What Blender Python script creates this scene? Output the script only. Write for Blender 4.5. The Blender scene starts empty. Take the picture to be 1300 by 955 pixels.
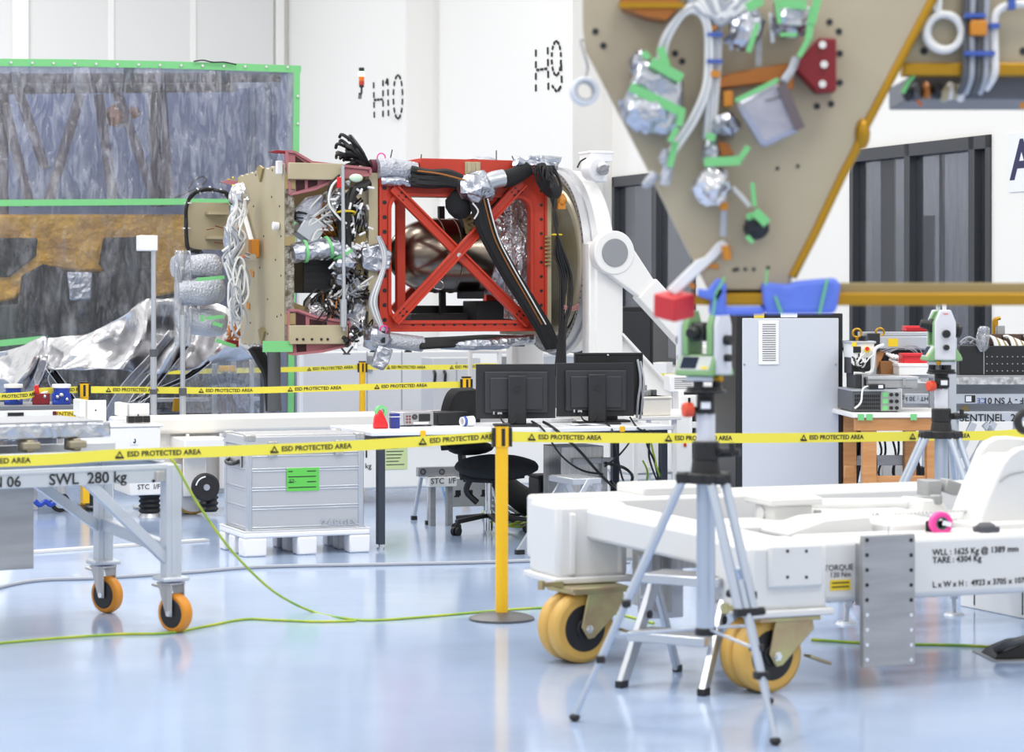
import bpy, bmesh, math, random
from mathutils import Vector, Matrix, noise
PI = math.pi
C = bpy.context.scene.collection
F = 3000.0          # focal length in pixels of a 1300 px wide frame
H = 1.6             # camera height
HY = 385.0          # row of the horizon
V = Vector

# ------------------------------------------------------------------ materials
def lin(c):
    o = []
    for v in c[:3]:
        v = v / 255.0
        o.append(v / 12.92 if v <= 0.04045 else ((v + 0.055) / 1.055) ** 2.4)
    return (o[0], o[1], o[2], 1.0)

def mat(name, col, rough=0.5, metal=0.0, bump=None, var=None, spec=0.5, coat=0.0, alpha=None, emit=None, stretch=None):
    m = bpy.data.materials.new(name)
    m.use_nodes = True
    nt = m.node_tree
    b = nt.nodes['Principled BSDF']
    b.inputs['Base Color'].default_value = lin(col)
    b.inputs['Roughness'].default_value = rough
    b.inputs['Metallic'].default_value = metal
    b.inputs['Specular IOR Level'].default_value = spec
    b.inputs['Coat Weight'].default_value = coat
    m.diffuse_color = lin(col)
    tc = None
    if bump or var:
        tc = nt.nodes.new('ShaderNodeTexCoord')
        mp = nt.nodes.new('ShaderNodeMapping')
        nt.links.new(tc.outputs['Object'], mp.inputs['Vector'])
        if stretch:
            mp.inputs['Scale'].default_value = stretch
    if bump:
        n = nt.nodes.new('ShaderNodeTexNoise')
        n.inputs['Scale'].default_value = bump[0]
        n.inputs['Detail'].default_value = 4
        nt.links.new(mp.outputs[0], n.inputs['Vector'])
        bp = nt.nodes.new('ShaderNodeBump')
        bp.inputs['Strength'].default_value = bump[1]
        bp.inputs['Distance'].default_value = bump[2] if len(bump) > 2 else 0.02
        nt.links.new(n.outputs['Fac'], bp.inputs['Height'])
        nt.links.new(bp.outputs[0], b.inputs['Normal'])
    if var:   # (other colour, scale)
        n = nt.nodes.new('ShaderNodeTexNoise')
        n.inputs['Scale'].default_value = var[1]
        n.inputs['Detail'].default_value = 5
        nt.links.new(mp.outputs[0], n.inputs['Vector'])
        mx = nt.nodes.new('ShaderNodeValToRGB')
        mx.color_ramp.elements[0].position = 0.35
        mx.color_ramp.elements[1].position = 0.65
        mx.color_ramp.elements[0].color = lin(col)
        mx.color_ramp.elements[1].color = lin(var[0])
        nt.links.new(n.outputs['Fac'], mx.inputs['Fac'])
        nt.links.new(mx.outputs['Color'], b.inputs['Base Color'])
    if emit:
        b.inputs['Emission Color'].default_value = lin(col)
        b.inputs['Emission Strength'].default_value = emit
    return m

def foil(name, col, rough=0.22, cells=14.0, strength=0.6, dist=0.03):
    """crinkled metal film: facets from a voronoi plus fine noise"""
    m = mat(name, col, rough, 1.0)
    nt = m.node_tree
    b = nt.nodes['Principled BSDF']
    tc = nt.nodes.new('ShaderNodeTexCoord')
    v = nt.nodes.new('ShaderNodeTexVoronoi')
    v.feature = 'F1'
    v.inputs['Scale'].default_value = cells
    n = nt.nodes.new('ShaderNodeTexNoise')
    n.inputs['Scale'].default_value = cells * 0.7
    n.inputs['Detail'].default_value = 3
    n.inputs['Distortion'].default_value = 1.5
    ad = nt.nodes.new('ShaderNodeMath')
    ad.operation = 'ADD'
    nt.links.new(tc.outputs['Object'], n.inputs['Vector'])
    nt.links.new(tc.outputs['Object'], v.inputs['Vector'])
    nt.links.new(v.outputs['Distance'], ad.inputs[0])
    nt.links.new(n.outputs['Fac'], ad.inputs[1])
    bp = nt.nodes.new('ShaderNodeBump')
    bp.inputs['Strength'].default_value = strength
    bp.inputs['Distance'].default_value = dist
    nt.links.new(ad.outputs[0], bp.inputs['Height'])
    nt.links.new(bp.outputs[0], b.inputs['Normal'])
    return m

def film(name, tint, clear, gloss=0.35, wrinkle=5.0, crease=0.55):
    """clear plastic film: see-through, with glossy wrinkles and a milky share"""
    m = bpy.data.materials.new(name)
    m.use_nodes = True
    nt = m.node_tree
    nt.nodes.clear()
    out = nt.nodes.new('ShaderNodeOutputMaterial')
    tr = nt.nodes.new('ShaderNodeBsdfTransparent')
    tr.inputs['Color'].default_value = lin(tint)
    gl = nt.nodes.new('ShaderNodeBsdfGlossy')
    gl.inputs['Roughness'].default_value = 0.15
    df = nt.nodes.new('ShaderNodeBsdfDiffuse')
    df.inputs['Color'].default_value = lin((205, 210, 222))
    tc = nt.nodes.new('ShaderNodeTexCoord')
    mp = nt.nodes.new('ShaderNodeMapping')
    mp.inputs['Scale'].default_value = (1.0, 1.0, 0.25)
    nt.links.new(tc.outputs['Object'], mp.inputs[0])
    n = nt.nodes.new('ShaderNodeTexNoise')
    n.inputs['Scale'].default_value = wrinkle
    n.inputs['Detail'].default_value = 6
    n.inputs['Distortion'].default_value = 1.2
    nt.links.new(mp.outputs[0], n.inputs['Vector'])
    bp = nt.nodes.new('ShaderNodeBump')
    bp.inputs['Strength'].default_value = 0.9
    bp.inputs['Distance'].default_value = 0.05
    nt.links.new(n.outputs['Fac'], bp.inputs['Height'])
    nt.links.new(bp.outputs[0], gl.inputs['Normal'])
    rp = nt.nodes.new('ShaderNodeValToRGB')
    rp.color_ramp.elements[0].position = 0.45
    rp.color_ramp.elements[0].color = (0.04, 0.04, 0.04, 1)
    rp.color_ramp.elements[1].position = 0.72
    rp.color_ramp.elements[1].color = (1 - clear, 1 - clear, 1 - clear, 1)
    nt.links.new(n.outputs['Fac'], rp.inputs[0])
    # fine creases: ridged noise drawn out down the sheet
    mp2 = nt.nodes.new('ShaderNodeMapping')
    mp2.inputs['Scale'].default_value = (1.0, 1.0, 0.16)
    nt.links.new(tc.outputs['Object'], mp2.inputs[0])
    n2 = nt.nodes.new('ShaderNodeTexNoise')
    n2.noise_type = 'RIDGED_MULTIFRACTAL'
    n2.inputs['Scale'].default_value = wrinkle * 0.9
    n2.inputs['Detail'].default_value = 5
    n2.inputs['Distortion'].default_value = 0.6
    nt.links.new(mp2.outputs[0], n2.inputs['Vector'])
    r2 = nt.nodes.new('ShaderNodeMapRange')
    r2.inputs['From Min'].default_value = 1.2; r2.inputs['From Max'].default_value = 2.1
    r2.inputs['To Min'].default_value = 0.0; r2.inputs['To Max'].default_value = crease
    nt.links.new(n2.outputs['Fac'], r2.inputs[0])
    mxx = nt.nodes.new('ShaderNodeMath'); mxx.operation = 'MAXIMUM'
    nt.links.new(rp.outputs[0], mxx.inputs[0]); nt.links.new(r2.outputs[0], mxx.inputs[1])
    m1 = nt.nodes.new('ShaderNodeMixShader')
    nt.links.new(mxx.outputs[0], m1.inputs[0])
    nt.links.new(tr.outputs[0], m1.inputs[1])
    nt.links.new(df.outputs[0], m1.inputs[2])
    m2 = nt.nodes.new('ShaderNodeMixShader')
    m2.inputs[0].default_value = gloss
    nt.links.new(m1.outputs[0], m2.inputs[1])
    nt.links.new(gl.outputs[0], m2.inputs[2])
    nt.links.new(m2.outputs[0], out.inputs[0])
    return m

M = {}
M['white'] = mat('white_paint', (238, 237, 235), 0.3, bump=(40, .04))
M['white_cart'] = mat('white_cart_paint', (220, 220, 219), 0.3)
M['cream'] = mat('cream_paint', (232, 228, 220), 0.35)
M['plastic_white'] = mat('white_plastic', (238, 238, 240), 0.35)
M['wall'] = mat('wall_paint', (240, 238, 233), 0.55)
M['door_panel'] = mat('door_panel_paint', (224, 223, 220), 0.5)
M['alu'] = mat('aluminium', (196, 200, 206), 0.32, 0.75, bump=(60, .05))
M['alu_brushed'] = mat('brushed_aluminium', (196, 197, 200), 0.38, 0.55)
M['alu_profile'] = mat('anodised_profile', (196, 201, 208), 0.4, 0.35)
M['steel'] = mat('stainless_steel', (176, 174, 172), 0.34, 0.75, var=((196, 194, 192), 4), stretch=(18, 18, 1))
M['plate'] = mat('dull_steel_plate', (158, 159, 161), 0.45, 0.5, var=((172, 173, 175), 3), stretch=(1, 1, 8))
M['chrome'] = mat('bright_metal', (220, 220, 222), 0.12, 1.0)
M['tank'] = mat('titanium', (150, 138, 126), 0.24, 1.0, var=((104, 94, 84), 2.2), stretch=(.4, 1.5, 5))  # darker streaks in the colour imitate brown reflections on the metal
M['black'] = mat('black_plastic', (24, 25, 28), 0.4)
M['soft_black'] = mat('black_fabric', (26, 26, 29), 0.85, bump=(300, .3))
M['monitor'] = mat('charcoal_plastic', (32, 33, 38), 0.5)
M['monitor_light'] = mat('charcoal_bezel', (46, 47, 53), 0.45)
M['cable'] = mat('black_cable', (22, 22, 24), 0.5)
M['cable_white'] = mat('white_cable', (228, 228, 226), 0.45)
M['cable_grey'] = mat('grey_cable', (168, 172, 180), 0.45)
M['cable_ground'] = mat('green_yellow_cable', (190, 196, 50), 0.5, var=((120, 170, 60), 6))
M['cable_blue'] = mat('blue_cable', (60, 90, 170), 0.45)
M['cable_orange'] = mat('orange_cable', (205, 110, 50), 0.45)
M['red'] = mat('red_orange_paint', (194, 56, 34), 0.42)
M['red_dark'] = mat('dark_red_paint', (130, 18, 30), 0.4)
M['red_clear'] = mat('red_plastic', (214, 36, 44), 0.3)
M['pink'] = mat('rose_primer', (172, 108, 114), 0.55)
M['pink_hot'] = mat('hot_pink_plastic', (238, 70, 160), 0.4)
M['khaki'] = mat('khaki_primer', (186, 175, 146), 0.5, var=((178, 166, 136), 3))
M['khaki_dark'] = mat('khaki_primer_frame', (158, 140, 94), 0.55)
M['panel'] = mat('beige_panel_skin', (182, 172, 146), 0.5, var=((176, 162, 138), 2))
M['gold'] = mat('gold_chromate', (178, 134, 28), 0.38, 0.5)
M['gold_foil'] = mat('gold_foil', (224, 172, 62), 0.34, 0.3, bump=(9, .9, .05), var=((172, 124, 42), 3))
M['crinkle_dark'] = mat('dark_crinkled_film', (10, 11, 12), 0.2, 0.25, bump=(7, 1, .06), var=((150, 150, 150), 4.5), stretch=(1.4, 1, .5))
for _n in M['crinkle_dark'].node_tree.nodes:
    if _n.type == 'VALTORGB': _n.color_ramp.elements[0].position = .5; _n.color_ramp.elements[1].position = .72
M['silver_foil'] = foil('silver_foil', (226, 226, 230), 0.16, 15, 1.0)
M['silver_foil'].node_tree.nodes['Principled BSDF'].inputs['Metallic'].default_value = 0.75
M['drape'] = foil('silver_sheet', (216, 216, 218), 0.27, 2.6, .38, .06)
M['bubble'] = mat('bubble_wrap_silver', (188, 191, 200), 0.38, 0.45, bump=(55, .9))
M['wrap'] = foil('grey_wrap_film', (190, 194, 204), 0.3, 16, .5)
M['copper'] = mat('copper_foil', (176, 112, 60), 0.35, 0.7)
M['amber'] = mat('amber_tape', (206, 132, 36), 0.4)
M['tape_green'] = mat('green_tape', (120, 200, 128), 0.5)
M['tape_blue'] = mat('blue_wrap', (98, 126, 226), 0.6, bump=(25, .2))
M['belt'] = mat('yellow_belt', (236, 224, 76), 0.55)
M['post'] = mat('yellow_post_paint', (244, 190, 24), 0.35)
M['ink'] = mat('black_ink', (30, 30, 34), 0.6)
M['ink_navy'] = mat('navy_ink', (44, 46, 84), 0.6)
M['caster'] = mat('orange_polyurethane', (214, 138, 34), 0.4)
M['caster_tan'] = mat('tan_polyurethane', (208, 166, 84), 0.45)
M['zinc'] = mat('yellow_zinc', (184, 180, 130), 0.32, 0.7, var=((176, 150, 120), 9))
M['hub'] = mat('black_rubber', (30, 30, 32), 0.5)
M['tripod'] = mat('silver_tube', (186, 196, 210), 0.28, 0.5)
M['instr_green'] = mat('pale_green_casing', (130, 172, 120), 0.45)
M['instr_white'] = mat('pale_grey_casing', (212, 214, 222), 0.45)
M['screen'] = mat('dark_screen', (36, 46, 64), 0.6, spec=.1)
M['rack_grey'] = mat('rack_panel_grey', (202, 206, 214), 0.5)
M['desk_top'] = mat('desk_laminate', (232, 234, 238), 0.4)
M['desk_leg'] = mat('slate_metal', (50, 56, 68), 0.45)
M['wood'] = mat('beech_wood', (206, 150, 96), 0.5, var=((190, 130, 78), 3), stretch=(1, 1, 12))
M['label_green'] = mat('green_label', (96, 196, 80), 0.6)
M['label_pale'] = mat('pale_green_paper', (200, 216, 160), 0.7)
M['label_yellow'] = mat('yellow_label', (236, 206, 40), 0.6)
M['label_white'] = mat('white_label', (236, 238, 244), 0.6)
M['clamp_blue'] = mat('blue_enamel', (34, 66, 170), 0.35)
M['red_crate'] = mat('red_crate_plastic', (214, 40, 50), 0.4)
M['frame_dark'] = mat('window_frame_grey', (62, 64, 68), 0.4)
M['blind'] = mat('grey_blind', (152, 152, 154), 0.7)
M['bluegrey'] = mat('blue_grey_panel', (104, 118, 136), 0.6)
M['room_dark'] = mat('inner_room_grey', (150, 152, 156), 0.8)
M['truss'] = mat('truss_brown', (112, 98, 98), 0.6)
M['dark_in'] = mat('dark_equipment', (40, 42, 46), 0.6)
M['tent_back'] = mat('tent_back_sheet', (150, 158, 186), 0.6, bump=(4, .5), stretch=(3, 3, .4))
M['light_green'] = mat('lamp_green', (190, 255, 190), 0.4, emit=2.5)
M['lamp_amber'] = mat('lamp_amber', (235, 120, 30), 0.4)
M['lamp_red'] = mat('lamp_red', (200, 60, 40), 0.4)
M['rubber_grey'] = mat('grey_mesh', (86, 88, 92), 0.6)
M['film_top'] = film('clear_sheet_film', (224, 228, 238), 0.58, 0.14, 13.0, 0.8)
M['film_low'] = film('clear_sheet_film_low', (236, 236, 236), 0.84, 0.08, 11.0, 0.45)
M['film_bag'] = film('clear_bag_film', (236, 238, 240), 0.35, 0.30, 18.0)

# floor: pale blue glossy epoxy
def floor_mat():
    m = mat('blue_epoxy_floor', (166, 184, 212), 0.13, 0, var=((160, 179, 209), 1.2), spec=0.5)
    nt = m.node_tree
    b = nt.nodes['Principled BSDF']
    tc = nt.nodes.new('ShaderNodeTexCoord')
    n = nt.nodes.new('ShaderNodeTexNoise')
    n.inputs['Scale'].default_value = 2.2
    n.inputs['Detail'].default_value = 2
    nt.links.new(tc.outputs['Object'], n.inputs['Vector'])
    bp = nt.nodes.new('ShaderNodeBump')
    bp.inputs['Strength'].default_value = 0.05
    bp.inputs['Distance'].default_value = 0.05
    nt.links.new(n.outputs['Fac'], bp.inputs['Height'])
    nt.links.new(bp.outputs[0], b.inputs['Normal'])
    return m
M['floor'] = floor_mat()

# ------------------------------------------------------------------ mesh builder
def catmull(pts, n=6, closed=False):
    pts = [V(p) for p in pts]
    if len(pts) < 3:
        return pts
    out = []
    N = len(pts)
    rng = N if closed else N - 1
    for i in range(rng):
        if closed:
            p0, p1, p2, p3 = pts[i - 1], pts[i], pts[(i + 1) % N], pts[(i + 2) % N]
        else:
            p0 = pts[max(i - 1, 0)]; p1 = pts[i]; p2 = pts[i + 1]; p3 = pts[min(i + 2, N - 1)]
        for k in range(n):
            t = k / n
            out.append(0.5 * ((2 * p1) + (p2 - p0) * t + (2 * p0 - 5 * p1 + 4 * p2 - p3) * t * t + (3 * p1 - p0 - 3 * p2 + p3) * t ** 3))
    if not closed:
        out.append(pts[-1])
    return out

def basis(ax):
    ax = V(ax).normalized()
    up = V((0, 0, 1)) if abs(ax.z) < 0.95 else V((1, 0, 0))
    a = up.cross(ax).normalized()
    return ax, a, ax.cross(a).normalized()

class MB:
    def __init__(s):
        s.v = []; s.f = []; s.mi = []; s.m = 0
    def add(s, vs, fs):
        b = len(s.v)
        s.v += [V(p) for p in vs]
        for f in fs:
            s.f.append([i + b for i in f]); s.mi.append(s.m)
        return s
    def mt(s, i):
        s.m = i; return s
    def bx(s, x0, x1, y0, y1, z0, z1):
        vs = [(x, y, z) for z in (z0, z1) for y in (y0, y1) for x in (x0, x1)]
        return s.add(vs, [(0, 2, 3, 1), (4, 5, 7, 6), (0, 1, 5, 4), (2, 6, 7, 3), (0, 4, 6, 2), (1, 3, 7, 5)])
    def box(s, c, sz, R=None):
        c = V(c); vs = []
        for z in (-.5, .5):
            for y in (-.5, .5):
                for x in (-.5, .5):
                    p = V((x * sz[0], y * sz[1], z * sz[2]))
                    vs.append(c + (R @ p if R else p))
        return s.add(vs, [(0, 2, 3, 1), (4, 5, 7, 6), (0, 1, 5, 4), (2, 6, 7, 3), (0, 4, 6, 2), (1, 3, 7, 5)])
    def beam(s, p0, p1, w, h):
        """bar from p0 to p1, w across (horizontal), h the other way"""
        p0 = V(p0); p1 = V(p1)
        ax, a, b = basis(p1 - p0)
        vs = []
        for p in (p0, p1):
            for (i, j) in ((-.5, -.5), (.5, -.5), (.5, .5), (-.5, .5)):
                vs.append(p + a * (w * i) + b * (h * j))
        return s.add(vs, [(0, 3, 2, 1), (4, 5, 6, 7), (0, 1, 5, 4), (1, 2, 6, 5), (2, 3, 7, 6), (3, 0, 4, 7)])
    def cyl(s, p0, p1, r0, r1=None, n=14):
        if r1 is None: r1 = r0
        p0 = V(p0); p1 = V(p1)
        ax, a, b = basis(p1 - p0)
        vs = []
        for p, r in ((p0, r0), (p1, r1)):
            for k in range(n):
                t = 2 * PI * k / n
                vs.append(p + a * (r * math.cos(t)) + b * (r * math.sin(t)))
        fs = [(k, (k + 1) % n, n + (k + 1) % n, n + k) for k in range(n)]
        fs += [tuple(range(n))[::-1], tuple(range(n, 2 * n))]
        return s.add(vs, fs)
    def tube(s, pts, r, n=6, closed=False, sm=5, r1=None):
        pts = catmull(pts, sm, closed) if sm > 1 else [V(p) for p in pts]
        N = len(pts)
        vs = []
        prev = None
        for i, p in enumerate(pts):
            t = (pts[(i + 1) % N] - pts[i - 1]) if closed else (pts[min(i + 1, N - 1)] - pts[max(i - 1, 0)])
            if t.length < 1e-9: t = V((0, 0, 1))
            t.normalize()
            if prev is None:
                _, a, b = basis(t)
            else:
                a = prev - t * prev.dot(t)
                if a.length < 1e-6: _, a, b = basis(t)
                a.normalize(); b = t.cross(a)
            prev = a
            rr = r if r1 is None else r + (r1 - r) * i / max(N - 1, 1)
            for k in range(n):
                q = 2 * PI * k / n
                vs.append(p + a * (rr * math.cos(q)) + b * (rr * math.sin(q)))
        fs = []
        for i in range(N if closed else N - 1):
            j = (i + 1) % N
            for k in range(n):
                l = (k + 1) % n
                fs.append((i * n + k, i * n + l, j * n + l, j * n + k))
        if not closed:
            fs += [tuple(range(n))[::-1], tuple(range((N - 1) * n, N * n))]
        return s.add(vs, fs)
    def prism(s, pts, vec):
        pts = [V(p) for p in pts]; vec = V(vec); n = len(pts)
        vs = pts + [p + vec for p in pts]
        fs = [tuple(range(n))[::-1], tuple(range(n, 2 * n))]
        fs += [(k, (k + 1) % n, n + (k + 1) % n, n + k) for k in range(n)]
        return s.add(vs, fs)
    def ring(s, outer, inner, vec):
        """frame between two loops of equal count, extruded"""
        n = len(outer); vec = V(vec)
        o = [V(p) for p in outer]; i = [V(p) for p in inner]
        vs = o + i + [p + vec for p in o] + [p + vec for p in i]
        fs = []
        for k in range(n):
            l = (k + 1) % n
            fs += [(k, l, n + l, n + k), (2 * n + k, 3 * n + k, 3 * n + l, 2 * n + l), (k, 2 * n + k, 2 * n + l, l), (n + k, n + l, 3 * n + l, 3 * n + k)]
        return s.add(vs, fs)
    def lathe(s, prof, o, ax, n=32, closed=False, a0=0, a1=2 * PI):
        o = V(o); ax, a, b = basis(ax)
        vs = []
        full = abs(a1 - a0 - 2 * PI) < 1e-6
        cnt = n if full else n + 1
        for (r, h) in prof:
            for k in range(cnt):
                t = a0 + (a1 - a0) * k / n
                vs.append(o + ax * h + a * (r * math.cos(t)) + b * (r * math.sin(t)))
        m = len(prof); fs = []
        for i in range(m if closed else m - 1):
            j = (i + 1) % m
            for k in range(n):
                l = (k + 1) % cnt
                fs.append((i * cnt + k, i * cnt + l, j * cnt + l, j * cnt + k))
        if not closed and full:
            if prof[0][0] > 1e-5: fs.append(tuple(range(cnt))[::-1])
            if prof[-1][0] > 1e-5: fs.append(tuple(range((m - 1) * cnt, m * cnt)))
        return s.add(vs, fs)
    def ell(s, c, r, n=14, amp=0.0, seed=0, R=None, fr=2.5):
        c = V(c)
        if not hasattr(r, '__len__'): r = (r, r, r)
        vs = []; m = n // 2 + 1
        for i in range(m):
            ph = PI * i / (m - 1)
            for k in range(n):
                t = 2 * PI * k / n
                d = V((math.sin(ph) * math.cos(t), math.sin(ph) * math.sin(t), math.cos(ph)))
                q = 1 + (amp * noise.noise(d * fr + V((seed * 7.1, seed * 3.3, seed))) if amp else 0)
                p = V((d.x * r[0] * q, d.y * r[1] * q, d.z * r[2] * q))
                vs.append(c + (R @ p if R else p))
        fs = []
        for i in range(m - 1):
            for k in range(n):
                l = (k + 1) % n
                fs.append((i * n + k, (i + 1) * n + k, (i + 1) * n + l, i * n + l))
        return s.add(vs, fs)
    def torus(s, c, ax, R, r, n=28, k=10):
        c = V(c); ax, a, b = basis(ax)
        pts = [c + a * (R * math.cos(2 * PI * i / n)) + b * (R * math.sin(2 * PI * i / n)) for i in range(n)]
        return s.tube(pts, r, k, True, 1)
    def sheet(s, rows, sub=6, fn=None):
        """surface through a grid of control points; fn(u,v,p)->offset"""
        cr = [catmull(r, sub) for r in rows]
        nu = len(cr[0])
        cols = [catmull([cr[i][k] for i in range(len(cr))], sub) for k in range(nu)]
        nv = len(cols[0])
        vs = []
        for j in range(nv):
            for k in range(nu):
                p = cols[k][j]
                if fn: p = p + V(fn(k / (nu - 1), j / (nv - 1), p))
                vs.append(p)
        fs = [(j * nu + k, j * nu + k + 1, (j + 1) * nu + k + 1, (j + 1) * nu + k) for j in range(nv - 1) for k in range(nu - 1)]
        return s.add(vs, fs)
    def build(s, name, mats, parent=None, bevel=0.0, solid=0.0, smooth=40, label=None, loc=None, fix=True):
        me = bpy.data.meshes.new(name)
        me.from_pydata([tuple(p) for p in s.v], [], s.f)
        if not isinstance(mats, (list, tuple)): mats = [mats]
        for m in mats: me.materials.append(M[m] if isinstance(m, str) else m)
        for p, i in zip(me.polygons, s.mi): p.material_index = i
        if fix:
            bm = bmesh.new(); bm.from_mesh(me)
            bmesh.ops.recalc_face_normals(bm, faces=bm.faces)
            bm.to_mesh(me); bm.free()
        for p in me.polygons: p.use_smooth = True
        me.set_sharp_from_angle(angle=math.radians(smooth))
        o = bpy.data.objects.new(name, me); C.objects.link(o)
        if parent is not None: o.parent = parent.o if isinstance(parent, Thing) else parent
        if loc: o.location = loc
        if solid:
            d = o.modifiers.new('solid', 'SOLIDIFY'); d.thickness = solid; d.offset = 0
        if bevel:
            d = o.modifiers.new('bevel', 'BEVEL'); d.width = bevel; d.segments = 2; d.limit_method = 'ANGLE'; d.angle_limit = math.radians(50)
        if label: o['label'] = label
        return o

def rrect(x0, x1, z0, z1, r, y=0.0, k=5):
    """rounded rectangle in the xz plane"""
    pts = []
    for (cx, cz, a) in ((x1 - r, z0 + r, -PI / 2), (x1 - r, z1 - r, 0), (x0 + r, z1 - r, PI / 2), (x0 + r, z0 + r, PI)):
        for i in range(k):
            t = a + PI / 2 * i / (k - 1)
            pts.append((cx + r * math.cos(t), y, cz + r * math.sin(t)))
    return pts

class Thing:
    """an Empty at the base of a thing; P() turns a picture point into the thing's own coordinates on one of its planes"""
    def __init__(s, name, label, cat, loc=(0, 0, 0), rot=0.0, group=None):
        s.o = bpy.data.objects.new(name, None); C.objects.link(s.o)
        s.o.empty_display_size = 0.1
        s.o.location = loc; s.o.rotation_euler = (0, 0, rot)
        s.o['label'] = label; s.o['category'] = cat
        if group: s.o['group'] = group
        s.O = V(loc); s.rot = rot
        s.u = V((math.cos(rot), math.sin(rot), 0)); s.n = V((-math.sin(rot), math.cos(rot), 0))
    def loc(s, w):
        q = V(w) - s.O
        return V((q.dot(s.u), q.dot(s.n), q.z))
    def ray(s, px, py):
        return V(((px - 650) / F, 1, -(py - HY) / F))
    def P(s, px, py, c=0.0):
        d = s.ray(px, py); cam = V((0, 0, H))
        t = (c - s.n.dot(cam - s.O)) / s.n.dot(d)
        return s.loc(cam + d * t)
    def PX(s, px, py, c=0.0):
        d = s.ray(px, py); cam = V((0, 0, H))
        t = (c - s.u.dot(cam - s.O)) / s.u.dot(d)
        return s.loc(cam + d * t)
    def PZ(s, px, py, z=0.0):
        return s.loc(G(px, py, z))
    def part(s, name, mb, mats, parent=None, each=False, **k):
        par = parent if parent is not None else s.o
        if not each: return mb.build(name, mats, par, **k)
        o = None                                   # one object for every separate piece
        lead = list(range(len(mb.v)))
        def find(i):
            while lead[i] != i:
                lead[i] = lead[lead[i]]; i = lead[i]
            return i
        for f in mb.f:
            for i in f[1:]: lead[find(i)] = find(f[0])
        groups = {}
        for f, m in zip(mb.f, mb.mi): groups.setdefault(find(f[0]), []).append((f, m))
        for fs in groups.values():
            ids = sorted({i for f, _ in fs for i in f}); ix = {i: n for n, i in enumerate(ids)}
            b = MB(); b.v = [mb.v[i] for i in ids]; b.f = [[ix[i] for i in f] for f, _ in fs]; b.mi = [m for _, m in fs]
            o = b.build(name, mats, par, **k)
        return o

def G(px, py, z=0.0):
    """point of the horizontal plane z seen at a picture point"""
    t = (H - z) * F / (py - HY)
    return V(((px - 650) / F * t, t, z))
def W(px, py, Y):
    return V(((px - 650) / F * Y, Y, H - (py - HY) / F * Y))

def tag(o, label, cat, group=None):
    o['label'] = label; o['category'] = cat
    if group: o['group'] = group
    return o
def single(name, mb, mats, label, cat, base=None, group=None, **k):
    """a thing made of one mesh: origin moved to its base"""
    if base is None:
        xs = [p.x for p in mb.v]; ys = [p.y for p in mb.v]; zs = [p.z for p in mb.v]
        base = V(((min(xs) + max(xs)) / 2, (min(ys) + max(ys)) / 2, min(zs)))
    base = V(base)
    mb.v = [p - base for p in mb.v]
    o = mb.build(name, mats, None, **k); o.location = base
    return tag(o, label, cat, group)
def struct(name, mb, mats, parent=None, **k):
    o = mb.build(name, mats, parent, **k)
    if parent is None: o['kind'] = 'structure'
    return o
def dup(root, loc, rotz, label, group=None):
    def cp(o, parent):
        c = o.copy(); C.objects.link(c)
        if parent is not None: c.parent = parent
        for ch in list(o.children): cp(ch, c)
        return c
    r = cp(root, None); r.location = loc; r.rotation_euler = (0, 0, rotz); r['label'] = label
    if group: r['group'] = group
    return r
def text(s, name, parent, loc, size, m='ink', rot=(PI / 2, 0, 0), sx=1.0, bold=0.0, align='CENTER', depth=0.0006):
    cu = bpy.data.curves.new(name, 'FONT')
    cu.body = s; cu.size = size; cu.align_x = align; cu.align_y = 'CENTER'
    cu.extrude = depth; cu.offset = bold; cu.materials.append(M[m])
    cu.resolution_u = 3
    o = bpy.data.objects.new(name, cu); C.objects.link(o)
    me = bpy.data.meshes.new_from_object(o.evaluated_get(bpy.context.evaluated_depsgraph_get()))
    bpy.data.objects.remove(o)
    o = bpy.data.objects.new(name, me); C.objects.link(o)
    if parent is not None: o.parent = parent.o if isinstance(parent, Thing) else parent
    o.location = loc; o.rotation_euler = rot; o.scale = (sx, 1, 1)
    return o
def jit(p, a, rnd):
    return V(p) + V((rnd.uniform(-a, a), rnd.uniform(-a, a), rnd.uniform(-a, a)))
def wires(mb, path, n, spread, r, seed, nn=5, sm=4, ends=1.0):
    """n strands that follow one path with their own wander"""
    rnd = random.Random(seed)
    for i in range(n):
        off = V((rnd.gauss(0, 1), rnd.gauss(0, 1), rnd.gauss(0, 1))) * spread * .6
        pts = []
        for j, p in enumerate(path):
            e = ends if j in (0, len(path) - 1) else 1
            pts.append(V(p) + off * e + V((rnd.gauss(0, 1), rnd.gauss(0, 1), rnd.gauss(0, 1))) * spread * .35 * e)
        mb.tube(pts, r * rnd.uniform(.8, 1.2), nn, False, sm)
    return mb
HALL = math.atan2(.37, .93)
# ================================================================== camera, light, world
sc = bpy.context.scene
cam = bpy.data.cameras.new('camera'); camo = bpy.data.objects.new('camera', cam); C.objects.link(camo)
camo.location = (0, 0, H); camo.rotation_euler = (PI / 2, 0, 0)
cam.sensor_width = 36; cam.lens = 36 * F / 1300
cam.shift_y = -(477.5 - HY) / 1300.0
cam.clip_end = 200
cam.dof.use_dof = True; cam.dof.focus_distance = 17.5; cam.dof.aperture_fstop = 3.4
sc.camera = camo
sc.view_settings.view_transform = 'Standard'; sc.view_settings.look = 'None'
sc.view_settings.gamma = 1; sc.view_settings.use_curve_mapping = False
sc.view_settings.exposure = 0.15
w = bpy.data.worlds.new('hall_air'); sc.world = w; w.use_nodes = True
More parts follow.
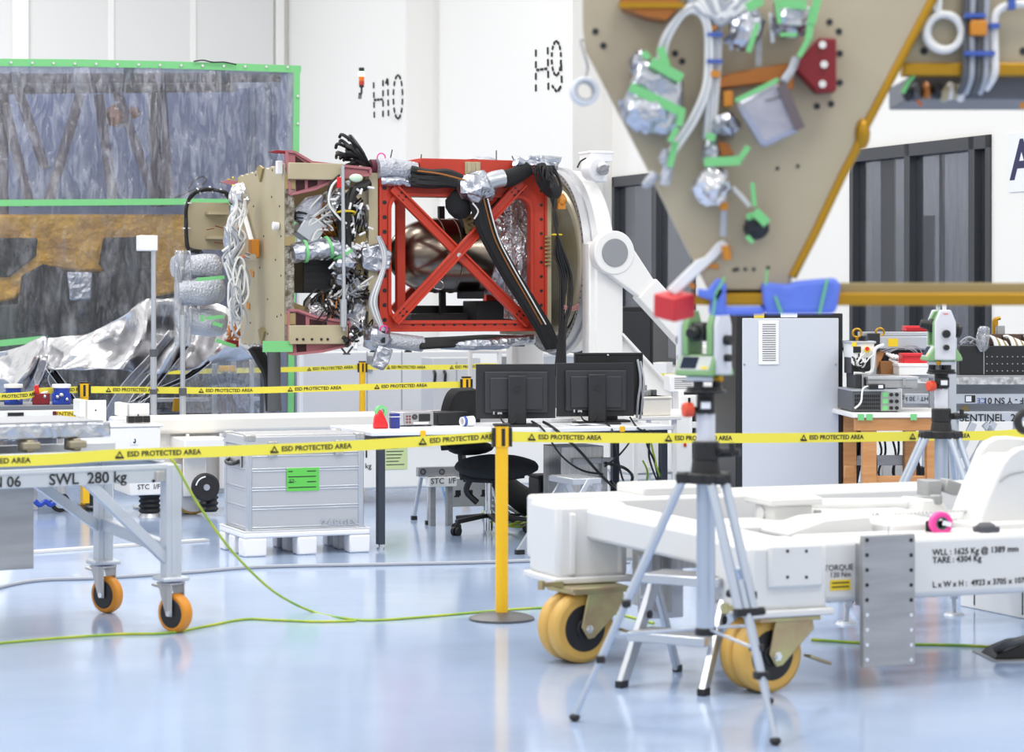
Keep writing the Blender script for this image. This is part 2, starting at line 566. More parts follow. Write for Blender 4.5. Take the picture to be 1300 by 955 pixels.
# soft light of the rest of the hall: pale all round, a little darker towards the floor, with patches added to give metal reflections contrast
nt = w.node_tree; bg = nt.nodes['Background']
tc = nt.nodes.new('ShaderNodeTexCoord'); sx = nt.nodes.new('ShaderNodeSeparateXYZ'); nt.links.new(tc.outputs['Generated'], sx.inputs[0])
rp = nt.nodes.new('ShaderNodeValToRGB'); mr = nt.nodes.new('ShaderNodeMapRange')
mr.inputs['From Min'].default_value = -1; mr.inputs['From Max'].default_value = 1
nt.links.new(sx.outputs['Z'], mr.inputs[0]); nt.links.new(mr.outputs[0], rp.inputs[0])
e = rp.color_ramp.elements
e[0].position = .44; e[0].color = (.36, .37, .39, 1); e[1].position = .56; e[1].color = (.85, .85, .85, 1)
k = e.new(.78); k.color = (1.0, 1.0, 1.0, 1)
ns = nt.nodes.new('ShaderNodeTexNoise'); ns.inputs['Scale'].default_value = 3.0; ns.inputs['Detail'].default_value = 1
nt.links.new(tc.outputs['Generated'], ns.inputs['Vector'])
m2 = nt.nodes.new('ShaderNodeMapRange'); m2.inputs['From Min'].default_value = .38; m2.inputs['From Max'].default_value = .62
m2.inputs['To Min'].default_value = .74; m2.inputs['To Max'].default_value = 1.24
nt.links.new(ns.outputs['Fac'], m2.inputs[0])
mu = nt.nodes.new('ShaderNodeMixRGB'); mu.blend_type = 'MULTIPLY'; mu.inputs[0].default_value = 1
nt.links.new(rp.outputs[0], mu.inputs[1]); nt.links.new(m2.outputs[0], mu.inputs[2]); nt.links.new(mu.outputs[0], bg.inputs[0])
bg.inputs[1].default_value = 1.02

def lamp(x, y, z, sx, sy, p, rot=(0, 0, HALL)):
    l = bpy.data.lights.new('overhead_light', 'AREA'); l.shape = 'RECTANGLE'; l.size = sx; l.size_y = sy; l.energy = p
    l.color = (1, .985, .96)
    o = bpy.data.objects.new('overhead_light', l); C.objects.link(o); o.location = (x, y, z); o.rotation_euler = rot
for (x, y, p) in ((-5, 6, 330), (3, 5, 210), (-7, 16, 260), (-1.5, 12, 230), (-2, 20.5, 150), (6.5, 12, 260), (-6, 24, 200), (-9, 33, 300), (-3.5, 28, 120)):  # unseen lamps; the far ones added to brighten back walls and cabinets
    lamp(x, y, 8.6, 3.0, 1.2, p)

# ================================================================== room
fl = MB().bx(-16, 16, -4, 48, -0.1, 0.0); struct('floor', fl, 'floor')
# the right-hand wall of the hall: bays that step back, receding to the left
WH = 9.5
def wall_run(pts, thick):
    """closed slab behind a run of plan points"""
    mb = MB()
    back = [V((p[0] + thick[0], p[1] + thick[1])) for p in pts]
    for i in range(len(pts) - 1):
        a, b, c, d = pts[i], pts[i + 1], back[i + 1], back[i]
        vs = [V((a[0], a[1], 0)), V((b[0], b[1], 0)), V((c[0], c[1], 0)), V((d[0], d[1], 0))]
        mb.prism(vs, (0, 0, WH))
    return mb
pA = (-8.9, 37.97); pB = (-3.80, 40.0); pC = (-1.545, 34.34); pD = (-1.093, 34.52); pE = (.766, 29.85); pF = (1.27, 30.05)
struct('wall_back', wall_run([(-15, 35.5), pA, pB], (-.15, .4)), 'wall')
struct('wall_right_far', wall_run([pB, pC], (.4, .15)), 'wall')
struct('wall_right_far_return', wall_run([pC, (pD[0] + .3, pD[1] + .12)], (-.05, .12)), 'wall')
struct('wall_right_middle', wall_run([pD, pE], (.4, .15)), 'wall')
struct('wall_right_middle_return', wall_run([pE, (pF[0] + .3, pF[1] + .12)], (-.05, .12)), 'wall')

# big sliding door of grey panels in the back wall
T = Thing('hangar_door', 'tall pale grey panelled sliding door above the plastic tent', 'door', (pA[0], pA[1] , 0), math.atan2(pB[1] - pA[1], pB[0] - pA[0]))
for (a, b) in ((-60, 15), (35, 139), (142, 243), (246, 347)):
    p = T.P(a, 0, -.04); q = T.P(b, 0, -.04)
    T.part('panel', MB().bx(p.x, q.x, -.06, -.005, .1, 8.5), 'door_panel', bevel=.01)
for a in (140.5, 244.5):
    p = T.P(a, 0, -.04)
    T.part('rib', MB().bx(p.x - .05, p.x + .05, -.09, -.005, .1, 8.5), 'wall', bevel=.01)
p = T.P(25, 0, -.04); T.part('pillar_cover', MB().bx(p.x - .13, p.x + .13, -.14, -.005, .0, 8.6), 'wall', bevel=.01)
p = T.P(356, 0, -.04); T.part('jamb', MB().bx(p.x - .09, p.x + .05, -.12, -.005, .0, 8.6), 'wall', bevel=.01)

# window wall: plane x'=0 of a frame that starts at pF and comes towards the camera
WA = math.atan2(22.4 - 30.05, 4.55 - 1.27)
WT = Thing('window_wall_frame', 'x', 'x', (pF[0], pF[1], 0), WA)     # scaffold for measuring only
def wx(px): return WT.P(px, 300, 0).x
segs = [(wx(779), wx(866)), (wx(1081), wx(1259))]
ZS, ZT = 0.86, 3.2
wl = MB()
L0, L1 = -.05, 12.5
wl.bx(L0, L1, 0, .25, ZT, WH); wl.bx(L0, L1, 0, .25, 0, ZS)
wl.bx(L0, segs[0][0], 0, .25, ZS, ZT); wl.bx(segs[0][1] + .35, segs[1][0], 0, .25, ZS, ZT); wl.bx(segs[1][1], L1, 0, .25, ZS, ZT)
o = struct('wall_right', wl, 'wall'); o.location = WT.O; o.rotation_euler = (0, 0, WA)
gl = film('window_glass', (176, 178, 182), 0.95, 0.07, 0.5, 0.0)
n = 0
for (a, b, mull) in ((segs[0][0], segs[0][1] + .35, [wx(833)]), (segs[1][0], segs[1][1], [wx(1154), wx(1236)])):
    n += 1
    fr = MB(); t = .07
    fr.bx(a, b, -.03, .14, ZT - .13, ZT); fr.bx(a, b, -.03, .14, ZS, ZS + t)
    fr.bx(a, a + .07, -.03, .14, ZS, ZT); fr.bx(b - .07, b, -.03, .14, ZS, ZT)
    for m in mull: fr.bx(m - .05, m + .05, -.03, .14, ZS, ZT)
    o = struct('window_%d' % n, fr, 'frame_dark', bevel=.006); o.location = WT.O; o.rotation_euler = (0, 0, WA)
    MB().bx(a + .03, b - .03, .05, .056, ZS + .04, ZT - .06).build('pane', gl, o)
    if n == 2:
        q0, q1 = wx(1104), wx(1138)
        MB().bx(wx(1095), wx(1112), .22, .24, ZS, ZT - .05).build('blind', 'blind', o)
        MB().bx(wx(1113), wx(1132), .5, .52, ZS, ZT - .7).build('blind', 'bluegrey', o, label='blue-grey blind behind the glass')
        MB().bx(wx(1160), wx(1164), .3, .33, ZS, ZT - .05).build('cord', 'blind', o)
        MB().bx(wx(1190), wx(1232), .6, .63, ZS, ZT - .35).build('blind', 'room_dark', o)
    else:
        MB().bx(wx(800), wx(818), .3, .32, ZS, ZT - .05).build('blind', 'blind', o)
# the room behind the glass
rb = MB(); rb.bx(L0, L1, 2.4, 2.5, 0, WH * .5); rb.bx(L0, L1, .25, 2.4, 3.9, 4.0)
o = struct('wall_inner_room', rb, 'room_dark'); o.location = WT.O; o.rotation_euler = (0, 0, WA)
il = bpy.data.lights.new('window_fill_light', 'AREA'); il.shape = 'RECTANGLE'; il.size = 8; il.size_y = .6; il.energy = 300  # unseen lamp added to brighten what shows through the window panes
io = bpy.data.objects.new('window_fill_light', il); C.objects.link(io); io.rotation_euler = (0, 0, WA); io.location = WT.O + WT.u * 5.5 + WT.n * 1.4 + V((0, 0, 3.8))
# sign on the wall
T = Thing('wall_sign', 'white wall sign with dark navy letter right of the tall window', 'sign', WT.O + WT.u * wx(1296) + V((0, 0, 2.2)), WA)
a = T.P(1281, 170, -.01); b = T.P(1340, 240, -.01)
T.part('board', MB().bx(a.x, b.x, -.012, -.002, b.z, a.z), 'label_white')
c = T.P(1297, 205, -.013); text('A', 'lettering', T, c, .52, 'ink_navy', bold=.012)

# dashed bay numbers
def dashed(T, strokes, w, l, plane):
    mb = MB()
    for pts in strokes:
        P = [T.P(x, y, plane) for x, y in pts]
        for a, b in zip(P[:-1], P[1:]):
            n = max(1, int(round((b - a).length / (l * 1.65))))
            for i in range(n):
                t0 = (i + .2) / n; t1 = (i + .8) / n
                mb.beam(a.lerp(b, t0), a.lerp(b, t1), .012, w) if abs((b - a).z) < abs((b - a).x) else mb.beam(a.lerp(b, t0), a.lerp(b, t1), .012, w)
    return mb
def ov(cx, cy, rx, ry, a0=0, a1=360, n=14):
    return [(cx + rx * math.cos(math.radians(a0 + (a1 - a0) * i / n)), cy - ry * math.sin(math.radians(a0 + (a1 - a0) * i / n))) for i in range(n + 1)]
T = Thing('bay_number', 'dashed bay number H10 stencilled on the white wall beside the signal lamp', 'wall number', (pC[0], pC[1], 2), math.atan2(pC[1] - pB[1], pC[0] - pB[0]))
T.part('lettering', dashed(T, [[(474, 102), (475, 152)], [(474, 127), (486, 126)], [(486, 99), (486, 151)], [(489, 108), (492, 98), (493, 150)], ov(505, 123, 6, 28)], .034, .085, -.012), 'ink')
T = Thing('bay_number', 'dashed bay number H9 stencilled high on the white wall', 'wall number', (pE[0], pE[1], 2), math.atan2(pE[1] - pD[1], pE[0] - pD[0]))
T.part('lettering', dashed(T, [[(680, 60), (680, 119)], [(680, 89), (695, 87)], [(695, 57), (696, 117)], ov(706, 74, 6, 22), [(712, 78), (713, 108), (707, 117), (700, 108)]], .032, .085, -.012), 'ink')
# small pipe line on pillar
# signal tower
T = Thing('signal_tower', 'small stacked signal lamp on a bracket left of the wall number', 'signal lamp', W(459, 120, 34.4) + V((0, 0, 0)), HALL)
def zz(py): return T.P(459, py, 0).z
def cyl_part(nm, y0, y1, r, m): T.part(nm, MB().cyl((0, 0, zz(y1)), (0, 0, zz(y0)), r, n=14), m)
cyl_part('cap', 86, 91, .04, 'black'); cyl_part('lens', 91, 96.5, .04, 'light_green'); cyl_part('lens', 97, 103, .04, 'lamp_amber'); cyl_part('lens', 103.2, 108, .04, 'lamp_red')
cyl_part('collar', 108, 111, .036, 'black')
T.part('bracket', MB().cyl((0, 0, zz(111)), (0, 0, zz(119)), .016).beam((-.02, 0, zz(119)), (.12, .45, zz(121)), .05, .03), 'black')
bpy.data.objects.remove(WT.o)
# ================================================================== the satellite held in the rotating stand
SO = (-.4, 19.9, 0)
S = Thing('satellite', 'large satellite body with orange-red frame, lying sideways on the white rotating stand', 'satellite', (SO[0], SO[1], 0), HALL)
P = S.P
def zx(px, c=0): return P(px, 300, c).x
def zy(py, px=590, c=0): return P(px, py, c).z
rnd = random.Random(5)

# --- red frames front and rear, with bolt holes
def red_frame(name, y, x0, x1, z0, z1):
    mb = MB()
    ix0, ix1 = x0 + .105, x1 - .155; iz0, iz1 = z0 + .095, z1 - (.29 if y < .5 else .12)
    n = 6
    mb.ring(rrect(x0, x1, z0, z1, .02, y, n), rrect(ix0, ix1, iz0, iz1, .12, y, n), (0, .07, 0))
    # raised rim of the opening
    mb.ring(rrect(ix0 - .03, ix1 + .03, iz0 - .03, iz1 + .03, .13, y - .02, n), rrect(ix0, ix1, iz0, iz1, .11, y - .02, n), (0, .02, 0))
    mb.ring(rrect(x0, x1, z0, z1, .02, y - .018, n), rrect(x0 + .022, x1 - .022, z0 + .022, z1 - .022, .02, y - .018, n), (0, .018, 0))
    o = S.part(name, mb, 'red', bevel=.004)
    hb = MB()
    for k in range(11):
        z = z0 + .1 + k * (z1 - z0 - .2) / 10
        hb.cyl((x0 + .05, y - .003, z), (x0 + .05, y + .002, z), .018, n=10)
        hb.cyl((x1 - .05, y - .003, z), (x1 - .05, y + .002, z), .014, n=10)
    for k in range(12):
        x = x0 + .3 + k * (x1 - x0 - .5) / 11
        hb.cyl((x, y - .003, z0 + .06), (x, y + .002, z0 + .06), .014, n=10)
        hb.cyl((x, y - .003, z1 - .07), (x, y + .002, z1 - .07), .014, n=10)
    S.part('bolt_holes', hb, 'black', o)
    return o, (ix0, ix1, iz0, iz1)
fx0, fx1, fz0, fz1 = zx(481), zx(694), zy(421), zy(207)
rf, inn = red_frame('red_frame', 0, fx0, fx1, fz0, fz1)
# long slot in the left upright
sx0, sx1 = zx(504, .25), zx(515, .25)
S.part('second_post', MB().bx(sx0, sx1, .25, .31, zy(408), zy(228)).prism([V((zx(494, .25), .25, zy(228))), V((sx0, .25, zy(262))), V((sx0, .25, zy(228)))], (0, .05, 0)), 'red', bevel=.006)
def brace(name, a, b, y, w=.085):
    mb = MB(); A = P(a[0], a[1], y); B = P(b[0], b[1], y)
    d = (B - A).normalized(); nrm = V((-d.z, 0, d.x))
    pts = [A + nrm * w / 2, B + nrm * w / 2, B - nrm * w / 2, A - nrm * w / 2]
    mb.prism(pts, (0, .03, 0))
    for s in (-1, 1):
        e = nrm * (s * (w / 2 - .008))
        mb.beam(A + e + V((0, -.012, 0)), B + e + V((0, -.012, 0)), .024, .016)
    o = S.part(name, mb, 'red', bevel=.003)
    h = MB()
    for t in (.05, .08, .92, .95):
        for s in (-1, 1):
            c = A.lerp(B, t) + nrm * s * .02
            h.cyl(c + V((0, -.004, 0)), c + V((0, .001, 0)), .011, n=8)
    S.part('bolt_holes', h, 'black', o)
brace('cross_brace', (499, 238), (671, 411), -.035)
brace('cross_brace', (664, 232), (501, 408), -.068)
c = P(583, 324, -.075); S.part('centre_bolt', MB().cyl(c, c + V((0, .05, 0)), .02, n=10), 'chrome')
# top rail and bottom rail flanges
S.part('top_rail', MB().bx(fx0 + .35, fx1 - .12, -.03, 1.12, fz1 - .005, fz1 + .03).bx(fx0 + .35, fx1 - .12, -.035, -.02, fz1 - .1, fz1 + .03), 'red', bevel=.004)
o, _ = red_frame('rear_red_frame', 1.05, fx0, fx1, fz0, fz1)
brace('rear_cross_brace', (500, 395), (655, 245), 1.02, .1)
# khaki intermediate beam and clip on the top rail
S.part('inner_beam', MB().bx(zx(520), zx(596), .08, .14, zy(251), zy(229)), 'khaki', bevel=.004)
cb = MB().bx(zx(588), zx(607), -.06, .0, zy(228), zy(206)); cb.bx(zx(590), zx(594), -.075, -.05, zy(228), zy(206)); cb.bx(zx(601), zx(605), -.075, -.05, zy(228), zy(206))
S.part('rail_clip', cb, 'khaki', bevel=.003)
# rear post seen through the opening
S.part('inner_strut', MB().beam(P(560, 262, .8), P(562, 415, .8), .05, .05), 'dark_in')
S.part('inner_black_panel', MB().bx(zx(516, .9), zx(665, .9), .9, .94, zy(418, 590, .9), zy(388, 590, .9)), 'black', bevel=.003)
S.part('equipment_box', MB().bx(zx(600, .6), zx(668, .6), .5, .85, zy(418, 590, .6), zy(382, 590, .6)), 'dark_in', bevel=.01)
S.part('equipment_box', MB().bx(zx(518, .7), zx(590, .7), .6, .85, zy(416, 590, .7), zy(398, 590, .7)), 'black', bevel=.01)

# --- propellant tank
tc = P(560, 324.5, .5); R = 47 / (F / 20.35)
tip = P(493, 324.5, .5).x; x1 = P(660, 324.5, .5).x
prof = []
Ld = P(551, 324, .5).x - tip
for k in range(17):
    t = PI / 2 * k / 16
    prof.append((max(R * math.sin(t), 1e-6), Ld * (1 - math.cos(t))))
prof.append((R, x1 - tip))
tk = MB().lathe(prof, (tip, .5, tc.z), (1, 0, 0), 40)
o = S.part('tank', tk, 'tank', smooth=60)
for px in (553, 572):
    q = P(px, 324, .5).x - tip
    S.part('weld_band', MB().lathe([(R + .001, q - .012), (R + .007, q - .008), (R + .007, q + .008), (R + .001, q + .012)], (tip, .5, tc.z), (1, 0, 0), 40), 'tank', o)
S.part('nozzle_stub', MB().cyl((tip - .07, .5, tc.z), (tip + .02, .5, tc.z), .012), 'chrome', o)
c = P(558, 361, .2); S.part('port_ring', MB().torus((c.x, .24, c.z), (0, 1, -.6), .05, .006), 'chrome', o)
q0 = P(611, 324, .5).x; q1 = P(668, 324, .5).x
rn = random.Random(3)
ml = MB()
prof2 = [(R + .02 + rn.uniform(-.01, .025), q0 + (q1 - q0) * k / 12) for k in range(13)]
ml.lathe(prof2, (0, .5, tc.z), (1, 0, 0), 44)
ml.v = [V((v.x + .02 * noise.noise(v * 9), .5 + (v.y - .5) * (1 + .09 * noise.noise(v * 7)), tc.z + (v.z - tc.z) * (1 + .09 * noise.noise(v * 7)))) for v in ml.v]
S.part('foil_wrap', ml, 'silver_foil', smooth=25)
S.part('tank_clamp', MB().box((P(600, 283, .3).x, .3, P(600, 283, .3).z), (.2, .2, .1)).box((P(600, 375, .3).x, .35, P(600, 375, .3).z), (.2, .15, .06)), 'dark_in', bevel=.01, each=True)
S.part('inner_foil', MB().sheet([[P(x, y + rn.uniform(-3, 3), .25 + rn.uniform(-.08, .08)) for x in (640, 650, 660, 671)] for y in (248, 280, 320, 365, 405)], 5), 'silver_foil', solid=.004, smooth=25)

# --- khaki closing structure right of the red frame
S.part('right_flange', MB().bx(zx(694), zx(699.5), -.01, 1.1, zy(427), zy(222)), 'khaki', bevel=.003)
cl = MB()
for k in range(8):
    z = zy(300 + k * 5); cl.cyl((zx(690), -.03, z), (zx(697), -.03, z), .01, n=8)
S.part('clip', cl, 'khaki_dark')
a = P(700, 332, .5).x; b = P(722, 332, .5).x; zc = zy(332, 705, .5)
S.part('adapter_cone', MB().lathe([(.63, a), (.67, a + .03), (.66, a + .06), (.72, b - .03), (.75, b), (.70, b), (.58, a)], (0, .5, zc), (1, 0, 0), 56), mat('adapter_metal', (214, 210, 198), .36, .25, var=((196, 184, 148), 2.5)), smooth=30)
S.part('adapter_band', MB().lathe([(.752, b - .015), (.775, b - .015), (.775, b + .02), (.752, b + .02)], (0, .5, zc), (1, 0, 0), 56, closed=True), 'alu')
S.part('adapter_band', MB().lathe([(.655, a + .015), (.685, a + .015), (.685, a + .03), (.655, a + .03)], (0, .5, zc), (1, 0, 0), 56, closed=True), 'chrome')
for k in range(14):
    t = PI * .72 + k * PI * .56 / 13
    S.part('adapter_bracket', MB().box((a + .055, .5 + .695 * math.cos(t), zc + .695 * math.sin(t)), (.05, .03, .05), Matrix.Rotation(t, 3, 'X')), ('khaki', 'alu', 'plastic_white')[k % 3], bevel=.004)
ab = MB()
for k in range(26):
    t = 2 * PI * k / 26
    ab.box((b - .03, .5 + .725 * math.cos(t), zc + .725 * math.sin(t)), (.05, .03, .03))
S.part('bolt_row', ab, 'chrome', smooth=20)
S.part('adapter_panel', MB().bx(zx(708), zx(714), -.1, -.07, zy(398), zy(372)), 'khaki', bevel=.004)
S.part('amber_sensor', MB().ell(P(712, 254, -.12), (.05, .05, .06), 12, .3, 4).box(P(712, 262, -.12), (.07, .05, .05)), 'amber', smooth=25)

# --- left khaki bulkhead between frame and end panel
yb = .1
vf = MB().bx(zx(468), zx(480), .0, 1.05, zy(425), zy(222)); S.part('frame_post', vf, 'khaki', bevel=.004)
vf = MB().bx(zx(363), zx(374), .02, 1.0, zy(420), zy(222)); S.part('frame_post', vf, 'khaki_dark', bevel=.004)
up = MB().prism([P(373, 262, yb), P(430, 244, yb), P(470, 232, yb), P(470, 222, yb), P(430, 226, yb), P(373, 247, yb)], (0, .08, 0)); S.part('gusset_beam', up, 'khaki_dark')
lo = MB().prism([P(373, 384, yb), P(420, 402, yb), P(470, 418, yb), P(470, 426, yb), P(420, 414, yb), P(373, 398, yb)], (0, .08, 0)); S.part('gusset_beam', lo, 'khaki_dark')
# upper and lower khaki arms with rose brackets
S.part('arm_plate', MB().bx(zx(367, -.12), zx(436, -.12), -.12, -.06, zy(228, 400, -.12), zy(207, 400, -.12)), 'khaki', bevel=.006)
S.part('arm_plate', MB().bx(zx(368, -.12), zx(442, -.12), -.12, -.06, zy(437, 400, -.12), zy(413, 400, -.12)), 'khaki', bevel=.006)
hb = MB()
for px in (377, 385, 396, 408, 416): hb.cyl(P(px, 431, -.124), P(px, 431, -.118), .012, n=8)
S.part('bolt_holes', hb, 'black')
def rose(top):
    y = -.055
    if top:
        out = [(364, 192), (374, 193), (396, 206), (430, 210), (470, 214), (470, 222), (430, 226), (400, 240), (368, 247)]
        win = [[(375, 198), (386, 206), (386, 207), (375, 207)], [(390, 208.5), (402, 209), (402, 210), (390, 210)], [(376, 229), (387, 229), (387, 240), (376, 243)], [(391, 229), (403, 229), (403, 235), (391, 239)]]
    else:
        out = [(366, 394), (378, 394), (400, 402), (444, 410), (444, 438), (410, 446), (372, 450), (366, 448)]
        win = [[(376, 397), (388, 401), (388, 413), (376, 413)], [(393, 405), (415, 409), (415, 413), (393, 413)], [(376, 437), (389, 437), (389, 446), (377, 447)]]
    o = S.part('rose_bracket', MB().prism([P(x, z, y) for x, z in out], (0, .1, 0)), 'pink', bevel=.004)
    wb = MB()
    for q in win: wb.prism([P(x, z, y - .003) for x, z in q], (0, .005, 0))
    S.part('pocket', wb, M.setdefault('dark_pocket', mat('dark_pocket', (58, 26, 32), .8)), o, each=True)
    rb_ = MB()
    for (x0, z0), (x1, z1) in zip(out, out[1:] + out[:1]): rb_.beam(P(x0, z0, y - .012), P(x1, z1, y - .012), .024, .02)
    S.part('rim', rb_, 'pink', o)
rose(True); rose(False)
S.part('red_pin', MB().prism([P(340, 193, -.02), P(352, 190.5, -.02), P(372, 192, -.02), P(372, 195, -.02), P(352, 195, -.02)], (0, .03, 0)), 'red_dark', bevel=.003)
S.part('red_pin', MB().prism([P(280, 231, .9), P(290, 228, .9), P(302, 230, .9), P(302, 234, .9), P(290, 234, .9)], (0, .03, 0)), 'pink')
S.part('red_pin', MB().prism([P(283, 436, .7), P(290, 431, .7), P(303, 433, .7), P(303, 441, .7)], (0, .05, 0)), 'red_dark')

# --- end panel facing left: plane x = const
xe = P(363, 300, -.06).x
def E(px, py): return S.PX(px, py, xe)
nf = 18
poly = []
for k in range(nf + 1):
    t = k / nf
    a = V(E(302, 225)).lerp(E(361, 208), t)
    poly.append(a + V((0, 0, .012 if k % 2 else -.006)))
bot = []
for k in range(nf + 1):
    t = k / nf
    a = V(E(361, 437)).lerp(E(306, 436), t)
    bot.append(a - V((0, 0, .012 if k % 2 else -.006)))
ep = S.part('end_panel', MB().prism(poly + bot, (.06, 0, 0)), ['khaki'])
# honeycomb edge strip towards the camera
ye = E(362, 300).y
S.part('edge_strip', MB().bx(xe - .002, xe + .07, ye - .02, ye + .0, E(362, 436).z, E(362, 209).z), mat('edge_mesh', (176, 172, 160), .45, .4, bump=(60, 1), var=((96, 84, 64), 22)), ep)
for (a, b) in ((222, 240), (300, 312), (398, 412)):
    S.part('edge_bracket', MB().bx(xe - .01, xe + .075, ye - .035, ye - .02, E(362, b).z, E(362, a).z), 'khaki_dark', ep)
hb = MB()
for (px, py) in ((322, 262), (345, 250), (355, 262), (330, 340), (350, 330), (340, 380), (352, 402), (318, 410), (335, 300), (325, 222), (346, 216), (357, 300), (357, 350), (357, 400), (312, 250), (340, 424)):
    q = E(px, py); hb.cyl(q + V((-.004, 0, 0)), q + V((.002, 0, 0)), .009, n=8)
S.part('bolt_holes', hb, 'dark_in', ep)
for (px, py) in ((332, 222), (334, 428)):
    q = E(px, py); S.part('lifting_tab', MB().prism([q + V((-.02, .1, .06)), q + V((-.02, 0, -.06)), q + V((-.02, -.1, .05)), q + V((-.02, 0, .08))], (.018, 0, 0)), 'khaki_dark', ep)
S.part('white_knob', MB().cyl(E(355, 287) + V((-.06, 0, 0)), E(355, 287) + V((-.005, 0, 0)), .035, .03), 'plastic_white', ep, bevel=.006)
S.part('white_clip', MB().box(E(358, 213) + V((-.03, -.02, 0)), (.05, .05, .11)), 'plastic_white', ep, bevel=.006)
cn = MB().box(E(331, 319) + V((-.06, 0, .02)), (.07, .12, .16)); S.part('connector', cn, 'amber', ep, bevel=.01)
S.part('connector', MB().cyl(E(331, 324) + V((-.09, -.08, -.02)), E(331, 324) + V((-.09, .08, 0)), .03), 'chrome', ep)
for (px, py) in ((320, 347), (315, 388)):
    S.part('tape_patch', MB().box(E(px, py) + V((-.004, 0, 0)), (.006, .13, .05), Matrix.Rotation(.15, 3, 'X')), 'amber', ep)

# --- small khaki panel at the far left, with shelves and a black cable loop round it
xs = xe - .12; ys = E(303, 300).y
sp = MB().bx(P(238, 290, ys).x, P(291, 290, ys).x, ys, ys + .04, P(260, 317, ys).z, P(260, 257, ys).z)
so = S.part('side_panel', sp, 'khaki', bevel=.003)
for py in (271, 302): S.part('shelf', MB().bx(P(264, py, ys - .1).x, P(291, py, ys - .1).x, ys - .14, ys, P(260, py, ys).z - .012, P(260, py, ys).z + .012), 'khaki', so)
loop = [(256, 320), (244, 318), (238, 312), (236.5, 285), (237, 262), (244, 247), (258, 241), (275, 241), (287, 246), (294, 258)]
cm = MB()
for i in range(7):
    r_ = random.Random(i)
    cm.tube([P(x + r_.uniform(-1.3, 1.3), y + r_.uniform(-1.6, 1.6), ys - .05 + r_.uniform(-.05, .05)) for x, y in loop], .012, 6)
S.part('cable_loop', cm, 'cable')
tm = MB()
for (x, y) in ((237, 290), (239, 258), (252, 243), (268, 241), (282, 244)): tm.torus(P(x, y, ys - .05), (1, 0, .6) if y < 250 else (0, 0, 1), .03, .006, 10, 5)
S.part('cable_tie', tm, 'cable_white')
for p0, p1 in (((272, 308), (289, 310)), ((273, 287), (290, 291)), ((262, 292), (272, 290))):
    S.part('thin_wire', MB().tube([P(p0[0], p0[1], ys - .06), P(p1[0], p1[1], ys - .06)], .004), 'red_dark')

# --- bubble wrapped thrusters under it
def bub(y0, y1, x0, x1, c, seed, dx=0):
    mb = MB(); zc_ = (y0 + y1) / 2
    a = P(x0, zc_, c); b = P(x1, zc_ + dx, c); r = abs(P(x0, y0, c).z - P(x0, y1, c).z) / 2
    prof = []; L = (b - a).length
    for k in range(11):
        t = k / 10
        prof.append((r * (1 + .07 * math.sin(seed + 9 * t)) * (.8 if k in (0, 10) else 1), L * t))
    mb.lathe(prof, a, b - a, 22)
    mb.v = [v + V((0, 1, 1)) * .025 * noise.noise(v * 6 + V((seed, 0, 0))) for v in mb.v]
    S.part('bubble_wrapped_unit', mb, 'bubble', smooth=60)
bub(324, 353, 219, 279, .95, 1); bub(353, 388, 225, 283, .9, 2, -2); bub(390, 425, 238, 286, .95, 3, 4)
S.part('film_curtain', MB().sheet([[P(x, y, .85) for x in (222, 232, 242)] for y in (318, 350, 400, 440)], 4, lambda u, v, p: (0, .03 * math.sin(9 * u + 3 * v), 0)), 'film_bag', solid=.003)
for (a, b) in (((250, 355), (285, 352)), ((262, 404), (284, 402)), ((270, 410), (282, 414)), ((274, 432), (299, 440)), ((256, 400), (257, 408))):
    S.part('tape_strip', MB().beam(P(a[0], a[1], .62), P(b[0], b[1], .62), .012, .03), 'tape_green')

# --- white harness bundle on the end panel
def strands(name, pts, n, spread, r, seed, m, c=None, ends=1.0, plane='E', off=-.05):
    if plane == 'E': path = [E(x, y) + V((off, 0, 0)) for x, y in pts]
    else: path = [P(x, y, c) for x, y in pts]
    return S.part(name, wires(MB(), path, n, spread, r, seed, ends=ends), m)
hp = [(306, 255), (302, 270), (296, 290), (299, 310), (293, 328), (297, 350), (301, 372), (297, 395), (299, 412), (302, 430)]
for i in range(9):
    a = random.Random(40 + i); k = a.randint(0, 4); seg = hp[k:k + 5]
    strands('wire_bundle', [(x + a.uniform(-5, 8), y + a.uniform(-4, 4)) for x, y in seg], 4, .035, .010, 50 + i, ('cable_white', 'cable_grey', 'cable_white')[i % 3], c=.66 - .015 * i, plane='P')
for i in range(12):
    a = random.Random(60 + i); cx, cy = a.uniform(297, 308), a.uniform(342, 412)
    pts = [(cx + a.uniform(5, 11) * math.cos(t), cy + a.uniform(18, 28) * math.sin(t)) for t in [j * PI / 4 for j in range(8)]]
    S.part('wire_coil', MB().tube([P(x, y, .6 - .01 * i) for x, y in pts], .009, 5, True, 4), ('cable_white', 'cable_white', 'cable_grey')[i % 3])
S.part('wrapped_bundle', MB().tube([P(x, y, .68) for x, y in ((299, 262), (295, 280), (290, 296), (290, 312), (297, 322), (297, 332))], .04, 10), 'wrap', smooth=30)
S.part('wrapped_bundle', MB().ell(P(304, 250, .72), (.08, .12, .11), 14, .35, 9), 'silver_foil', smooth=25)
S.part('wrapped_bundle', MB().tube([P(x, y, .62) for x, y in ((300, 318), (308, 306), (307, 294), (301, 289), (297, 300))], .03, 8), mat('tan_wrap', (206, 186, 170), .45), smooth=30)
S.part('flat_strap', MB().tube([E(x, y) + V((-.04, 0, 0)) for x, y in ((305, 262), (313, 264), (318, 280), (326, 308))], .022, 6), 'plastic_white')
S.part('orange_wires', wires(MB(), [E(x, y) + V((-.05, 0, 0)) for x, y in ((303, 312), (312, 322), (320, 322), (330, 316))], 3, .02, .008, 3), 'cable_orange')
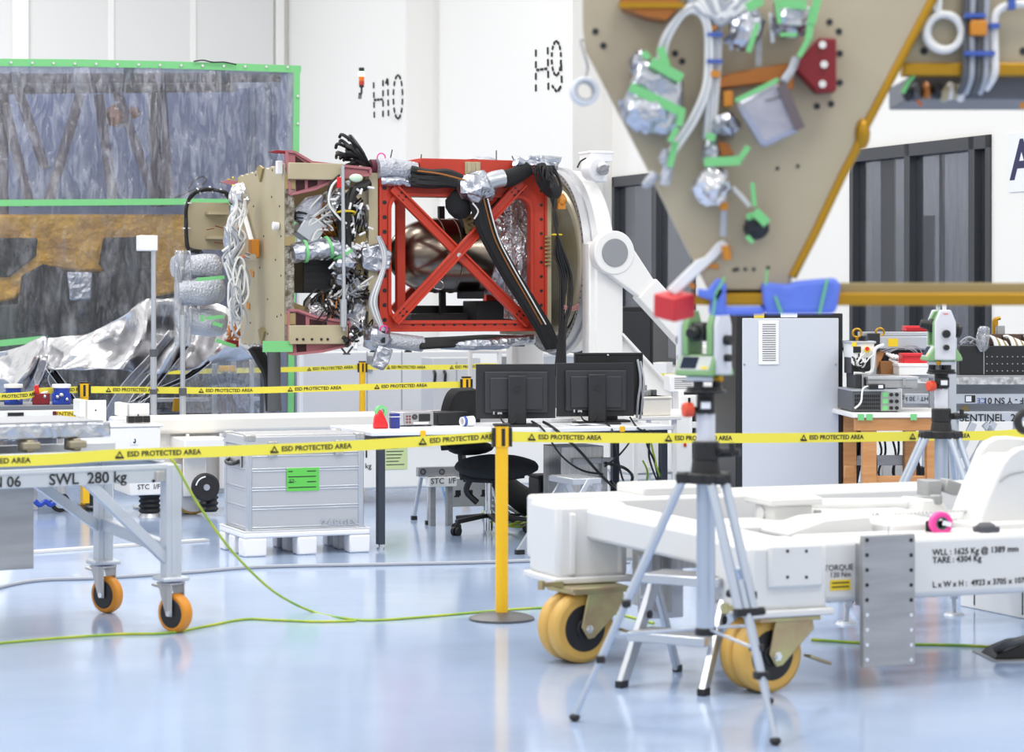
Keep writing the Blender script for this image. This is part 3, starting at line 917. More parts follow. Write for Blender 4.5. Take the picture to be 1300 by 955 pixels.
S.part('orange_wires', wires(MB(), [E(x, y) + V((-.06, 0, 0)) for x, y in ((300, 410), (303, 422), (300, 432))], 6, .06, .012, 8), 'copper')
S.part('yellow_wires', wires(MB(), [E(x, y) + V((-.05, 0, 0)) for x, y in ((304, 226), (302, 236), (309, 246))], 4, .04, .01, 5), mat('yellow_wire', (214, 190, 50), .5))

# --- equipment bay between end panel and red frame
S.part('electronics_box', MB().bx(zx(385, .15), zx(424, .15), .15, .5, zy(372, 400, .15), zy(330, 400, .15)), 'black', bevel=.006)
gm = MB()
for k in range(5): gm.bx(zx(386, .15), zx(413, .15), .142, .15, zy(336 + k * 8, 400, .15), zy(336.8 + k * 8, 400, .15))
S.part('box_rib', gm, 'dark_in')
S.part('electronics_box', MB().bx(zx(414, .2), zx(432, .2), .2, .5, zy(396, 400, .2), zy(373, 400, .2)), 'khaki_dark', bevel=.006)
S.part('hose_wrap', MB().tube([P(x, y, -.06) for x, y in ((371, 322), (385, 319), (400, 318), (418, 314), (432, 316), (441, 327), (438, 338))], .085, 14, sm=6).ell(P(438, 334, -.08), (.1, .1, .07), 12, .3, 2), 'wrap', smooth=30)
for (x, y, a) in ((387, 319, (1, 0, .1)), (417, 314, (1, 0, .3)), (436, 322, (.6, 0, -1))):
    S.part('green_tape_band', MB().lathe([(.09, -.012), (.094, -.012), (.094, .012), (.09, .012)], P(x, y, -.06), a, 20), 'tape_green')
S.part('wrapped_unit', MB().prism([P(374, 268, 0), P(392, 250, 0), P(412, 246, 0), P(409, 268, 0), P(394, 284, 0), P(378, 280, 0)], (0, .16, 0)), 'bubble', bevel=.02)
S.part('finned_unit', MB().box(P(392, 291, .1), (.2, .2, .2), Matrix.Rotation(.6, 3, 'Y')), 'alu', bevel=.01)
for (x, y, s_) in ((402, 270, .14), (424, 294, .16), (398, 262, .1), (440, 318, .16), (455, 300, .14), (452, 336, .14)):
    S.part('copper_box', MB().box(P(x, y, .08), (s_ * .8, .1, s_ * 1.2)), ('copper', 'gold', 'khaki_dark')[int(x) % 3], bevel=.008)
for i in range(40):
    a = random.Random(200 + i)
    x, y = a.uniform(380, 468), a.uniform(248, 412)
    if 384 < x < 426 and 325 < y < 372: x += 44
    if x < 395 and y > 280: x += 40
    path = [(x + a.uniform(-14, 14), y + a.uniform(-16, 16)) for _ in range(4)]
    S.part('bay_wiring', wires(MB(), [P(q[0], q[1], a.uniform(-.04, .12)) for q in path], a.randint(3, 5), .05, .008, 300 + i),
           ('cable_white', 'cable', 'cable_grey', 'cable', 'cable_white', 'cable', 'copper')[i % 7])
for i, (x, y, r_) in enumerate(((425, 270, .13), (444, 268, .12), (415, 396, .13), (440, 392, .16), (455, 402, .15), (459, 280, .13), (462, 316, .16), (434, 352, .11), (398, 392, .1))):
    S.part('foil_bundle', MB().ell(P(x, y, .12), (r_, .1, r_ * .9), 14, .5, i + 3, fr=3.5), ('silver_foil', 'wrap')[i % 2], smooth=20)
S.part('film_bag', MB().prism([P(458, 316, -.06), P(482, 308, -.06), P(499, 320, -.06), P(496, 342, -.06), P(478, 346, -.06), P(460, 340, -.06)], (0, .1, 0)), 'wrap', bevel=.02)
# dark back of the bay
S.part('bay_back', MB().bx(zx(412, .75), zx(470, .75), .75, .8, zy(410, 430, .75), zy(246, 430, .75)), 'dark_in')
# main vertical harness
for i in range(7):
    a = random.Random(90 + i)
    pts = [(470 - i, 232 + i), (452 + a.uniform(-3, 3), 240), (440 + a.uniform(-4, 4), 262), (437 + a.uniform(-4, 4), 285), (440 + a.uniform(-9, 9), 310), (438 + i * 4 - 10, 330 + a.uniform(-8, 8))]
    S.part('black_harness', MB().tube([P(x, y, -.04 - .012 * i) for x, y in pts], .032, 7), 'cable')
S.part('cable_tie', MB().torus(P(438, 271, -.08), (0, .2, 1), .085, .009, 16, 6), mat('yellow_tie', (226, 196, 40), .5))
for i in range(5):
    a = random.Random(120 + i)
    pts = [(434 + a.uniform(-3, 3), 222), (421 + a.uniform(-3, 3), 236), (419 + a.uniform(-2, 2), 258), (428 + a.uniform(-2, 2), 276), (440, 284)]
    S.part('loose_wire', MB().tube([P(x, y, -.1 - .01 * i) for x, y in pts], .01, 6), 'cable' if i % 2 else 'cable_white')
# connectors hanging around
cm = MB()
for i in range(34):
    a = random.Random(150 + i)
    q = P(a.uniform(424, 468), a.uniform(285, 335) if i % 2 else a.uniform(222, 262), -.1 + a.uniform(-.06, .02))
    cm = MB().cyl(q, q + V((a.uniform(-.06, .06), a.uniform(-.02, .02), a.uniform(-.07, .03))), .010, n=7)
    S.part('white_connector', cm, 'plastic_white')
S.part('white_connector', MB().ell(P(452, 226, -.16), (.06, .03, .035), 12), mat('pale_green_plug', (206, 232, 206), .4))
S.part('red_connector', MB().box(P(431, 232, -.14), (.05, .04, .09)), 'red_clear', bevel=.005)
# strap tube standing in front of the bay (ruler-like clear tube)
S.part('vertical_rod', MB().cyl(P(435, 210, -.16), P(437, 420, -.16), .016), 'alu')
S.part('vertical_rod', MB().cyl(P(436, 380, -.17), P(436, 415, -.17), .03), 'alu')
# black fan of loose ends on top
for i in range(20):
    a = random.Random(400 + i)
    ang = PI * (.22 + .55 * i / 19); L = a.uniform(20, 36)
    bx_, by_ = 470, 212
    e = (bx_ - L * 1.25 * math.sin(ang), by_ - L * .9 * (.55 - math.cos(ang)) - 4)
    mid = ((bx_ + e[0]) / 2 + a.uniform(-3, 3), (by_ + e[1]) / 2 - a.uniform(1, 6))
    hook = (e[0] + a.uniform(-5, 5), e[1] + a.uniform(0, 7))
    S.part('cable_tail', MB().tube([P(478, 214 + a.uniform(-3, 3), .1), P(bx_, by_, .06), P(mid[0], mid[1], .05 + a.uniform(-.1, .1)), P(e[0], e[1], .05 + a.uniform(-.1, .1)), P(hook[0], hook[1], .05)], .014, 6), 'cable')
S.part('ribbon_wrap', MB().tube([P(470, 213, .06), P(480, 213, .06)], .07, 12), mat('maroon_wrap', (90, 24, 44), .6))
S.part('tether_loop', MB().torus(P(484, 200, .0), (0, 1, 0), .035, .006, 14, 5), 'pink_hot')
# silver wrapped bundles along the top
S.part('silver_sleeve', MB().tube([P(479, 214, 0), P(495, 214, 0), P(512, 216, 0), P(527, 219, 0)], .085, 14).ell(P(497, 214, 0), (.1, .09, .09), 12, .3, 3), 'bubble', smooth=50)
S.part('silver_sleeve', MB().tube([P(484, 230, -.02), P(505, 230, -.05), P(525, 232, -.05)], .045, 12), 'wrap', smooth=40)
for i in range(9):
    a = random.Random(500 + i)
    S.part('black_harness', MB().tube([P(522, 218 + i * 2.2 - 3, -.06 - a.uniform(0, .06)), P(545, 221 + i * 2 - 3 + a.uniform(-2, 2), -.1 - a.uniform(0, .05)), P(570, 225 + i * 1.8 - 4 + a.uniform(-2, 2), -.1), P(596, 236 + i - 4, -.1)], .034, 7), 'cable')
S.part('tan_wire', MB().tube([P(530, 217, -.19), P(560, 221, -.2), P(590, 229, -.2)], .008), 'copper')
S.part('silver_sleeve', MB().ell(P(604, 238, -.14), (.17, .14, .13), 16, .35, 7, fr=3), 'wrap', smooth=25)
S.part('silver_sleeve', MB().tube([P(612, 236, -.16), P(625, 229, -.18), P(639, 226, -.18)], .075, 12), 'alu', smooth=40)
S.part('black_sleeve', MB().tube([P(638, 228, -.16), P(652, 224, -.14), P(668, 214, -.1)], .075, 12), 'soft_black')
S.part('silver_sleeve', MB().tube([P(655, 205, -.12), P(668, 212, -.1)], .05, 10).ell(P(686, 208, -.08), (.18, .1, .07), 14, .5, 5), 'wrap', smooth=25)
for i in range(11):
    a = random.Random(530 + i); e = i * 1.3
    pts = [(682 + e + a.uniform(-3, 3), 208 + e * .4), (682 + e + a.uniform(-3, 3), 224), (689 + e * .8, 242 - e * .9), (703 - e * .3, 252 - e), (712 - e * .8, 244 - e), (708 - e * .8 + a.uniform(-3, 3), 228), (698 - e * .2 + a.uniform(-4, 4), 211 + e)]
    S.part('cable_coil', MB().tube([P(x, y, -.16 - .015 * i) for x, y in pts], .011, 6, True), 'cable')
# thick diagonal harness across the opening
for i in range(5):
    a = random.Random(560 + i); d = (i - 2) * 3.6
    pts = [(606 + d, 248), (617 + d, 290), (632 + d, 320), (650 + d, 352), (668 + d, 380), (690 + d, 416), (702 + d * .7, 442)]
    S.part('black_harness', MB().tube([P(x, y, -.15 - .02 * (i % 2)) for x, y in pts], .036 if i < 4 else .03, 8), 'soft_black')
for i in (0, 1): S.part('tan_wire', MB().tube([P(x + i * 5, y, -.205) for x, y in ((614, 252), (627, 300), (644, 335), (664, 370), (688, 412))], .006), 'cable_white' if i else 'copper')
S.part('black_cover', MB().ell(P(583, 259, -.05), (.12, .08, .13), 14, .15, 3), 'soft_black')
S.part('black_cover', MB().tube([P(660, 238, -.02), P(645, 250, 0), P(628, 268, 0), P(618, 284, .05)], .05, 8), 'soft_black')
S.part('tan_bundle', wires(MB(), [P(604, 272, .1), P(598, 285, .1), P(604, 296, .1)], 6, .06, .015, 7), 'khaki_dark')
S.part('white_ribbon', MB().tube([P(600, 258, -.2), P(607, 268, -.2), P(602, 278, -.18)], .007), 'cable_white')
# bundles below the red frame
S.part('silver_sleeve', MB().tube([P(488, 431, -.03), P(510, 434, -.05), P(536, 437, -.05)], .065, 12), 'bubble', smooth=50)
S.part('silver_sleeve', MB().ell(P(478, 428, -.06), (.12, .1, .1), 14, .4, 11), 'wrap', smooth=25)
for i in range(5): S.part('black_harness', MB().tube([P(534, 432 + i * 2.2, -.05 - .02 * i), P(580, 430 + i * 2, -.05), P(620, 428 + i * 2, -.03), P(665, 429 + i * 2, .05)], .024, 6), 'cable')
S.part('silver_sleeve', MB().tube([P(560, 437, -.02), P(600, 438, -.04), P(640, 434, -.02), P(676, 431, .05)], .045, 10).ell(P(610, 437, -.03), (.3, .07, .05), 14, .5, 3), 'wrap', smooth=25)
for i in range(16):
    a = random.Random(170 + i); q = P(a.uniform(440, 456), a.uniform(414, 438), -.14 - a.uniform(0, .05))
    S.part('black_connector' if i % 4 else 'white_connector', MB().cyl(q, q + V((a.uniform(-.05, .05), -.02, a.uniform(-.08, .04))), .019, n=8), 'cable' if i % 4 else 'plastic_white', bevel=.003)
S.part('black_connector', MB().box(P(486, 428, -.13), (.03, .05, .1)), 'black', bevel=.005)
S.part('pink_tie', MB().torus(P(487, 418, -.14), (0, 1, .3), .03, .007, 14, 5), 'pink_hot')
for i in range(5):
    pts = [(478 + i, 300), (484 + i * 1.4, 318), (485 + i, 340), (470 + i * 2, 378), (472 + i * 2, 396), (482 + i, 416), (484 + i, 434)]
    S.part('white_wire', MB().tube([P(x, y, -.12 - .006 * i) for x, y in pts], .009, 6), 'cable_white' if i % 2 else 'cable_grey')
S.part('hanging_bag', MB().prism([P(481, 437, -.14), P(500, 444, -.14), P(494, 462, -.14), P(487, 471, -.14), P(472, 465, -.14), P(476, 452, -.14)], (0, .06, 0)), 'wrap', bevel=.015)
for (x, y) in ((440, 440), (474, 437), (518, 437)):
    mb = MB(); mb.beam(P(x - 8, y, -.02), P(x - 1, y + 9, -.02), .02, .012).beam(P(x + 8, y, -.02), P(x + 1, y + 9, -.02), .02, .012).beam(P(x - 4, y + 9.5, -.02), P(x + 4, y + 9.5, -.02), .03, .012)
    S.part('lug', mb, 'rubber_grey')
# antennas, hairs
for (x, y0, x1_, y1) in ((494, 208, 498, 190), (534, 206, 535, 196), (630, 206, 630, 191), (654, 208, 650, 198)):
    S.part('whisker', MB().tube([P(x, y0, 0), P(x1_, y1, 0)], .005, 5, sm=1), 'cable')
S.part('black_strap', MB().tube([P(575, 207, .1), P(600, 203, .1), P(625, 207, .1)], .01), 'cable')
S.part('silver_pad', MB().ell(P(612, 205, .3), (.16, .12, .04), 14, .3, 4), 'bubble')
# black cable bundles down the adapter
for i in range(7):
    a = random.Random(600 + i)
    pts = [(703 + a.uniform(-4, 4), 252), (705 + a.uniform(-2, 2), 275), (707 + a.uniform(-1, 1), 296), (710 + (i - 3) * 1.9 + a.uniform(-2, 2), 322), (718 + (i - 3) * 2.8 + a.uniform(-2, 2), 350), (719 + (i - 3) * 2.2 + a.uniform(-3, 3), 385), (714 + (i - 3) * 1.2, 420), (711 + (i - 3) * 2.4, 478)]
    S.part('black_harness', MB().tube([P(x, y, -.3 - .012 * i) for x, y in pts], .010, 6), 'cable')
S.part('cable_tie', MB().torus(P(707, 298, -.33), (0, 0, 1), .04, .008, 12, 5), mat('yellow_tie', (226, 196, 40), .5))
for i in range(3): S.part('pink_wire', MB().tube([P(716, 388 + i * 2, -.36), P(726, 390 + i * 2, -.36), P(735, 386 + i * 3, -.34)], .005), 'pink')
# dropped cable trunk below the end panel
for i in range(6):
    S.part('black_trunk', MB().tube([P(318 + i * 2, 442, .3), P(330 + i * 2, 462, .3), P(338 + i * 2.4, 480, .3), P(341 + i * 2.4, 522, .3)], .028, 7), 'cable')
S.part('grey_trunk', MB().tube([P(347, 438, .25), P(348, 470, .25), P(348, 522, .25)], .055, 10), 'rubber_grey')
S.part('green_patch', MB().beam(P(334, 440, -.08), P(371, 440, -.08), .03, .09), 'tape_green')

# ================================================================== rotating stand
ST = Thing('rotating_stand', 'white floor stand with a big metal ring holding the satellite', 'stand', (SO[0], SO[1], 0), HALL)
SP = ST.P
za = zy(332, 705, .5)
xr = SP(705, 332, .5).x - .05
ST.part('ring', MB().lathe([(.755, xr - .02), (.80, xr - .02), (.80, xr + .05), (.825, xr + .05), (.825, xr + .10), (.755, xr + .10)], (0, .5, za), (1, 0, 0), 72, closed=True), 'alu_brushed', smooth=30)
tk_ = MB()
for k in range(90):
    t = 2 * PI * k / 90
    tk_.box((xr - .022, .5 + (.785 if k % 5 else .778) * math.cos(t), za + (.785 if k % 5 else .778) * math.sin(t)), (.006, .006, .012), Matrix.Rotation(t, 3, 'X'))
ST.part('degree_marks', tk_, 'ink')
x2 = SP(734, 332, .5).x - .30
ST.part('drum', MB().lathe([(.74, xr + .10), (.80, xr + .10), (.80, x2 + .26), (.78, x2 + .30), (.0001, x2 + .31), ], (0, .5, za), (1, 0, 0), 72), 'white', smooth=50)
ca = SP(752, 0, -.38).x; cb_ = SP(787, 0, -.38).x
for yy in (-.45, 1.3):
    ST.part('column', MB().bx(ca, cb_, yy, yy + .2, .5, SP(770, 306, -.4).z).bx(ca - .05, ca + .02, yy + .02, yy + .18, .5, SP(770, 308, -.4).z), 'white', bevel=.015)
# pivot lug and diagonal arm
pv = SP(778, 321, -.52)
ST.part('pivot_lug', MB().cyl((pv.x, -.56, pv.z), (pv.x, -.44, pv.z), .185, n=32), 'white', bevel=.01)
ST.part('pivot_disc', MB().cyl((pv.x, -.572, pv.z), (pv.x, -.555, pv.z), .118, n=28), mat('disc_grey', (150, 152, 156), .45, .3), bevel=.003)
pe = SP(925, 482, -.52)
d_ = (V((pe.x, 0, pe.z)) - V((pv.x, 0, pv.z))).normalized(); nn_ = V((-d_.z, 0, d_.x))
def armp(t, w, L): return V((pv.x, 0, pv.z)) + d_ * t + nn_ * w
Ltot = (V((pe.x, 0, pe.z)) - V((pv.x, 0, pv.z))).length
ar = MB().prism([armp(0, .17, 0) + V((0, -.55, 0)), armp(.42, .10, 0) + V((0, -.55, 0)), armp(Ltot, .10, 0) + V((0, -.55, 0)), armp(Ltot, -.10, 0) + V((0, -.55, 0)), armp(.42, -.10, 0) + V((0, -.55, 0)), armp(0, -.175, 0) + V((0, -.55, 0))], (0, .1, 0))
ar.prism([armp(.42, .115, 0) + V((0, -.575, 0)), armp(Ltot, .115, 0) + V((0, -.575, 0)), armp(Ltot, -.115, 0) + V((0, -.575, 0)), armp(.42, -.115, 0) + V((0, -.575, 0))], (0, .15, 0))
ST.part('diagonal_arm', ar, 'white', bevel=.012)
q = [SP(787, 424, -.4), SP(868, 512, -.4), SP(868, 540, -.4), SP(787, 540, -.4)]
ST.part('gusset', MB().prism(q, (0, .04, 0)), 'white', bevel=.006)
ST.part('gusset_rib', MB().beam(q[0] + V((0, -.01, 0)), q[1] + V((0, -.01, 0)), .1, .02), 'white')
# motor on top of the drum
mt_ = SP(752, 214, .2)
mo = MB().bx(mt_.x - .02, mt_.x + .1, .1, .35, mt_.z - .12, mt_.z - .02)
ST.part('motor_base', mo, 'plastic_white', bevel=.01)
ST.part('motor', MB().cyl(SP(748, 215, .02), SP(760, 215, -.1), .1, n=20).cyl(SP(762, 214, -.1), SP(769, 213, -.14), .05, n=14), 'plastic_white', bevel=.01)
ST.part('motor_hub', MB().cyl(SP(764, 216, -.12), SP(767, 216, -.17), .045, n=16).beam(SP(762, 217, -.18), SP(773, 211, -.18), .02, .02), mat('motor_grey', (150, 152, 156), .4, .4))
ST.part('terminal_box', MB().bx(SP(744, 200, .1).x, SP(772, 200, .1).x, .0, .25, SP(758, 206, .1).z, SP(758, 194, .1).z).bx(SP(743, 200, .1).x, SP(773, 200, .1).x, -.01, .26, SP(758, 196, .1).z, SP(758, 192.5, .1).z), 'plastic_white', bevel=.008)
ST.part('motor_cable', MB().tube([SP(744, 201, .1), SP(737, 205, .1), SP(733, 213, .1)], .008), 'cable')
# base frame
bz0, bz1 = .12, .62
yb0 = -.78
xa = SP(176, 540, yb0).x; xb = SP(880, 540, yb0).x
ST.part('base_beam', MB().bx(xa + .3, xb, yb0, yb0 + .22, bz0, bz1), 'white', bevel=.02)
ST.part('base_beam', MB().bx(xa + .3, xb, 1.5, 1.72, bz0, bz1), 'white', bevel=.02)
ST.part('base_crossbeam', MB().bx(SP(720, 540, 0).x, SP(860, 540, 0).x, yb0 + .2, 1.5, bz0 + .03, bz1 - .02), 'white', bevel=.02)
ST.part('base_crossbeam', MB().bx(xa + 1.7, xa + 1.95, yb0 + .2, 1.5, bz0 + .03, bz1 - .02), 'white', bevel=.02)
ST.part('top_rail', MB().bx(xa - .05, SP(600, 540, yb0).x, yb0 - .14, yb0 + .05, bz1 - .02, bz1 + .12), 'cream', bevel=.035)
ST.part('side_panel', MB().bx(xa, SP(315, 540, yb0).x, yb0 - .05, yb0 + .05, .16, bz1), 'white', bevel=.01)
for px in (188, 236, 278, 310):
    x = SP(px, 560, yb0 - .06).x; ST.part('stiffener', MB().bx(x - .012, x + .012, yb0 - .12, yb0 - .04, .18, bz1 - .02), 'white')
# caption on the base beam
text('01', 'lettering', ST, SP(462, 577, yb0 - .004), .085, bold=.002); text('4 kg', 'lettering', ST, SP(464, 592, yb0 - .004), .06)
pp = SP(500, 580, yb0 - .004); ST.part('paper_note', MB().bx(SP(487, 580, yb0).x, SP(517, 580, yb0).x, yb0 - .006, yb0 - .001, SP(500, 596, yb0).z, SP(500, 566, yb0).z), 'label_pale', label='pale green paper note')
tx = MB()
for k in range(6):
    z = SP(500, 569 + k * 4.2, yb0).z
    tx.bx(SP(490, 580, yb0).x, SP(505 + (k * 7) % 9, 580, yb0).x, yb0 - .008, yb0 - .006, z - .003, z + .003)
ST.part('handwriting', tx, 'ink')
# outrigger jack with black bellows, swivelling wheel beside it
def jack(px, py_bot, y, lab):
    b = SP(px, py_bot, y); b.z = 0
    ST.part('jack_foot', MB().cyl((b.x, y, .0), (b.x, y, .03), .09, .07).cyl((b.x, y, .03), (b.x, y, .06), .03), 'alu')
    pr = []
    for k in range(9): pr.append((.085 if k % 2 else .068, .03 + k * .018))
    ST.part('bellows', MB().lathe(pr, (b.x, y, 0), (0, 0, 1), 18), 'hub')
    return b
b = jack(190, 655, -1.2, '')
ST.part('outrigger', MB().bx(b.x - .17, b.x + .17, -1.3, yb0 + .05, .17, .30).bx(b.x - .10, b.x + .10, -1.26, yb0 + .05, .30, .46), 'white', bevel=.01)
text('STC  I/F', 'lettering', ST, (b.x - .03, -1.304, .232), .052)
b = SP(265, 655, -1.25)
pr = [(.075 if k % 2 else .06, .03 + k * .021) for k in range(13)]
ST.part('bellows', MB().lathe(pr, (b.x, -1.25, 0), (0, 0, 1), 18), 'hub')
hw = SP(259, 618, -1.3)
ST.part('hand_wheel', MB().cyl((hw.x, -1.37, hw.z), (hw.x, -1.31, hw.z), .105, n=26), 'hub', bevel=.012)
ST.part('hand_wheel_boss', MB().cyl((hw.x, -1.385, hw.z), (hw.x, -1.36, hw.z), .024, n=14), 'alu')
ST.part('hand_wheel_scale', MB().lathe([(.075, 0), (.085, 0), (.085, .004), (.075, .004)], (hw.x, -1.374, hw.z), (0, 1, 0), 20, a0=.2, a1=1.5), 'plastic_white')
ST.part('outrigger', MB().bx(hw.x - .15, hw.x + .2, -1.3, yb0, .46, .58), 'white', bevel=.01)
wl_ = SP(243, 640, -1.05)
ST.part('wheel', MB().cyl((wl_.x, -1.12, .17), (wl_.x, -.95, .17), .17, n=32), 'caster_tan', bevel=.015)
ST.part('wheel_disc', MB().cyl((wl_.x, -1.13, .17), (wl_.x, -1.11, .17), .15, n=32), mat('wheel_disc', (205, 206, 208), .4, .3))
ST.part('wheel_fork', MB().bx(wl_.x - .09, wl_.x + .09, -1.16, -1.135, .14, .46), 'white', bevel=.006)
# ================================================================== plastic tent at the left
TR = math.atan2(.28, .96)
TE = Thing('curtain_tent', 'tall clear plastic curtain tent edged in green tape around stored hardware', 'tent', (-2.25, 25.0, 0), TR)
EP_ = TE.P
zt = EP_(200, 80).z; zm = EP_(200, 258).z; x0t = EP_(-40, 200).x; x1t = EP_(380, 200).x
def curtain(u, v, p):
    a = noise.noise(V((p.x * 2.2, 0, 1.3))) * .10 + .05 * math.sin(p.x * 9 + 2 * noise.noise(V((p.x, 0, 0)))) + .03 * noise.noise(V((p.x * 6, p.z * 1.5, 4)))
    s = .35 + .65 * min(1, 2.5 * min(v, 1 - v) + .15)
    return (0, a * s, 0)
def sheet_rows(za, zb, n=8): return [[V((x0t + (x1t - x0t) * i / 46, 0, za + (zb - za) * j / n)) for i in range(47)] for j in range(n + 1)]
TE.part('upper_sheet', MB().sheet(sheet_rows(zm, zt), 3, curtain), 'film_top', fix=False, smooth=80)
TE.part('lower_sheet', MB().sheet(sheet_rows(.05, zm), 3, lambda u, v, p: V(curtain(u, v, p)) * .8), 'film_low', fix=False, smooth=80)
def tapeline(pts, w=.1):
    mb = MB()
    for a, b in zip(pts[:-1], pts[1:]): mb.beam(a, b, .012, w) if abs((b - a).x) > abs((b - a).z) else mb.beam(a, b, .012, w)
    return mb
TE.part('tape_edge', tapeline([EP_(-40, 79, -.06), EP_(100, 80, -.06), EP_(200, 82, -.06), EP_(300, 85, -.06), EP_(382, 88, -.06)], .075), 'tape_green')
TE.part('tape_edge', tapeline([EP_(-40, 258, -.16), EP_(120, 257, -.16), EP_(238, 256, -.16), EP_(300, 257, -.16), EP_(378, 258, -.16)], .065), 'tape_green')
TE.part('tape_edge', tapeline([EP_(377, 86, -.06), EP_(376, 190, -.07), EP_(372, 300, -.07), EP_(370, 440, -.07), EP_(369, 540, -.07)], .065), 'tape_green')
TE.part('tape_edge', tapeline([EP_(-40, 436, -.16), EP_(0, 436, -.16), EP_(60, 430, -.16)], .065), 'tape_green')
sn = MB()
for k in range(14):
    q = EP_(14 + k * 27, 79.5 + k * .45, -.07); sn.cyl(q, q + V((0, -.012, 0)), .014, n=10)
for py in (122, 157, 300, 360): q = EP_(378, py, -.08); sn.cyl(q, q + V((0, -.012, 0)), .014, n=10)
TE.part('snap_buttons', sn, 'chrome')
TE.part('thin_cord', MB().tube([EP_(246, 78, -.1), EP_(258, 76.5, -.1), EP_(270, 79, -.1), EP_(285, 79, -.1), EP_(300, 82, -.1)], .008), 'cable')
TE.part('rear_sheet', MB().bx(x0t, x1t - .02, 2.6, 2.62, 0, zt), 'tent_back', label='blue-grey sheet at the back of the tent')
TE.part('side_sheet', MB().bx(x1t - .02, x1t, .12, 2.6, 0, zt), 'tent_back')
TE.part('roof_sheet', MB().bx(x0t, x1t, .1, 2.6, zt - .02, zt), 'film_top')
TE.part('corner_post', MB().bx(x1t - .09, x1t - .03, .15, .21, 0, zt), 'alu')
TE.part('corner_post', MB().bx(x1t - .09, x1t - .03, 2.5, 2.56, 0, zt), 'alu')
# truss and hardware stored inside
tr = Thing('lifting_truss', 'brown tubular lifting truss behind the plastic curtain', 'truss', TE.O + TE.n * 1.0 + TE.u * -1.6, TR)
tP = tr.P
def rod(a, b, r, y=0.0): return MB().cyl(tP(a[0], a[1], y), tP(b[0], b[1], y), r, n=12)
tr.part('top_pipe', rod((-40, 100), (372, 98), .055), 'truss'); tr.part('chord', rod((-40, 113), (300, 110), .06, .2), 'truss')
for a, b in (((0, 110), (38, 262)), ((22, 112), (58, 215)), ((102, 120), (62, 255)), ((125, 120), (145, 262)), ((148, 115), (200, 262)), ((205, 118), (215, 262)), ((-20, 200), (0, 115))):
    tr.part('strut', rod(a, b, .055, .05), 'truss')
for (x, y) in ((164, 92), (280, 98), (20, 100)): tr.part('pipe_joint', MB().cyl(tP(x - 6, y, -.06), tP(x + 6, y, -.06), .08, n=14), 'rubber_grey')
tr.part('hanging_unit', MB().ell(tP(146, 146, .1), (.11, .1, .12), 14, .3, 2).ell(tP(170, 143, .1), (.06, .06, .07), 12, .3, 4), mat('rust_orange', (160, 92, 40), .5), smooth=30)
tr.part('hanging_post', MB().cyl(tP(197, 118, .3), tP(202, 262, .3), .08), 'truss')
tr.part('leg_post', MB().cyl(tP(5, 100, .3), V((tP(5, 100, .3).x, .3, 0)), .05), 'truss')
tr.part('leg_post', MB().cyl(tP(340, 100, .3), V((tP(340, 100, .3).x, .3, 0)), .05), 'alu')
tr.part('cable_loop', MB().tube([tP(x, y, -.4) for x, y in ((220, 252), (238, 244), (255, 236), (262, 228), (256, 224), (246, 230), (240, 240))], .012), 'cable')
sc2 = Thing('foil_spacecraft', 'gold and silver foil wrapped spacecraft behind the lower plastic curtain', 'spacecraft', TE.O + TE.n * 1.1 + TE.u * -1.7, TR)
gp = sc2.P
def area(pts, y, dy, nm, m, **k):
    return sc2.part(nm, MB().prism([gp(a, b, y) for a, b in pts], (0, dy, 0)), m, **k)
area([(-30, 272), (238, 272), (238, 330), (225, 372), (180, 380), (130, 345), (100, 345), (60, 340), (20, 380), (-30, 390)], .1, .6, 'gold_blanket', 'gold_foil', bevel=.03)
area([(-30, 302), (48, 302), (46, 325), (12, 352), (-30, 352)], .02, .1, 'dark_blanket', 'crinkle_dark', bevel=.02)
area([(132, 302), (192, 300), (195, 340), (140, 352), (126, 335)], .02, .1, 'dark_blanket', 'crinkle_dark', bevel=.02)
area([(28, 350), (55, 335), (80, 342), (75, 430), (20, 420)], .0, .12, 'dark_blanket', 'crinkle_dark', bevel=.02)
area([(75, 350), (125, 345), (122, 440), (75, 440)], .08, .3, 'dark_bay', 'crinkle_dark', bevel=.02)
area([(85, 345), (118, 345), (116, 380), (88, 382)], .0, .1, 'silver_blanket', 'wrap', bevel=.02)
area([(125, 345), (195, 338), (195, 420), (120, 440)], .05, .3, 'dark_bay', 'crinkle_dark', bevel=.02)
area([(-30, 390), (30, 385), (80, 440), (80, 520), (-30, 520)], .05, .3, 'dark_bay', mat('dark_green_grey', (58, 66, 62), .5), bevel=.02)
area([(80, 440), (240, 380), (330, 440), (330, 520), (80, 520)], .3, .3, 'dark_bay', 'crinkle_dark', bevel=.02)
sc2.part('body', MB().bx(gp(-30, 400, .7).x, gp(238, 400, .7).x, .65, 1.3, .6, gp(100, 272, .7).z - .02), mat('body_grey', (74, 74, 76), .5))
sc2.part('support_leg', MB().cyl((gp(30, 0, .9).x, .9, 0), (gp(30, 0, .9).x, .9, .7), .06).cyl((gp(200, 0, .9).x, .9, 0), (gp(200, 0, .9).x, .9, .7), .06), 'alu')

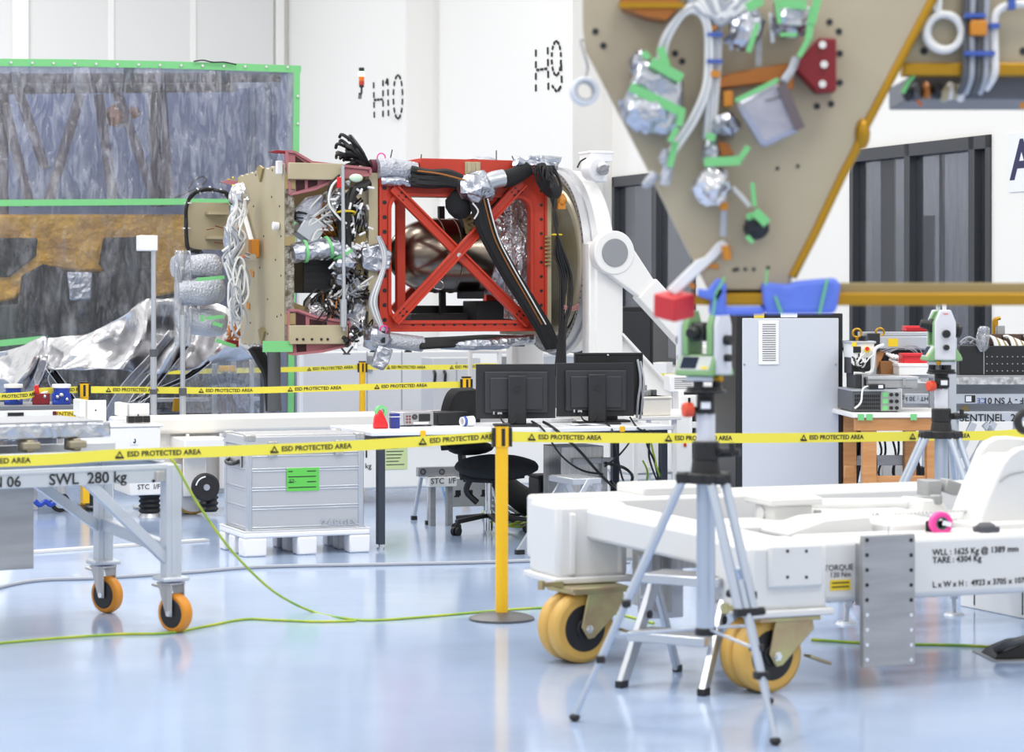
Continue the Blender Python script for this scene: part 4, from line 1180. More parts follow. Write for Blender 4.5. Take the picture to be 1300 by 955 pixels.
# ---- silver cover draped over equipment in front of the tent
D_ = 22.6
rows = [
 [(-30, 450), (10, 446), (55, 426), (62, 428), (110, 424), (150, 405), (185, 381), (212, 380), (245, 368), (250, 375), (290, 392), (320, 425), (322, 440)],
 [(-30, 462), (4, 458), (48, 446), (60, 446), (100, 436), (150, 428), (180, 425), (205, 420), (232, 400), (250, 400), (285, 415), (320, 440), (323, 450)],
 [(-30, 482), (0, 480), (35, 468), (56, 464), (90, 452), (140, 448), (170, 446), (200, 448), (225, 432), (245, 436), (280, 438), (310, 446), (324, 455)],
 [(-30, 500), (-5, 500), (20, 492), (50, 470), (70, 469), (110, 470), (150, 468), (170, 472), (200, 475), (225, 470), (250, 468), (285, 458), (325, 456)]]
dr = MB()
dep = [[.0, .1, -.1, .15, 0, -.05, -.1, .05, -.15, .1, 0, .05, .1], [-.1, .1, -.25, .1, -.1, .05, -.25, .1, -.25, .1, -.12, .05, 0], [-.2, 0, -.35, 0, -.15, -.1, -.25, .05, -.35, .05, -.2, .0, 0], [-.2, .1, -.4, .1, -.35, -.2, -.35, 0, -.4, 0, -.25, 0, .05]]
dr.sheet([[W(x, y, D_ + dep[j][i] * 1.6) for i, (x, y) in enumerate(r)] for j, r in enumerate(rows)], 7,
         lambda u, v, p: (0, .07 * noise.noise(V((p.x * 3.5 + p.z * 2.5, p.z * 3 - p.x * 1.5, 2))) + .03 * noise.noise(V((p.x * 9 + p.z * 9, p.z * 5, 5))), .02 * noise.noise(V((p.x * 5, p.z * 5, 9)))))
# hanging strands down to the floor
T = Thing('silver_cover', 'shiny silver protective sheet draped over equipment in front of the tent', 'cover', (W(150, 500, D_).x, D_, 0), 0)
T.part('sheet', MB().add([v - T.O for v in dr.v], dr.f), 'drape', solid=.006, smooth=30, fix=False)
def strand(pts, w, seed):
    r_ = random.Random(seed)
    rws = [[W(x - w * (1 - j * .25 * 0) * .5 + i * w / 4, y, D_ - .35 + .08 * (i % 2) + r_.uniform(-.02, .02)) - T.O for i in range(5)] for j, (x, y) in enumerate(pts)]
    T.part('hanging_fold', MB().sheet(rws, 3), 'drape', solid=.006, smooth=30, fix=False)
strand([(52, 452), (42, 480), (25, 515), (8, 560)], 22, 1); strand([(58, 468), (52, 482), (60, 500), (62, 530)], 18, 2); strand([(64, 468), (80, 490), (98, 520), (106, 540)], 12, 3)
strand([(226, 420), (200, 452), (165, 490), (135, 540)], 24, 4); strand([(238, 435), (215, 462), (185, 500), (150, 540)], 14, 5)
strand([(262, 460), (235, 480), (190, 500), (150, 525)], 13, 6)
# tarp film hanging at the right of it
T2 = Thing('plastic_bag_cover', 'loose clear film sheet hanging beneath the satellite end panel', 'film sheet', W(290, 520, 22.9) * 1, 0)
def t2(x, y, d=0): return W(x, y, 22.9 + d) - T2.O
T2.part('sheet', MB().sheet([[t2(x, y, .15 * math.sin(x * .2 + y * .03)) for x in (232, 252, 275, 300, 330)] for y in (430, 450, 480, 505, 525)], 5), 'film_bag', fix=False, smooth=60)
# equipment table under the silver cover, glimpsed below it
T = Thing('covered_rig', 'metal rig with yellow trim under the silver cover', 'rig', W(270, 540, 23.6) * 1, TR)
T.o.location.z = 0; T.O.z = 0
for (x, w_) in ((273, .05), (297, .05), (320, .04)): 
    q = T.P(x, 440, 0); T.part('upright', MB().bx(q.x - w_ / 2, q.x + w_ / 2, 0, .05, 0, T.P(x, 462 if x < 280 else 448, 0).z), 'alu', bevel=.004)
a = T.P(276, 472, .1); b = T.P(296, 464, .1); T.part('yellow_cap', MB().bx(a.x, b.x, -.05, .05, a.z, b.z), 'post', bevel=.006)
a = T.P(281, 520, .1); b = T.P(289, 472, .1); T.part('post', MB().bx(a.x, b.x, .06, .12, 0, b.z), 'alu')
a = T.P(200, 508, .1); b = T.P(330, 504, .1); T.part('cross_rail', MB().bx(a.x, b.x, .1, .16, a.z - .02, b.z), 'alu', bevel=.004)
a = T.P(200, 540, .3); b = T.P(330, 522, .3); T.part('base_rail', MB().bx(a.x, b.x, .2, .3, .0, b.z), 'rubber_grey')
a = T.P(250, 505, .3); T.part('black_hose', MB().tube([T.P(252, 490, -.1), T.P(270, 484, -.1), T.P(290, 480, -.05), T.P(310, 484, -.05)], .045, 8), 'cable')
T.part('duct', MB().lathe([(.17, 0), (.13, .22)], (T.P(296, 522, -.1).x, -.1, T.P(296, 524, -.1).z), (0, 0, 1), 18), mat('rust_brown', (104, 84, 76), .6))
T.part('brass_fitting', MB().cyl(T.P(224, 522, -.2), T.P(224, 508, -.2), .04, .03), 'gold').o if False else None
T.part('brass_fitting', MB().cyl(T.P(224, 522, -.2), T.P(224, 506, -.2), .045, .03), 'gold')

# ---- two silver poles in front
def slim_pole(px, ytop, c, boxed, lab):
    b = ST.P(px, ytop, c); b = ST.O + ST.u * b.x + ST.n * b.y + V((0, 0, b.z)); Y = b.y; T = Thing('slim_pole', lab, 'pole', (b.x, Y, 0), HALL)
    T.part('base', MB().cyl((0, 0, 0), (0, 0, .02), .16, n=24), 'alu', bevel=.004)
    T.part('tube', MB().cyl((0, 0, .02), (0, 0, b.z * .6), .025).cyl((0, 0, b.z * .6), (0, 0, b.z), .019), 'alu')
    T.part('collar', MB().cyl((0, 0, b.z * .6 - .03), (0, 0, b.z * .6 + .03), .031).cyl((0, 0, b.z * .45 - .02), (0, 0, b.z * .45 + .02), .03), 'rubber_grey', each=True)
    if boxed: T.part('sensor_box', MB().bx(-.125, .02, -.06, .06, b.z - .01, b.z + .11), 'plastic_white', bevel=.008)
slim_pole(195, 317, -.46, True, 'tall silver pole with a small white box on top')
slim_pole(232, 400, -.46, False, 'shorter bare silver pole right of the pole with the white box')

# ================================================================== yellow retractable barriers
def barrier(x, y, lab, h=.98, base=True):
    T = Thing('barrier_post', lab, 'barrier post', (x, y, 0), HALL * .6, 'yellow barrier posts')
    T.part('base', MB().lathe([(.165, 0), (.165, .012), (.12, .028), (.04, .04)], (0, 0, 0), (0, 0, 1), 36), mat('base_grey', (92, 92, 94), .4, .4), smooth=50)
    T.part('pole', MB().cyl((0, 0, .03), (0, 0, h - .08), .032, n=24), 'post')
    T.part('belt_head', MB().cyl((0, 0, h - .11), (0, 0, h), .037, n=24), 'post', bevel=.004)
    T.part('head_cap', MB().cyl((0, 0, h), (0, 0, h + .012), .042, n=24), 'black', bevel=.004)
    T.part('belt_slot', MB().bx(-.009, .009, -.041, -.034, h - .1, h - .012).bx(.034, .05, -.02, .02, h - .105, h - .01).bx(-.05, -.034, -.015, .015, h - .105, h - .01), 'black')
    return T
PA = barrier(-.052, 11.94, 'yellow barrier post in the foreground in front of the desk')
PB = barrier(W(107, 487, 18.3).x, 18.3, 'far yellow barrier post behind the white angle blocks at left')
PC = barrier(W(592, 480, 19.6).x, 19.6, 'yellow barrier post half hidden behind the office chair')
PD = barrier(W(460, 460, 24.8).x, 24.8, 'most distant yellow barrier post by the white wall')

def belt(name_pts, lab, words, hgt=.052, tsize=.034, tri=True):
    """name_pts: world points along the belt's centre line; words: fractions along it where a printed caption begins"""
    pts = catmull(name_pts, 10); o0 = V(pts[0]); mb = MB()
    vs = []; th = .002
    for p in pts:
        for dy in (-th, th):
            for dz in (-hgt / 2, hgt / 2): vs.append(V((p.x, p.y + dy, p.z + dz)) - o0)
    fs = []
    for i in range(len(pts) - 1):
        b = i * 4; n_ = b + 4
        for (p, q) in ((0, 1), (1, 3), (3, 2), (2, 0)): fs.append((b + p, b + q, n_ + q, n_ + p))
    fs += [(0, 1, 3, 2), (len(vs) - 4, len(vs) - 3, len(vs) - 1, len(vs) - 2)]
    mb.add(vs, fs)
    o = mb.build('barrier_belt', 'belt'); o.location = o0; tag(o, lab, 'barrier tape', 'yellow barrier tapes')
    for px in words:
        # find the place on the belt at that picture column
        best = min(range(len(pts) - 1), key=lambda i: abs(650 + F * pts[i].x / pts[i].y - px))
        i = best if 650 + F * pts[best].x / pts[best].y <= px or best == 0 else best - 1
        a, b = pts[i], pts[i + 1]
        xa, xb2 = 650 + F * a.x / a.y, 650 + F * b.x / b.y
        c = a.lerp(b, (px - xa) / (xb2 - xa)); d = (b - a).normalized()
        yaw = math.atan2(d.y, d.x); roll = -math.asin(max(-1, min(1, d.z)))
        R_ = Matrix.Rotation(yaw, 4, 'Z') @ Matrix.Rotation(roll, 4, 'Y') @ Matrix.Rotation(PI / 2, 4, 'X')
        off = V((math.sin(yaw), -math.cos(yaw), 0)) * (th + .002)
        t = text('ESD PROTECTED AREA', 'lettering', o, (0, 0, 0), tsize, bold=.0006, align='LEFT', rot=(0, 0, 0))
        for v in t.data.vertices:            # the print follows the bends of the belt
            x_, j = v.co.x * 1.06 + (c - a).length, i
            while j < len(pts) - 2 and x_ > (pts[j + 1] - pts[j]).length: x_ -= (pts[j + 1] - pts[j]).length; j += 1
            e_ = (pts[j + 1] - pts[j]).normalized(); n_ = V((e_.y, -e_.x, 0)).normalized()
            v.co = pts[j] + e_ * x_ + V((0, 0, v.co.y)) + n_ * (th + .0012 + v.co.z) - o0
        if tri:
            w_ = MB(); s_ = hgt * .38
            base_ = c - o0 + off * 1.2 - d * (s_ * 1.9)
            A, B_, Cc = base_ - d * s_ * 1.1 - V((0, 0, s_ * .9)), base_ + d * s_ * 1.1 - V((0, 0, s_ * .9)), base_ + V((0, 0, s_ * .95))
            w_.ring([A, B_, Cc], [A.lerp((A + B_ + Cc) / 3, .38), B_.lerp((A + B_ + Cc) / 3, .38), Cc.lerp((A + B_ + Cc) / 3, .38)], off.normalized() * .0008)
            w_.beam(A + V((0, 0, s_ * .45)), B_ + V((0, 0, s_ * .2)), .001, s_ * .28)
            w_.build('warning_triangle', 'ink', o)
    return o
zc_ = .925
belt([(-4.2, 9.9, .90), W(-10, 586, 10.65), W(150, 577.5, 11.0), W(300, 572.5, 11.3), W(450, 566, 11.6), (-.1, 11.94, zc_)], 'yellow protected area tape running left from the foreground post', [-66, 161, 357, 545])
belt([(0, 11.94, zc_), W(760, 556, 12.15), W(880, 556.5, 12.4), W(1000, 556, 12.7), W(1180, 553.5, 13.15), W(1310, 548.5, 13.5), (4.0, 14.2, 1.0)], 'yellow protected area tape running right from the foreground post', [683, 856, 1027, 1165], tsize=.033)
belt([(-6.2, 17.2, .9), W(-10, 504, 17.9), W(50, 497, 18.15), (PB.O.x - .05, 18.3, .93)], 'yellow tape running left from the post behind the angle blocks', [-10, 85])
belt([(PB.O.x + .05, 18.3, .93), W(200, 495.5, 18.62), W(300, 496, 18.92), W(400, 493.5, 19.18), W(500, 490.5, 19.4), (PC.O.x - .05, 19.6, .925)], 'yellow tape passing in front of the silver poles', [143, 261, 374, 484], tsize=.036)
belt([(-3.8, 24.3, .89), W(380, 469, 24.6), (PD.O.x - .05, 24.8, .93)], 'short stretch of yellow tape left of the most distant post', [397], tsize=.04)
belt([(PD.O.x + .05, 24.8, .93), W(530, 466.5, 24.4), W(590, 466, 24.2), W(640, 465, 24.0), W(800, 476, 23.4), (2.9, 22.0, .9)], 'yellow tape on the far right of the most distant post', [497, 578], tsize=.04)

# ================================================================== aluminium trolley SWL 280 kg
TL = Thing('transport_trolley', 'aluminium profile trolley marked SWL 280 kg with orange castors', 'trolley', (-1.66, 11.5, 0), math.radians(32))
tp = TL.P
pw = .078
ztop = .815
zb = .135 + .12
def pleg(x, y):
    TL.part('leg', MB().bx(x - pw / 2, x + pw / 2, y - pw / 2, y + pw / 2, .27, ztop).bx(x - .012, x + .012, y - pw / 2 - .003, y - pw / 2, .28, ztop - .02), 'alu_profile', bevel=.004)
    TL.part('leg_foot', MB().bx(x - .07, x + .07, y - .07, y + .07, .25, .272), 'alu_profile', bevel=.008)
def castor(x, y, ang=.5):
    R_ = Matrix.Rotation(ang, 3, 'Z')
    def q(p): return R_ @ V(p) + V((x, y, 0))
    TL.part('castor_wheel', MB().cyl(q((.03, -.03, .095)), q((.03, .03, .095)), .095, n=36), 'caster', bevel=.014)
    TL.part('castor_hub', MB().cyl(q((.03, -.034, .095)), q((.03, .034, .095)), .072, n=30), 'hub', bevel=.006)
    fk = MB()
    for s in (-1, 1):
        fk.prism([q((-.045, s * .04, .235)), q((.05, s * .04, .235)), q((.05, s * .04, .08)), q((.01, s * .04, .08))], R_ @ V((0, s * .006, 0)))
    fk.box(q((.0, 0, .238)), (.1, .1, .012), R_)
    TL.part('castor_fork', fk, 'steel', bevel=.003)
    TL.part('castor_ring', MB().cyl(q((0, 0, .238)), q((0, 0, .252)), .045, n=20), 'clamp_blue')
    TL.part('castor_axle', MB().cyl(q((.03, -.052, .095)), q((.03, .052, .095)), .014, n=10), 'chrome')
    TL.part('brake_lever', MB().beam(q((-.05, 0, .215)), q((-.11, 0, .225)), .05, .012), 'steel', bevel=.003)
yd = .86
for (x, y) in ((0, 0), (0, yd), (-1.7, 0), (-1.7, yd)):
    pleg(x, y); castor(x, y, -1.2)
zbm = .776; hb_ = .085
TL.part('side_beam', MB().bx(-2.0, -.03, -.03, .03, zbm - hb_ / 2, zbm + hb_ / 2).bx(-2.0, -.03, -.034, -.03, zbm + .02, zbm + .034), 'alu_profile', bevel=.004)
TL.part('side_beam', MB().bx(-2.0, -.03, yd - .03, yd + .03, zbm - hb_ / 2, zbm + hb_ / 2), 'alu_profile', bevel=.004)
TL.part('end_beam', MB().bx(-.03, .03, .03, yd - .03, zbm - hb_ / 2, zbm + hb_ / 2), 'alu_profile', bevel=.004)
TL.part('end_crossbar', MB().beam((0, .0, .40), (0, yd, .46), .05, .06), 'alu_profile', bevel=.004)
TL.part('diagonal_brace', MB().beam((-.02, 0, .35), (-.44, 0, .755), .05, .05), 'alu_profile', bevel=.004)
TL.part('diagonal_brace', MB().beam((-.02, yd, .44), (-.46, yd, .755), .05, .05), 'alu_profile', bevel=.004)
TL.part('beam_fastener', MB().box(tp(203, 605, -.034), (.05, .006, .05)), 'steel', bevel=.003)
text('SWL  280 kg', 'lettering', TL, tp(112, 608, -.0345), .075, bold=.0008)
text('SN 06', 'lettering', TL, tp(4, 613, -.0345), .07, bold=.0008)
TL.part('screw', MB().cyl(tp(195, 611, -.036), tp(195, 611, -.03), .008, n=10), 'ink')
# upper deck: rails, brackets and the foil covered panel
z2 = tp(180, 576, .3).z
TL.part('deck_rail', MB().bx(-2.0, .02, .1, .16, .83, .885), 'alu_profile', bevel=.004)
TL.part('deck_rail', MB().bx(-2.0, .02, yd - .12, yd - .06, .83, .885), 'alu_profile', bevel=.004)
TL.part('deck_plate', MB().bx(-2.0, .02, .16, yd - .12, .83, .845), 'alu', bevel=.004)
for px in (36, 95):
    q = tp(px, 560, .2); TL.part('panel_clamp', MB().bx(q.x - .02, q.x + .02, .16, .3, .885, .945).bx(q.x - .045, q.x + .045, .15, .2, .90, .935), mat('clamp_bronze', (150, 142, 122), .45, .4), bevel=.008)
TL.part('grey_side_plate', MB().bx(tp(0, 660, .25).x - .12, tp(43, 660, .25).x, .25, .27, .32, .775), 'plate', bevel=.004)
fp = Thing('wrapped_flat_load', 'flat panel wrapped in crinkled silver foil lying on the aluminium trolley', 'load', TL.O + TL.u * -1.1 + TL.n * .4 + V((0, 0, .946)), TL.rot)
a = fp.P(139, 547, -.2)
fp.part('foil_edge', MB().bx(-1.2, a.x, -.22, .42, .0, .075), 'wrap', bevel=.01)
fp.part('top_skin', MB().bx(-1.18, a.x - .03, -.2, .4, .075, .083), mat('panel_grey', (150, 152, 158), .45), bevel=.003)
# pale floor stand at the far left edge
T = Thing('floor_cone', 'white conical stand cut off by the left picture edge', 'stand', G(-22, 706), 0)
T.part('cone', MB().lathe([(.24, .035), (.2, .06), (.14, .3), (.1, .45)], (0, 0, 0), (0, 0, 1), 28), 'white', smooth=50)
T.part('stub', MB().cyl((.1, -.05, 0), (.1, -.05, .05), .012).cyl((-.1, -.05, 0), (-.1, -.05, .05), .012).cyl((0, .1, 0), (0, .1, .05), .012), 'black')

# two white angle blocks behind
bin_z = W(170, 542, 16.2).z + .021
for (x0, x1, y0, y1, lab, leg) in ((100, 135, 508, 534, 'white angle block below the far barrier post', False), (153, 190, 512, 542, 'white angle block on black feet right of its twin', True)):
    q = W((x0 + x1) / 2, y1, 16.35)
    T = Thing('angle_block', lab, 'block', (q.x, 16.35, bin_z), HALL)
    a = T.P(x0 + 9, y1, 0); b = T.P(x1, y0, 0); 
    T.part('front_plate', MB().bx(a.x, b.x, 0, .02, (.04 if leg else 0), b.z), 'white', bevel=.006)
    T.part('side_plate', MB().bx(a.x, a.x + .02, -.0, .35, (.04 if leg else 0), b.z).bx(T.P(x0, y1, .1).x, a.x + .01, .05, .3, .04, b.z), 'white', bevel=.006)
    T.part('hole', MB().cyl(T.P((x0 + x1) / 2 + 4, (y0 + y1) / 2, -.003), T.P((x0 + x1) / 2 + 4, (y0 + y1) / 2, .002), .006, n=8), 'ink')
    if leg: T.part('foot_pads', MB().bx(a.x, a.x + .045, -.02, .04, 0, .045).bx(a.x + .055, a.x + .1, -.02, .04, 0, .045).bx(b.x - .045, b.x, -.02, .04, 0, .045), 'black', each=True)
# far trolley at left with the blue and red clamps
T = Thing('low_trolley', 'low white and blue trolley at the left behind the aluminium one', 'trolley', (W(60, 530, 18.0).x, 18.0, 0), HALL)
a = T.P(-40, 524, 0); b = T.P(97, 514, 0)
zt_ = T.P(60, 514.5, 0).z
T.part('top_plate', MB().bx(a.x, b.x, -.05, .7, zt_ - .035, zt_), mat('plate_grey', (120, 122, 128), .4, .3), bevel=.004)
T.part('upper_rail', MB().bx(a.x, b.x, -.06, -.02, zt_ - .10, zt_ - .035), 'white', bevel=.004)
T.part('lower_rail', MB().bx(a.x, b.x, -.05, .0, zt_ - .18, zt_ - .12), 'white', bevel=.004)
T.part('rail_label', MB().bx(T.P(65, 520, 0).x, T.P(69.5, 520, 0).x, -.064, -.06, zt_ - .09, zt_ - .045), 'red_dark'); T.part('rail_label', MB().bx(T.P(70, 520, 0).x, T.P(96, 520, 0).x, -.064, -.06, zt_ - .09, zt_ - .045), 'label_yellow')
text('SENTINEL', 'lettering', T, V((T.P(82, 520, 0).x, -.066, zt_ - .068)), .045)
T.part('rail_connector', MB().bx(T.P(8, 520, 0).x, T.P(28, 520, 0).x, -.07, -.06, zt_ - .1, zt_ - .05), 'black')
T.part('blue_beam', MB().bx(a.x, b.x, .05, .12, .25, .36).bx(a.x, b.x, .1, .16, zt_ - .25, zt_ - .18), 'clamp_blue', bevel=.004)
T.part('white_beam', MB().bx(a.x, b.x + .1, .0, .05, .36, .5), 'white', bevel=.004)
for px in (20, 78):
    q = T.P(px, 640, 0)
    T.part('castor_wheel', MB().cyl((q.x, .04, .075), (q.x, .09, .075), .075, n=26), 'hub', bevel=.008); T.part('castor_disc', MB().cyl((q.x, .03, .075), (q.x, .1, .075), .045, n=18), 'alu'); T.part('castor_fork', MB().bx(q.x - .04, q.x + .04, .02, .11, .14, .25), 'steel', bevel=.004)
for px in (52, 88): q = T.P(px, 640, 0); T.part('upright', MB().bx(q.x - .03, q.x + .03, .3, .36, 0, zt_ - .035), 'white', bevel=.004)
T.part('blue_hose', MB().tube([T.P(44, 636, -.05), T.P(50, 641, -.05), T.P(58, 637, -.05), T.P(64, 641, -.05), T.P(72, 636, -.05)], .02, 7), 'clamp_blue')
T.part('yellow_corner', MB().bx(T.P(104, 630, 0).x, T.P(112, 630, 0).x, -.05, .05, .07, .3), 'post'); T.part('black_corner', MB().bx(T.P(112, 630, 0).x, T.P(128, 630, 0).x, -.05, .1, .05, .35), 'black')
def clampy(px, py, c, lab):
    q = W(px, py, 18.15); T_ = Thing('blue_clamp', lab, 'clamp', (q.x, 18.15, zt_), .2, 'blue clamps on the low trolley')
    T_.part('base', MB().bx(-.065, .065, -.05, .05, 0, .03), 'clamp_blue', bevel=.006)
    T_.part('body', MB().cyl((0, 0, .0), (0, 0, .125), .054, .062, n=20).bx(-.07, -.04, -.03, .03, 0, .09).bx(.04, .07, -.03, .03, 0, .09), 'clamp_blue', bevel=.004)
    T_.part('top_disc', MB().cyl((0, 0, .125), (0, 0, .155), .072, n=24), 'plastic_white', bevel=.005)
    T_.part('knob', MB().ell((-.03, -.065, .06), .016, 10).ell((.0, -.065, .075), .018, 10).ell((.04, -.062, .04), .014, 10), 'chrome')
clampy(17, 500, 0, 'blue clamp with a white top disc nearest the left edge'); clampy(78, 497, 0, 'blue clamp with a white top disc right of the red clamp')
q = W(52, 500, 18.15); T_ = Thing('red_clamp', 'red metal clamp between the two blue clamps', 'clamp', (q.x, 18.15, zt_), .2)
T_.part('body', MB().bx(-.065, .065, -.04, .04, 0, .085), 'red_dark', bevel=.006); T_.part('jaw', MB().prism([V((-.06, -.03, .085)), V((-.01, -.03, .085)), V((-.02, -.03, .15)), V((-.05, -.03, .145))], (0, .06, 0)), 'red_clear', bevel=.004)
T_.part('screw', MB().cyl((.0, -.02, .08), (.05, -.02, .09), .014).ell((.03, -.03, .06), .018, 10), 'chrome')
# white unit with green tag on the stand tray
q = W(170, 545, 16.2); T_ = Thing('white_bin', 'low white casing with a small black hook mark beside the tape', 'casing', (q.x, 16.2, 0), HALL)
a = T_.P(98, 575, 0); b = T_.P(204, 542, 0)
T_.part('body', MB().bx(a.x, b.x, 0, .5, .45, b.z).bx(a.x - .02, b.x + .02, -.01, .52, b.z, b.z + .02), 'white', bevel=.015)
for x in (T_.P(137, 0, .1).x, T_.P(214, 0, .1).x): T_.part('leg', MB().bx(x - .03, x + .03, .05, .12, 0, .46), 'white', bevel=.008)
q = T_.P(171, 560, -.003); T_.part('mark_plate', MB().bx(q.x - .03, q.x + .03, -.006, 0, q.z - .025, q.z + .025), 'label_white'); T_.part('hook_mark', MB().tube([q + V((0, -.006, .015)), q + V((.004, -.006, 0)), q + V((0, -.006, -.012)), q + V((-.01, -.006, -.006))], .004), 'ink')
T_.part('green_tape', MB().ell(T_.P(128, 551, .2), (.07, .04, .02), 10, .3, 2), 'tape_green')
# ================================================================== pallet and aluminium case
g = G(309, 708)
PL = Thing('pallet', 'white plastic pallet on the floor under the aluminium case', 'pallet', (g.x, g.y, 0), HALL)
w_, d_ = .84, .60
mb = MB(); mb.bx(0, w_, 0, d_, .115, .155)
for i in range(3):
    for j in range(3):
        cx = (.0, .355, .70)[i]; cw = (.155, .13, .14)[i]
        yy = (0, .235, .47)[j]; mb.bx(cx, cx + cw, yy, yy + .13, 0, .116)
PL.part('deck', mb, 'plastic_white', bevel=.012)
PL.part('rim', MB().ring([V((0, 0, .155)), V((w_, 0, .155)), V((w_, d_, .155)), V((0, d_, .155))], [V((.02, .02, .155)), V((w_ - .02, .02, .155)), V((w_ - .02, d_ - .02, .155)), V((.02, d_ - .02, .155))], (0, 0, .006)), 'plastic_white')
CS = Thing('aluminium_case', 'ribbed aluminium transport case with a green label standing on the white pallet', 'case', PL.O + PL.u * .035 + PL.n * .03 + V((0, 0, .156)), HALL)
cw, cd, ch = .76, .54, .60
mb = MB().bx(0, cw, 0, cd, 0, ch - .055)
CS.part('body', mb, 'alu_brushed', bevel=.012)
rb = MB()
for z in (.005, .135, .255, .375, .47):
    for dz in (0, .016): rb.bx(-.006, cw + .006, -.006, cd + .006, z + dz, z + dz + .009)
CS.part('rib', rb, 'alu', bevel=.003)
cp_ = MB()
for x in (-.009, cw - .03): cp_.bx(x, x + .039, -.009, .03, .0, ch - .05).bx(x, x + .039, cd - .03, cd + .009, .0, ch - .05)
CS.part('corner_profile', cp_, 'alu', bevel=.008, each=True)
CS.part('lid', MB().bx(-.01, cw + .01, -.01, cd + .01, ch - .05, ch).bx(.03, cw - .03, .03, cd - .03, ch, ch + .008), 'alu_brushed', bevel=.01)
CS.part('lid_rim', MB().bx(-.014, cw + .014, -.014, cd + .014, ch - .056, ch - .044), 'alu')
for x in (-.015, cw - .05): CS.part('stacking_corner', MB().bx(x, x + .065, -.015, .05, ch - .03, ch + .014), 'steel', bevel=.008)
for x in (-.015, cw - .05): CS.part('stacking_corner', MB().bx(x, x + .065, cd - .05, cd + .015, ch - .03, ch + .014), 'steel', bevel=.008)
for x in (.16, .60):
    o = CS.part('latch', MB().bx(x - .03, x + .03, -.022, -.004, ch - .13, ch - .03), 'steel', bevel=.005)
    CS.part('latch_tongue', MB().bx(x - .015, x + .015, -.03, -.02, ch - .1, ch - .06), 'black', o, bevel=.003)
o = CS.part('handle', MB().tube([(-.012, .16, .44), (-.04, .16, .425), (-.045, .27, .415), (-.04, .38, .425), (-.012, .38, .44)], .012, 8), 'hub')
CS.part('handle_plate', MB().bx(-.014, -.004, .12, .42, .40, .48), 'steel', bevel=.004)
x0 = CS.P(364, 610, -.008).x; x1 = CS.P(405, 610, -.008).x; z1 = CS.P(385, 594, -.008).z; z0 = CS.P(385, 623.5, -.008).z
lb = CS.part('shipping_label', MB().bx(x0, x1, -.0085, -.0065, z0, z1), 'label_green', label='bright green shipping label')
lt = MB()
for k in range(4):
    z = z1 - .022 - k * .034; lt.bx(x0 + .01, x0 + .04 + .1 * ((k * 3) % 2), -.0095, -.0085, z - .003, z + .003); lt.bx(x1 - .08, x1 - .02, -.0095, -.0085, z - .003, z + .003)
CS.part('print', lt, 'ink', lb); text('S2-', 'lettering', lb, ((x0 * .82 + x1 * .18), -.0095, (z0 + z1) / 2 - .01), .035)
text('ZARGES', 'embossed_lettering', CS, CS.P(430, 664, -.007), .055, 'alu', bold=.002, depth=.002, sx=1.2)

# ================================================================== desk
DK = Thing('work_desk', 'white topped workbench on dark slate legs behind the yellow post', 'desk', (-.856, 15.38, 0), HALL)
L_, Dp, zt_d = 2.03, .8, .765
DK.part('desktop', MB().bx(-.08, L_ + .06, -.05, Dp + .05, zt_d - .028, zt_d), 'desk_top', bevel=.004)
for x in (0, L_):
    for y in (0, Dp):
        o = DK.part('leg', MB().bx(x - .025, x + .025, y - .025, y + .025, .03, zt_d - .03), 'desk_leg', bevel=.004)
        DK.part('foot', MB().cyl((x, y, 0), (x, y, .012), .026, n=16).cyl((x, y, .012), (x, y, .035), .012), 'chrome', o)
DK.part('apron', MB().bx(0, L_, -.02, .02, zt_d - .08, zt_d - .03).bx(0, L_, Dp - .02, Dp + .02, zt_d - .08, zt_d - .03).bx(-.02, .02, 0, Dp, zt_d - .08, zt_d - .03).bx(L_ - .02, L_ + .02, 0, Dp, zt_d - .08, zt_d - .03), 'desk_leg')
for px in (537, 790):
    q = DK.P(px, 549, -.055); DK.part('ground_stud', MB().bx(q.x - .018, q.x + .018, -.06, -.05, zt_d - .035, zt_d + .004), 'post', bevel=.003)
zt = zt_d
def on_desk(px, py, y): return DK.P(px, py, y)
def dthing(name, lab, cat, px, y, rot=0, group=None):
    q = DK.P(px, 500, y); w = DK.O + DK.u * q.x + DK.n * y; return Thing(name, lab, cat, (w.x, w.y, zt), HALL + rot, group)
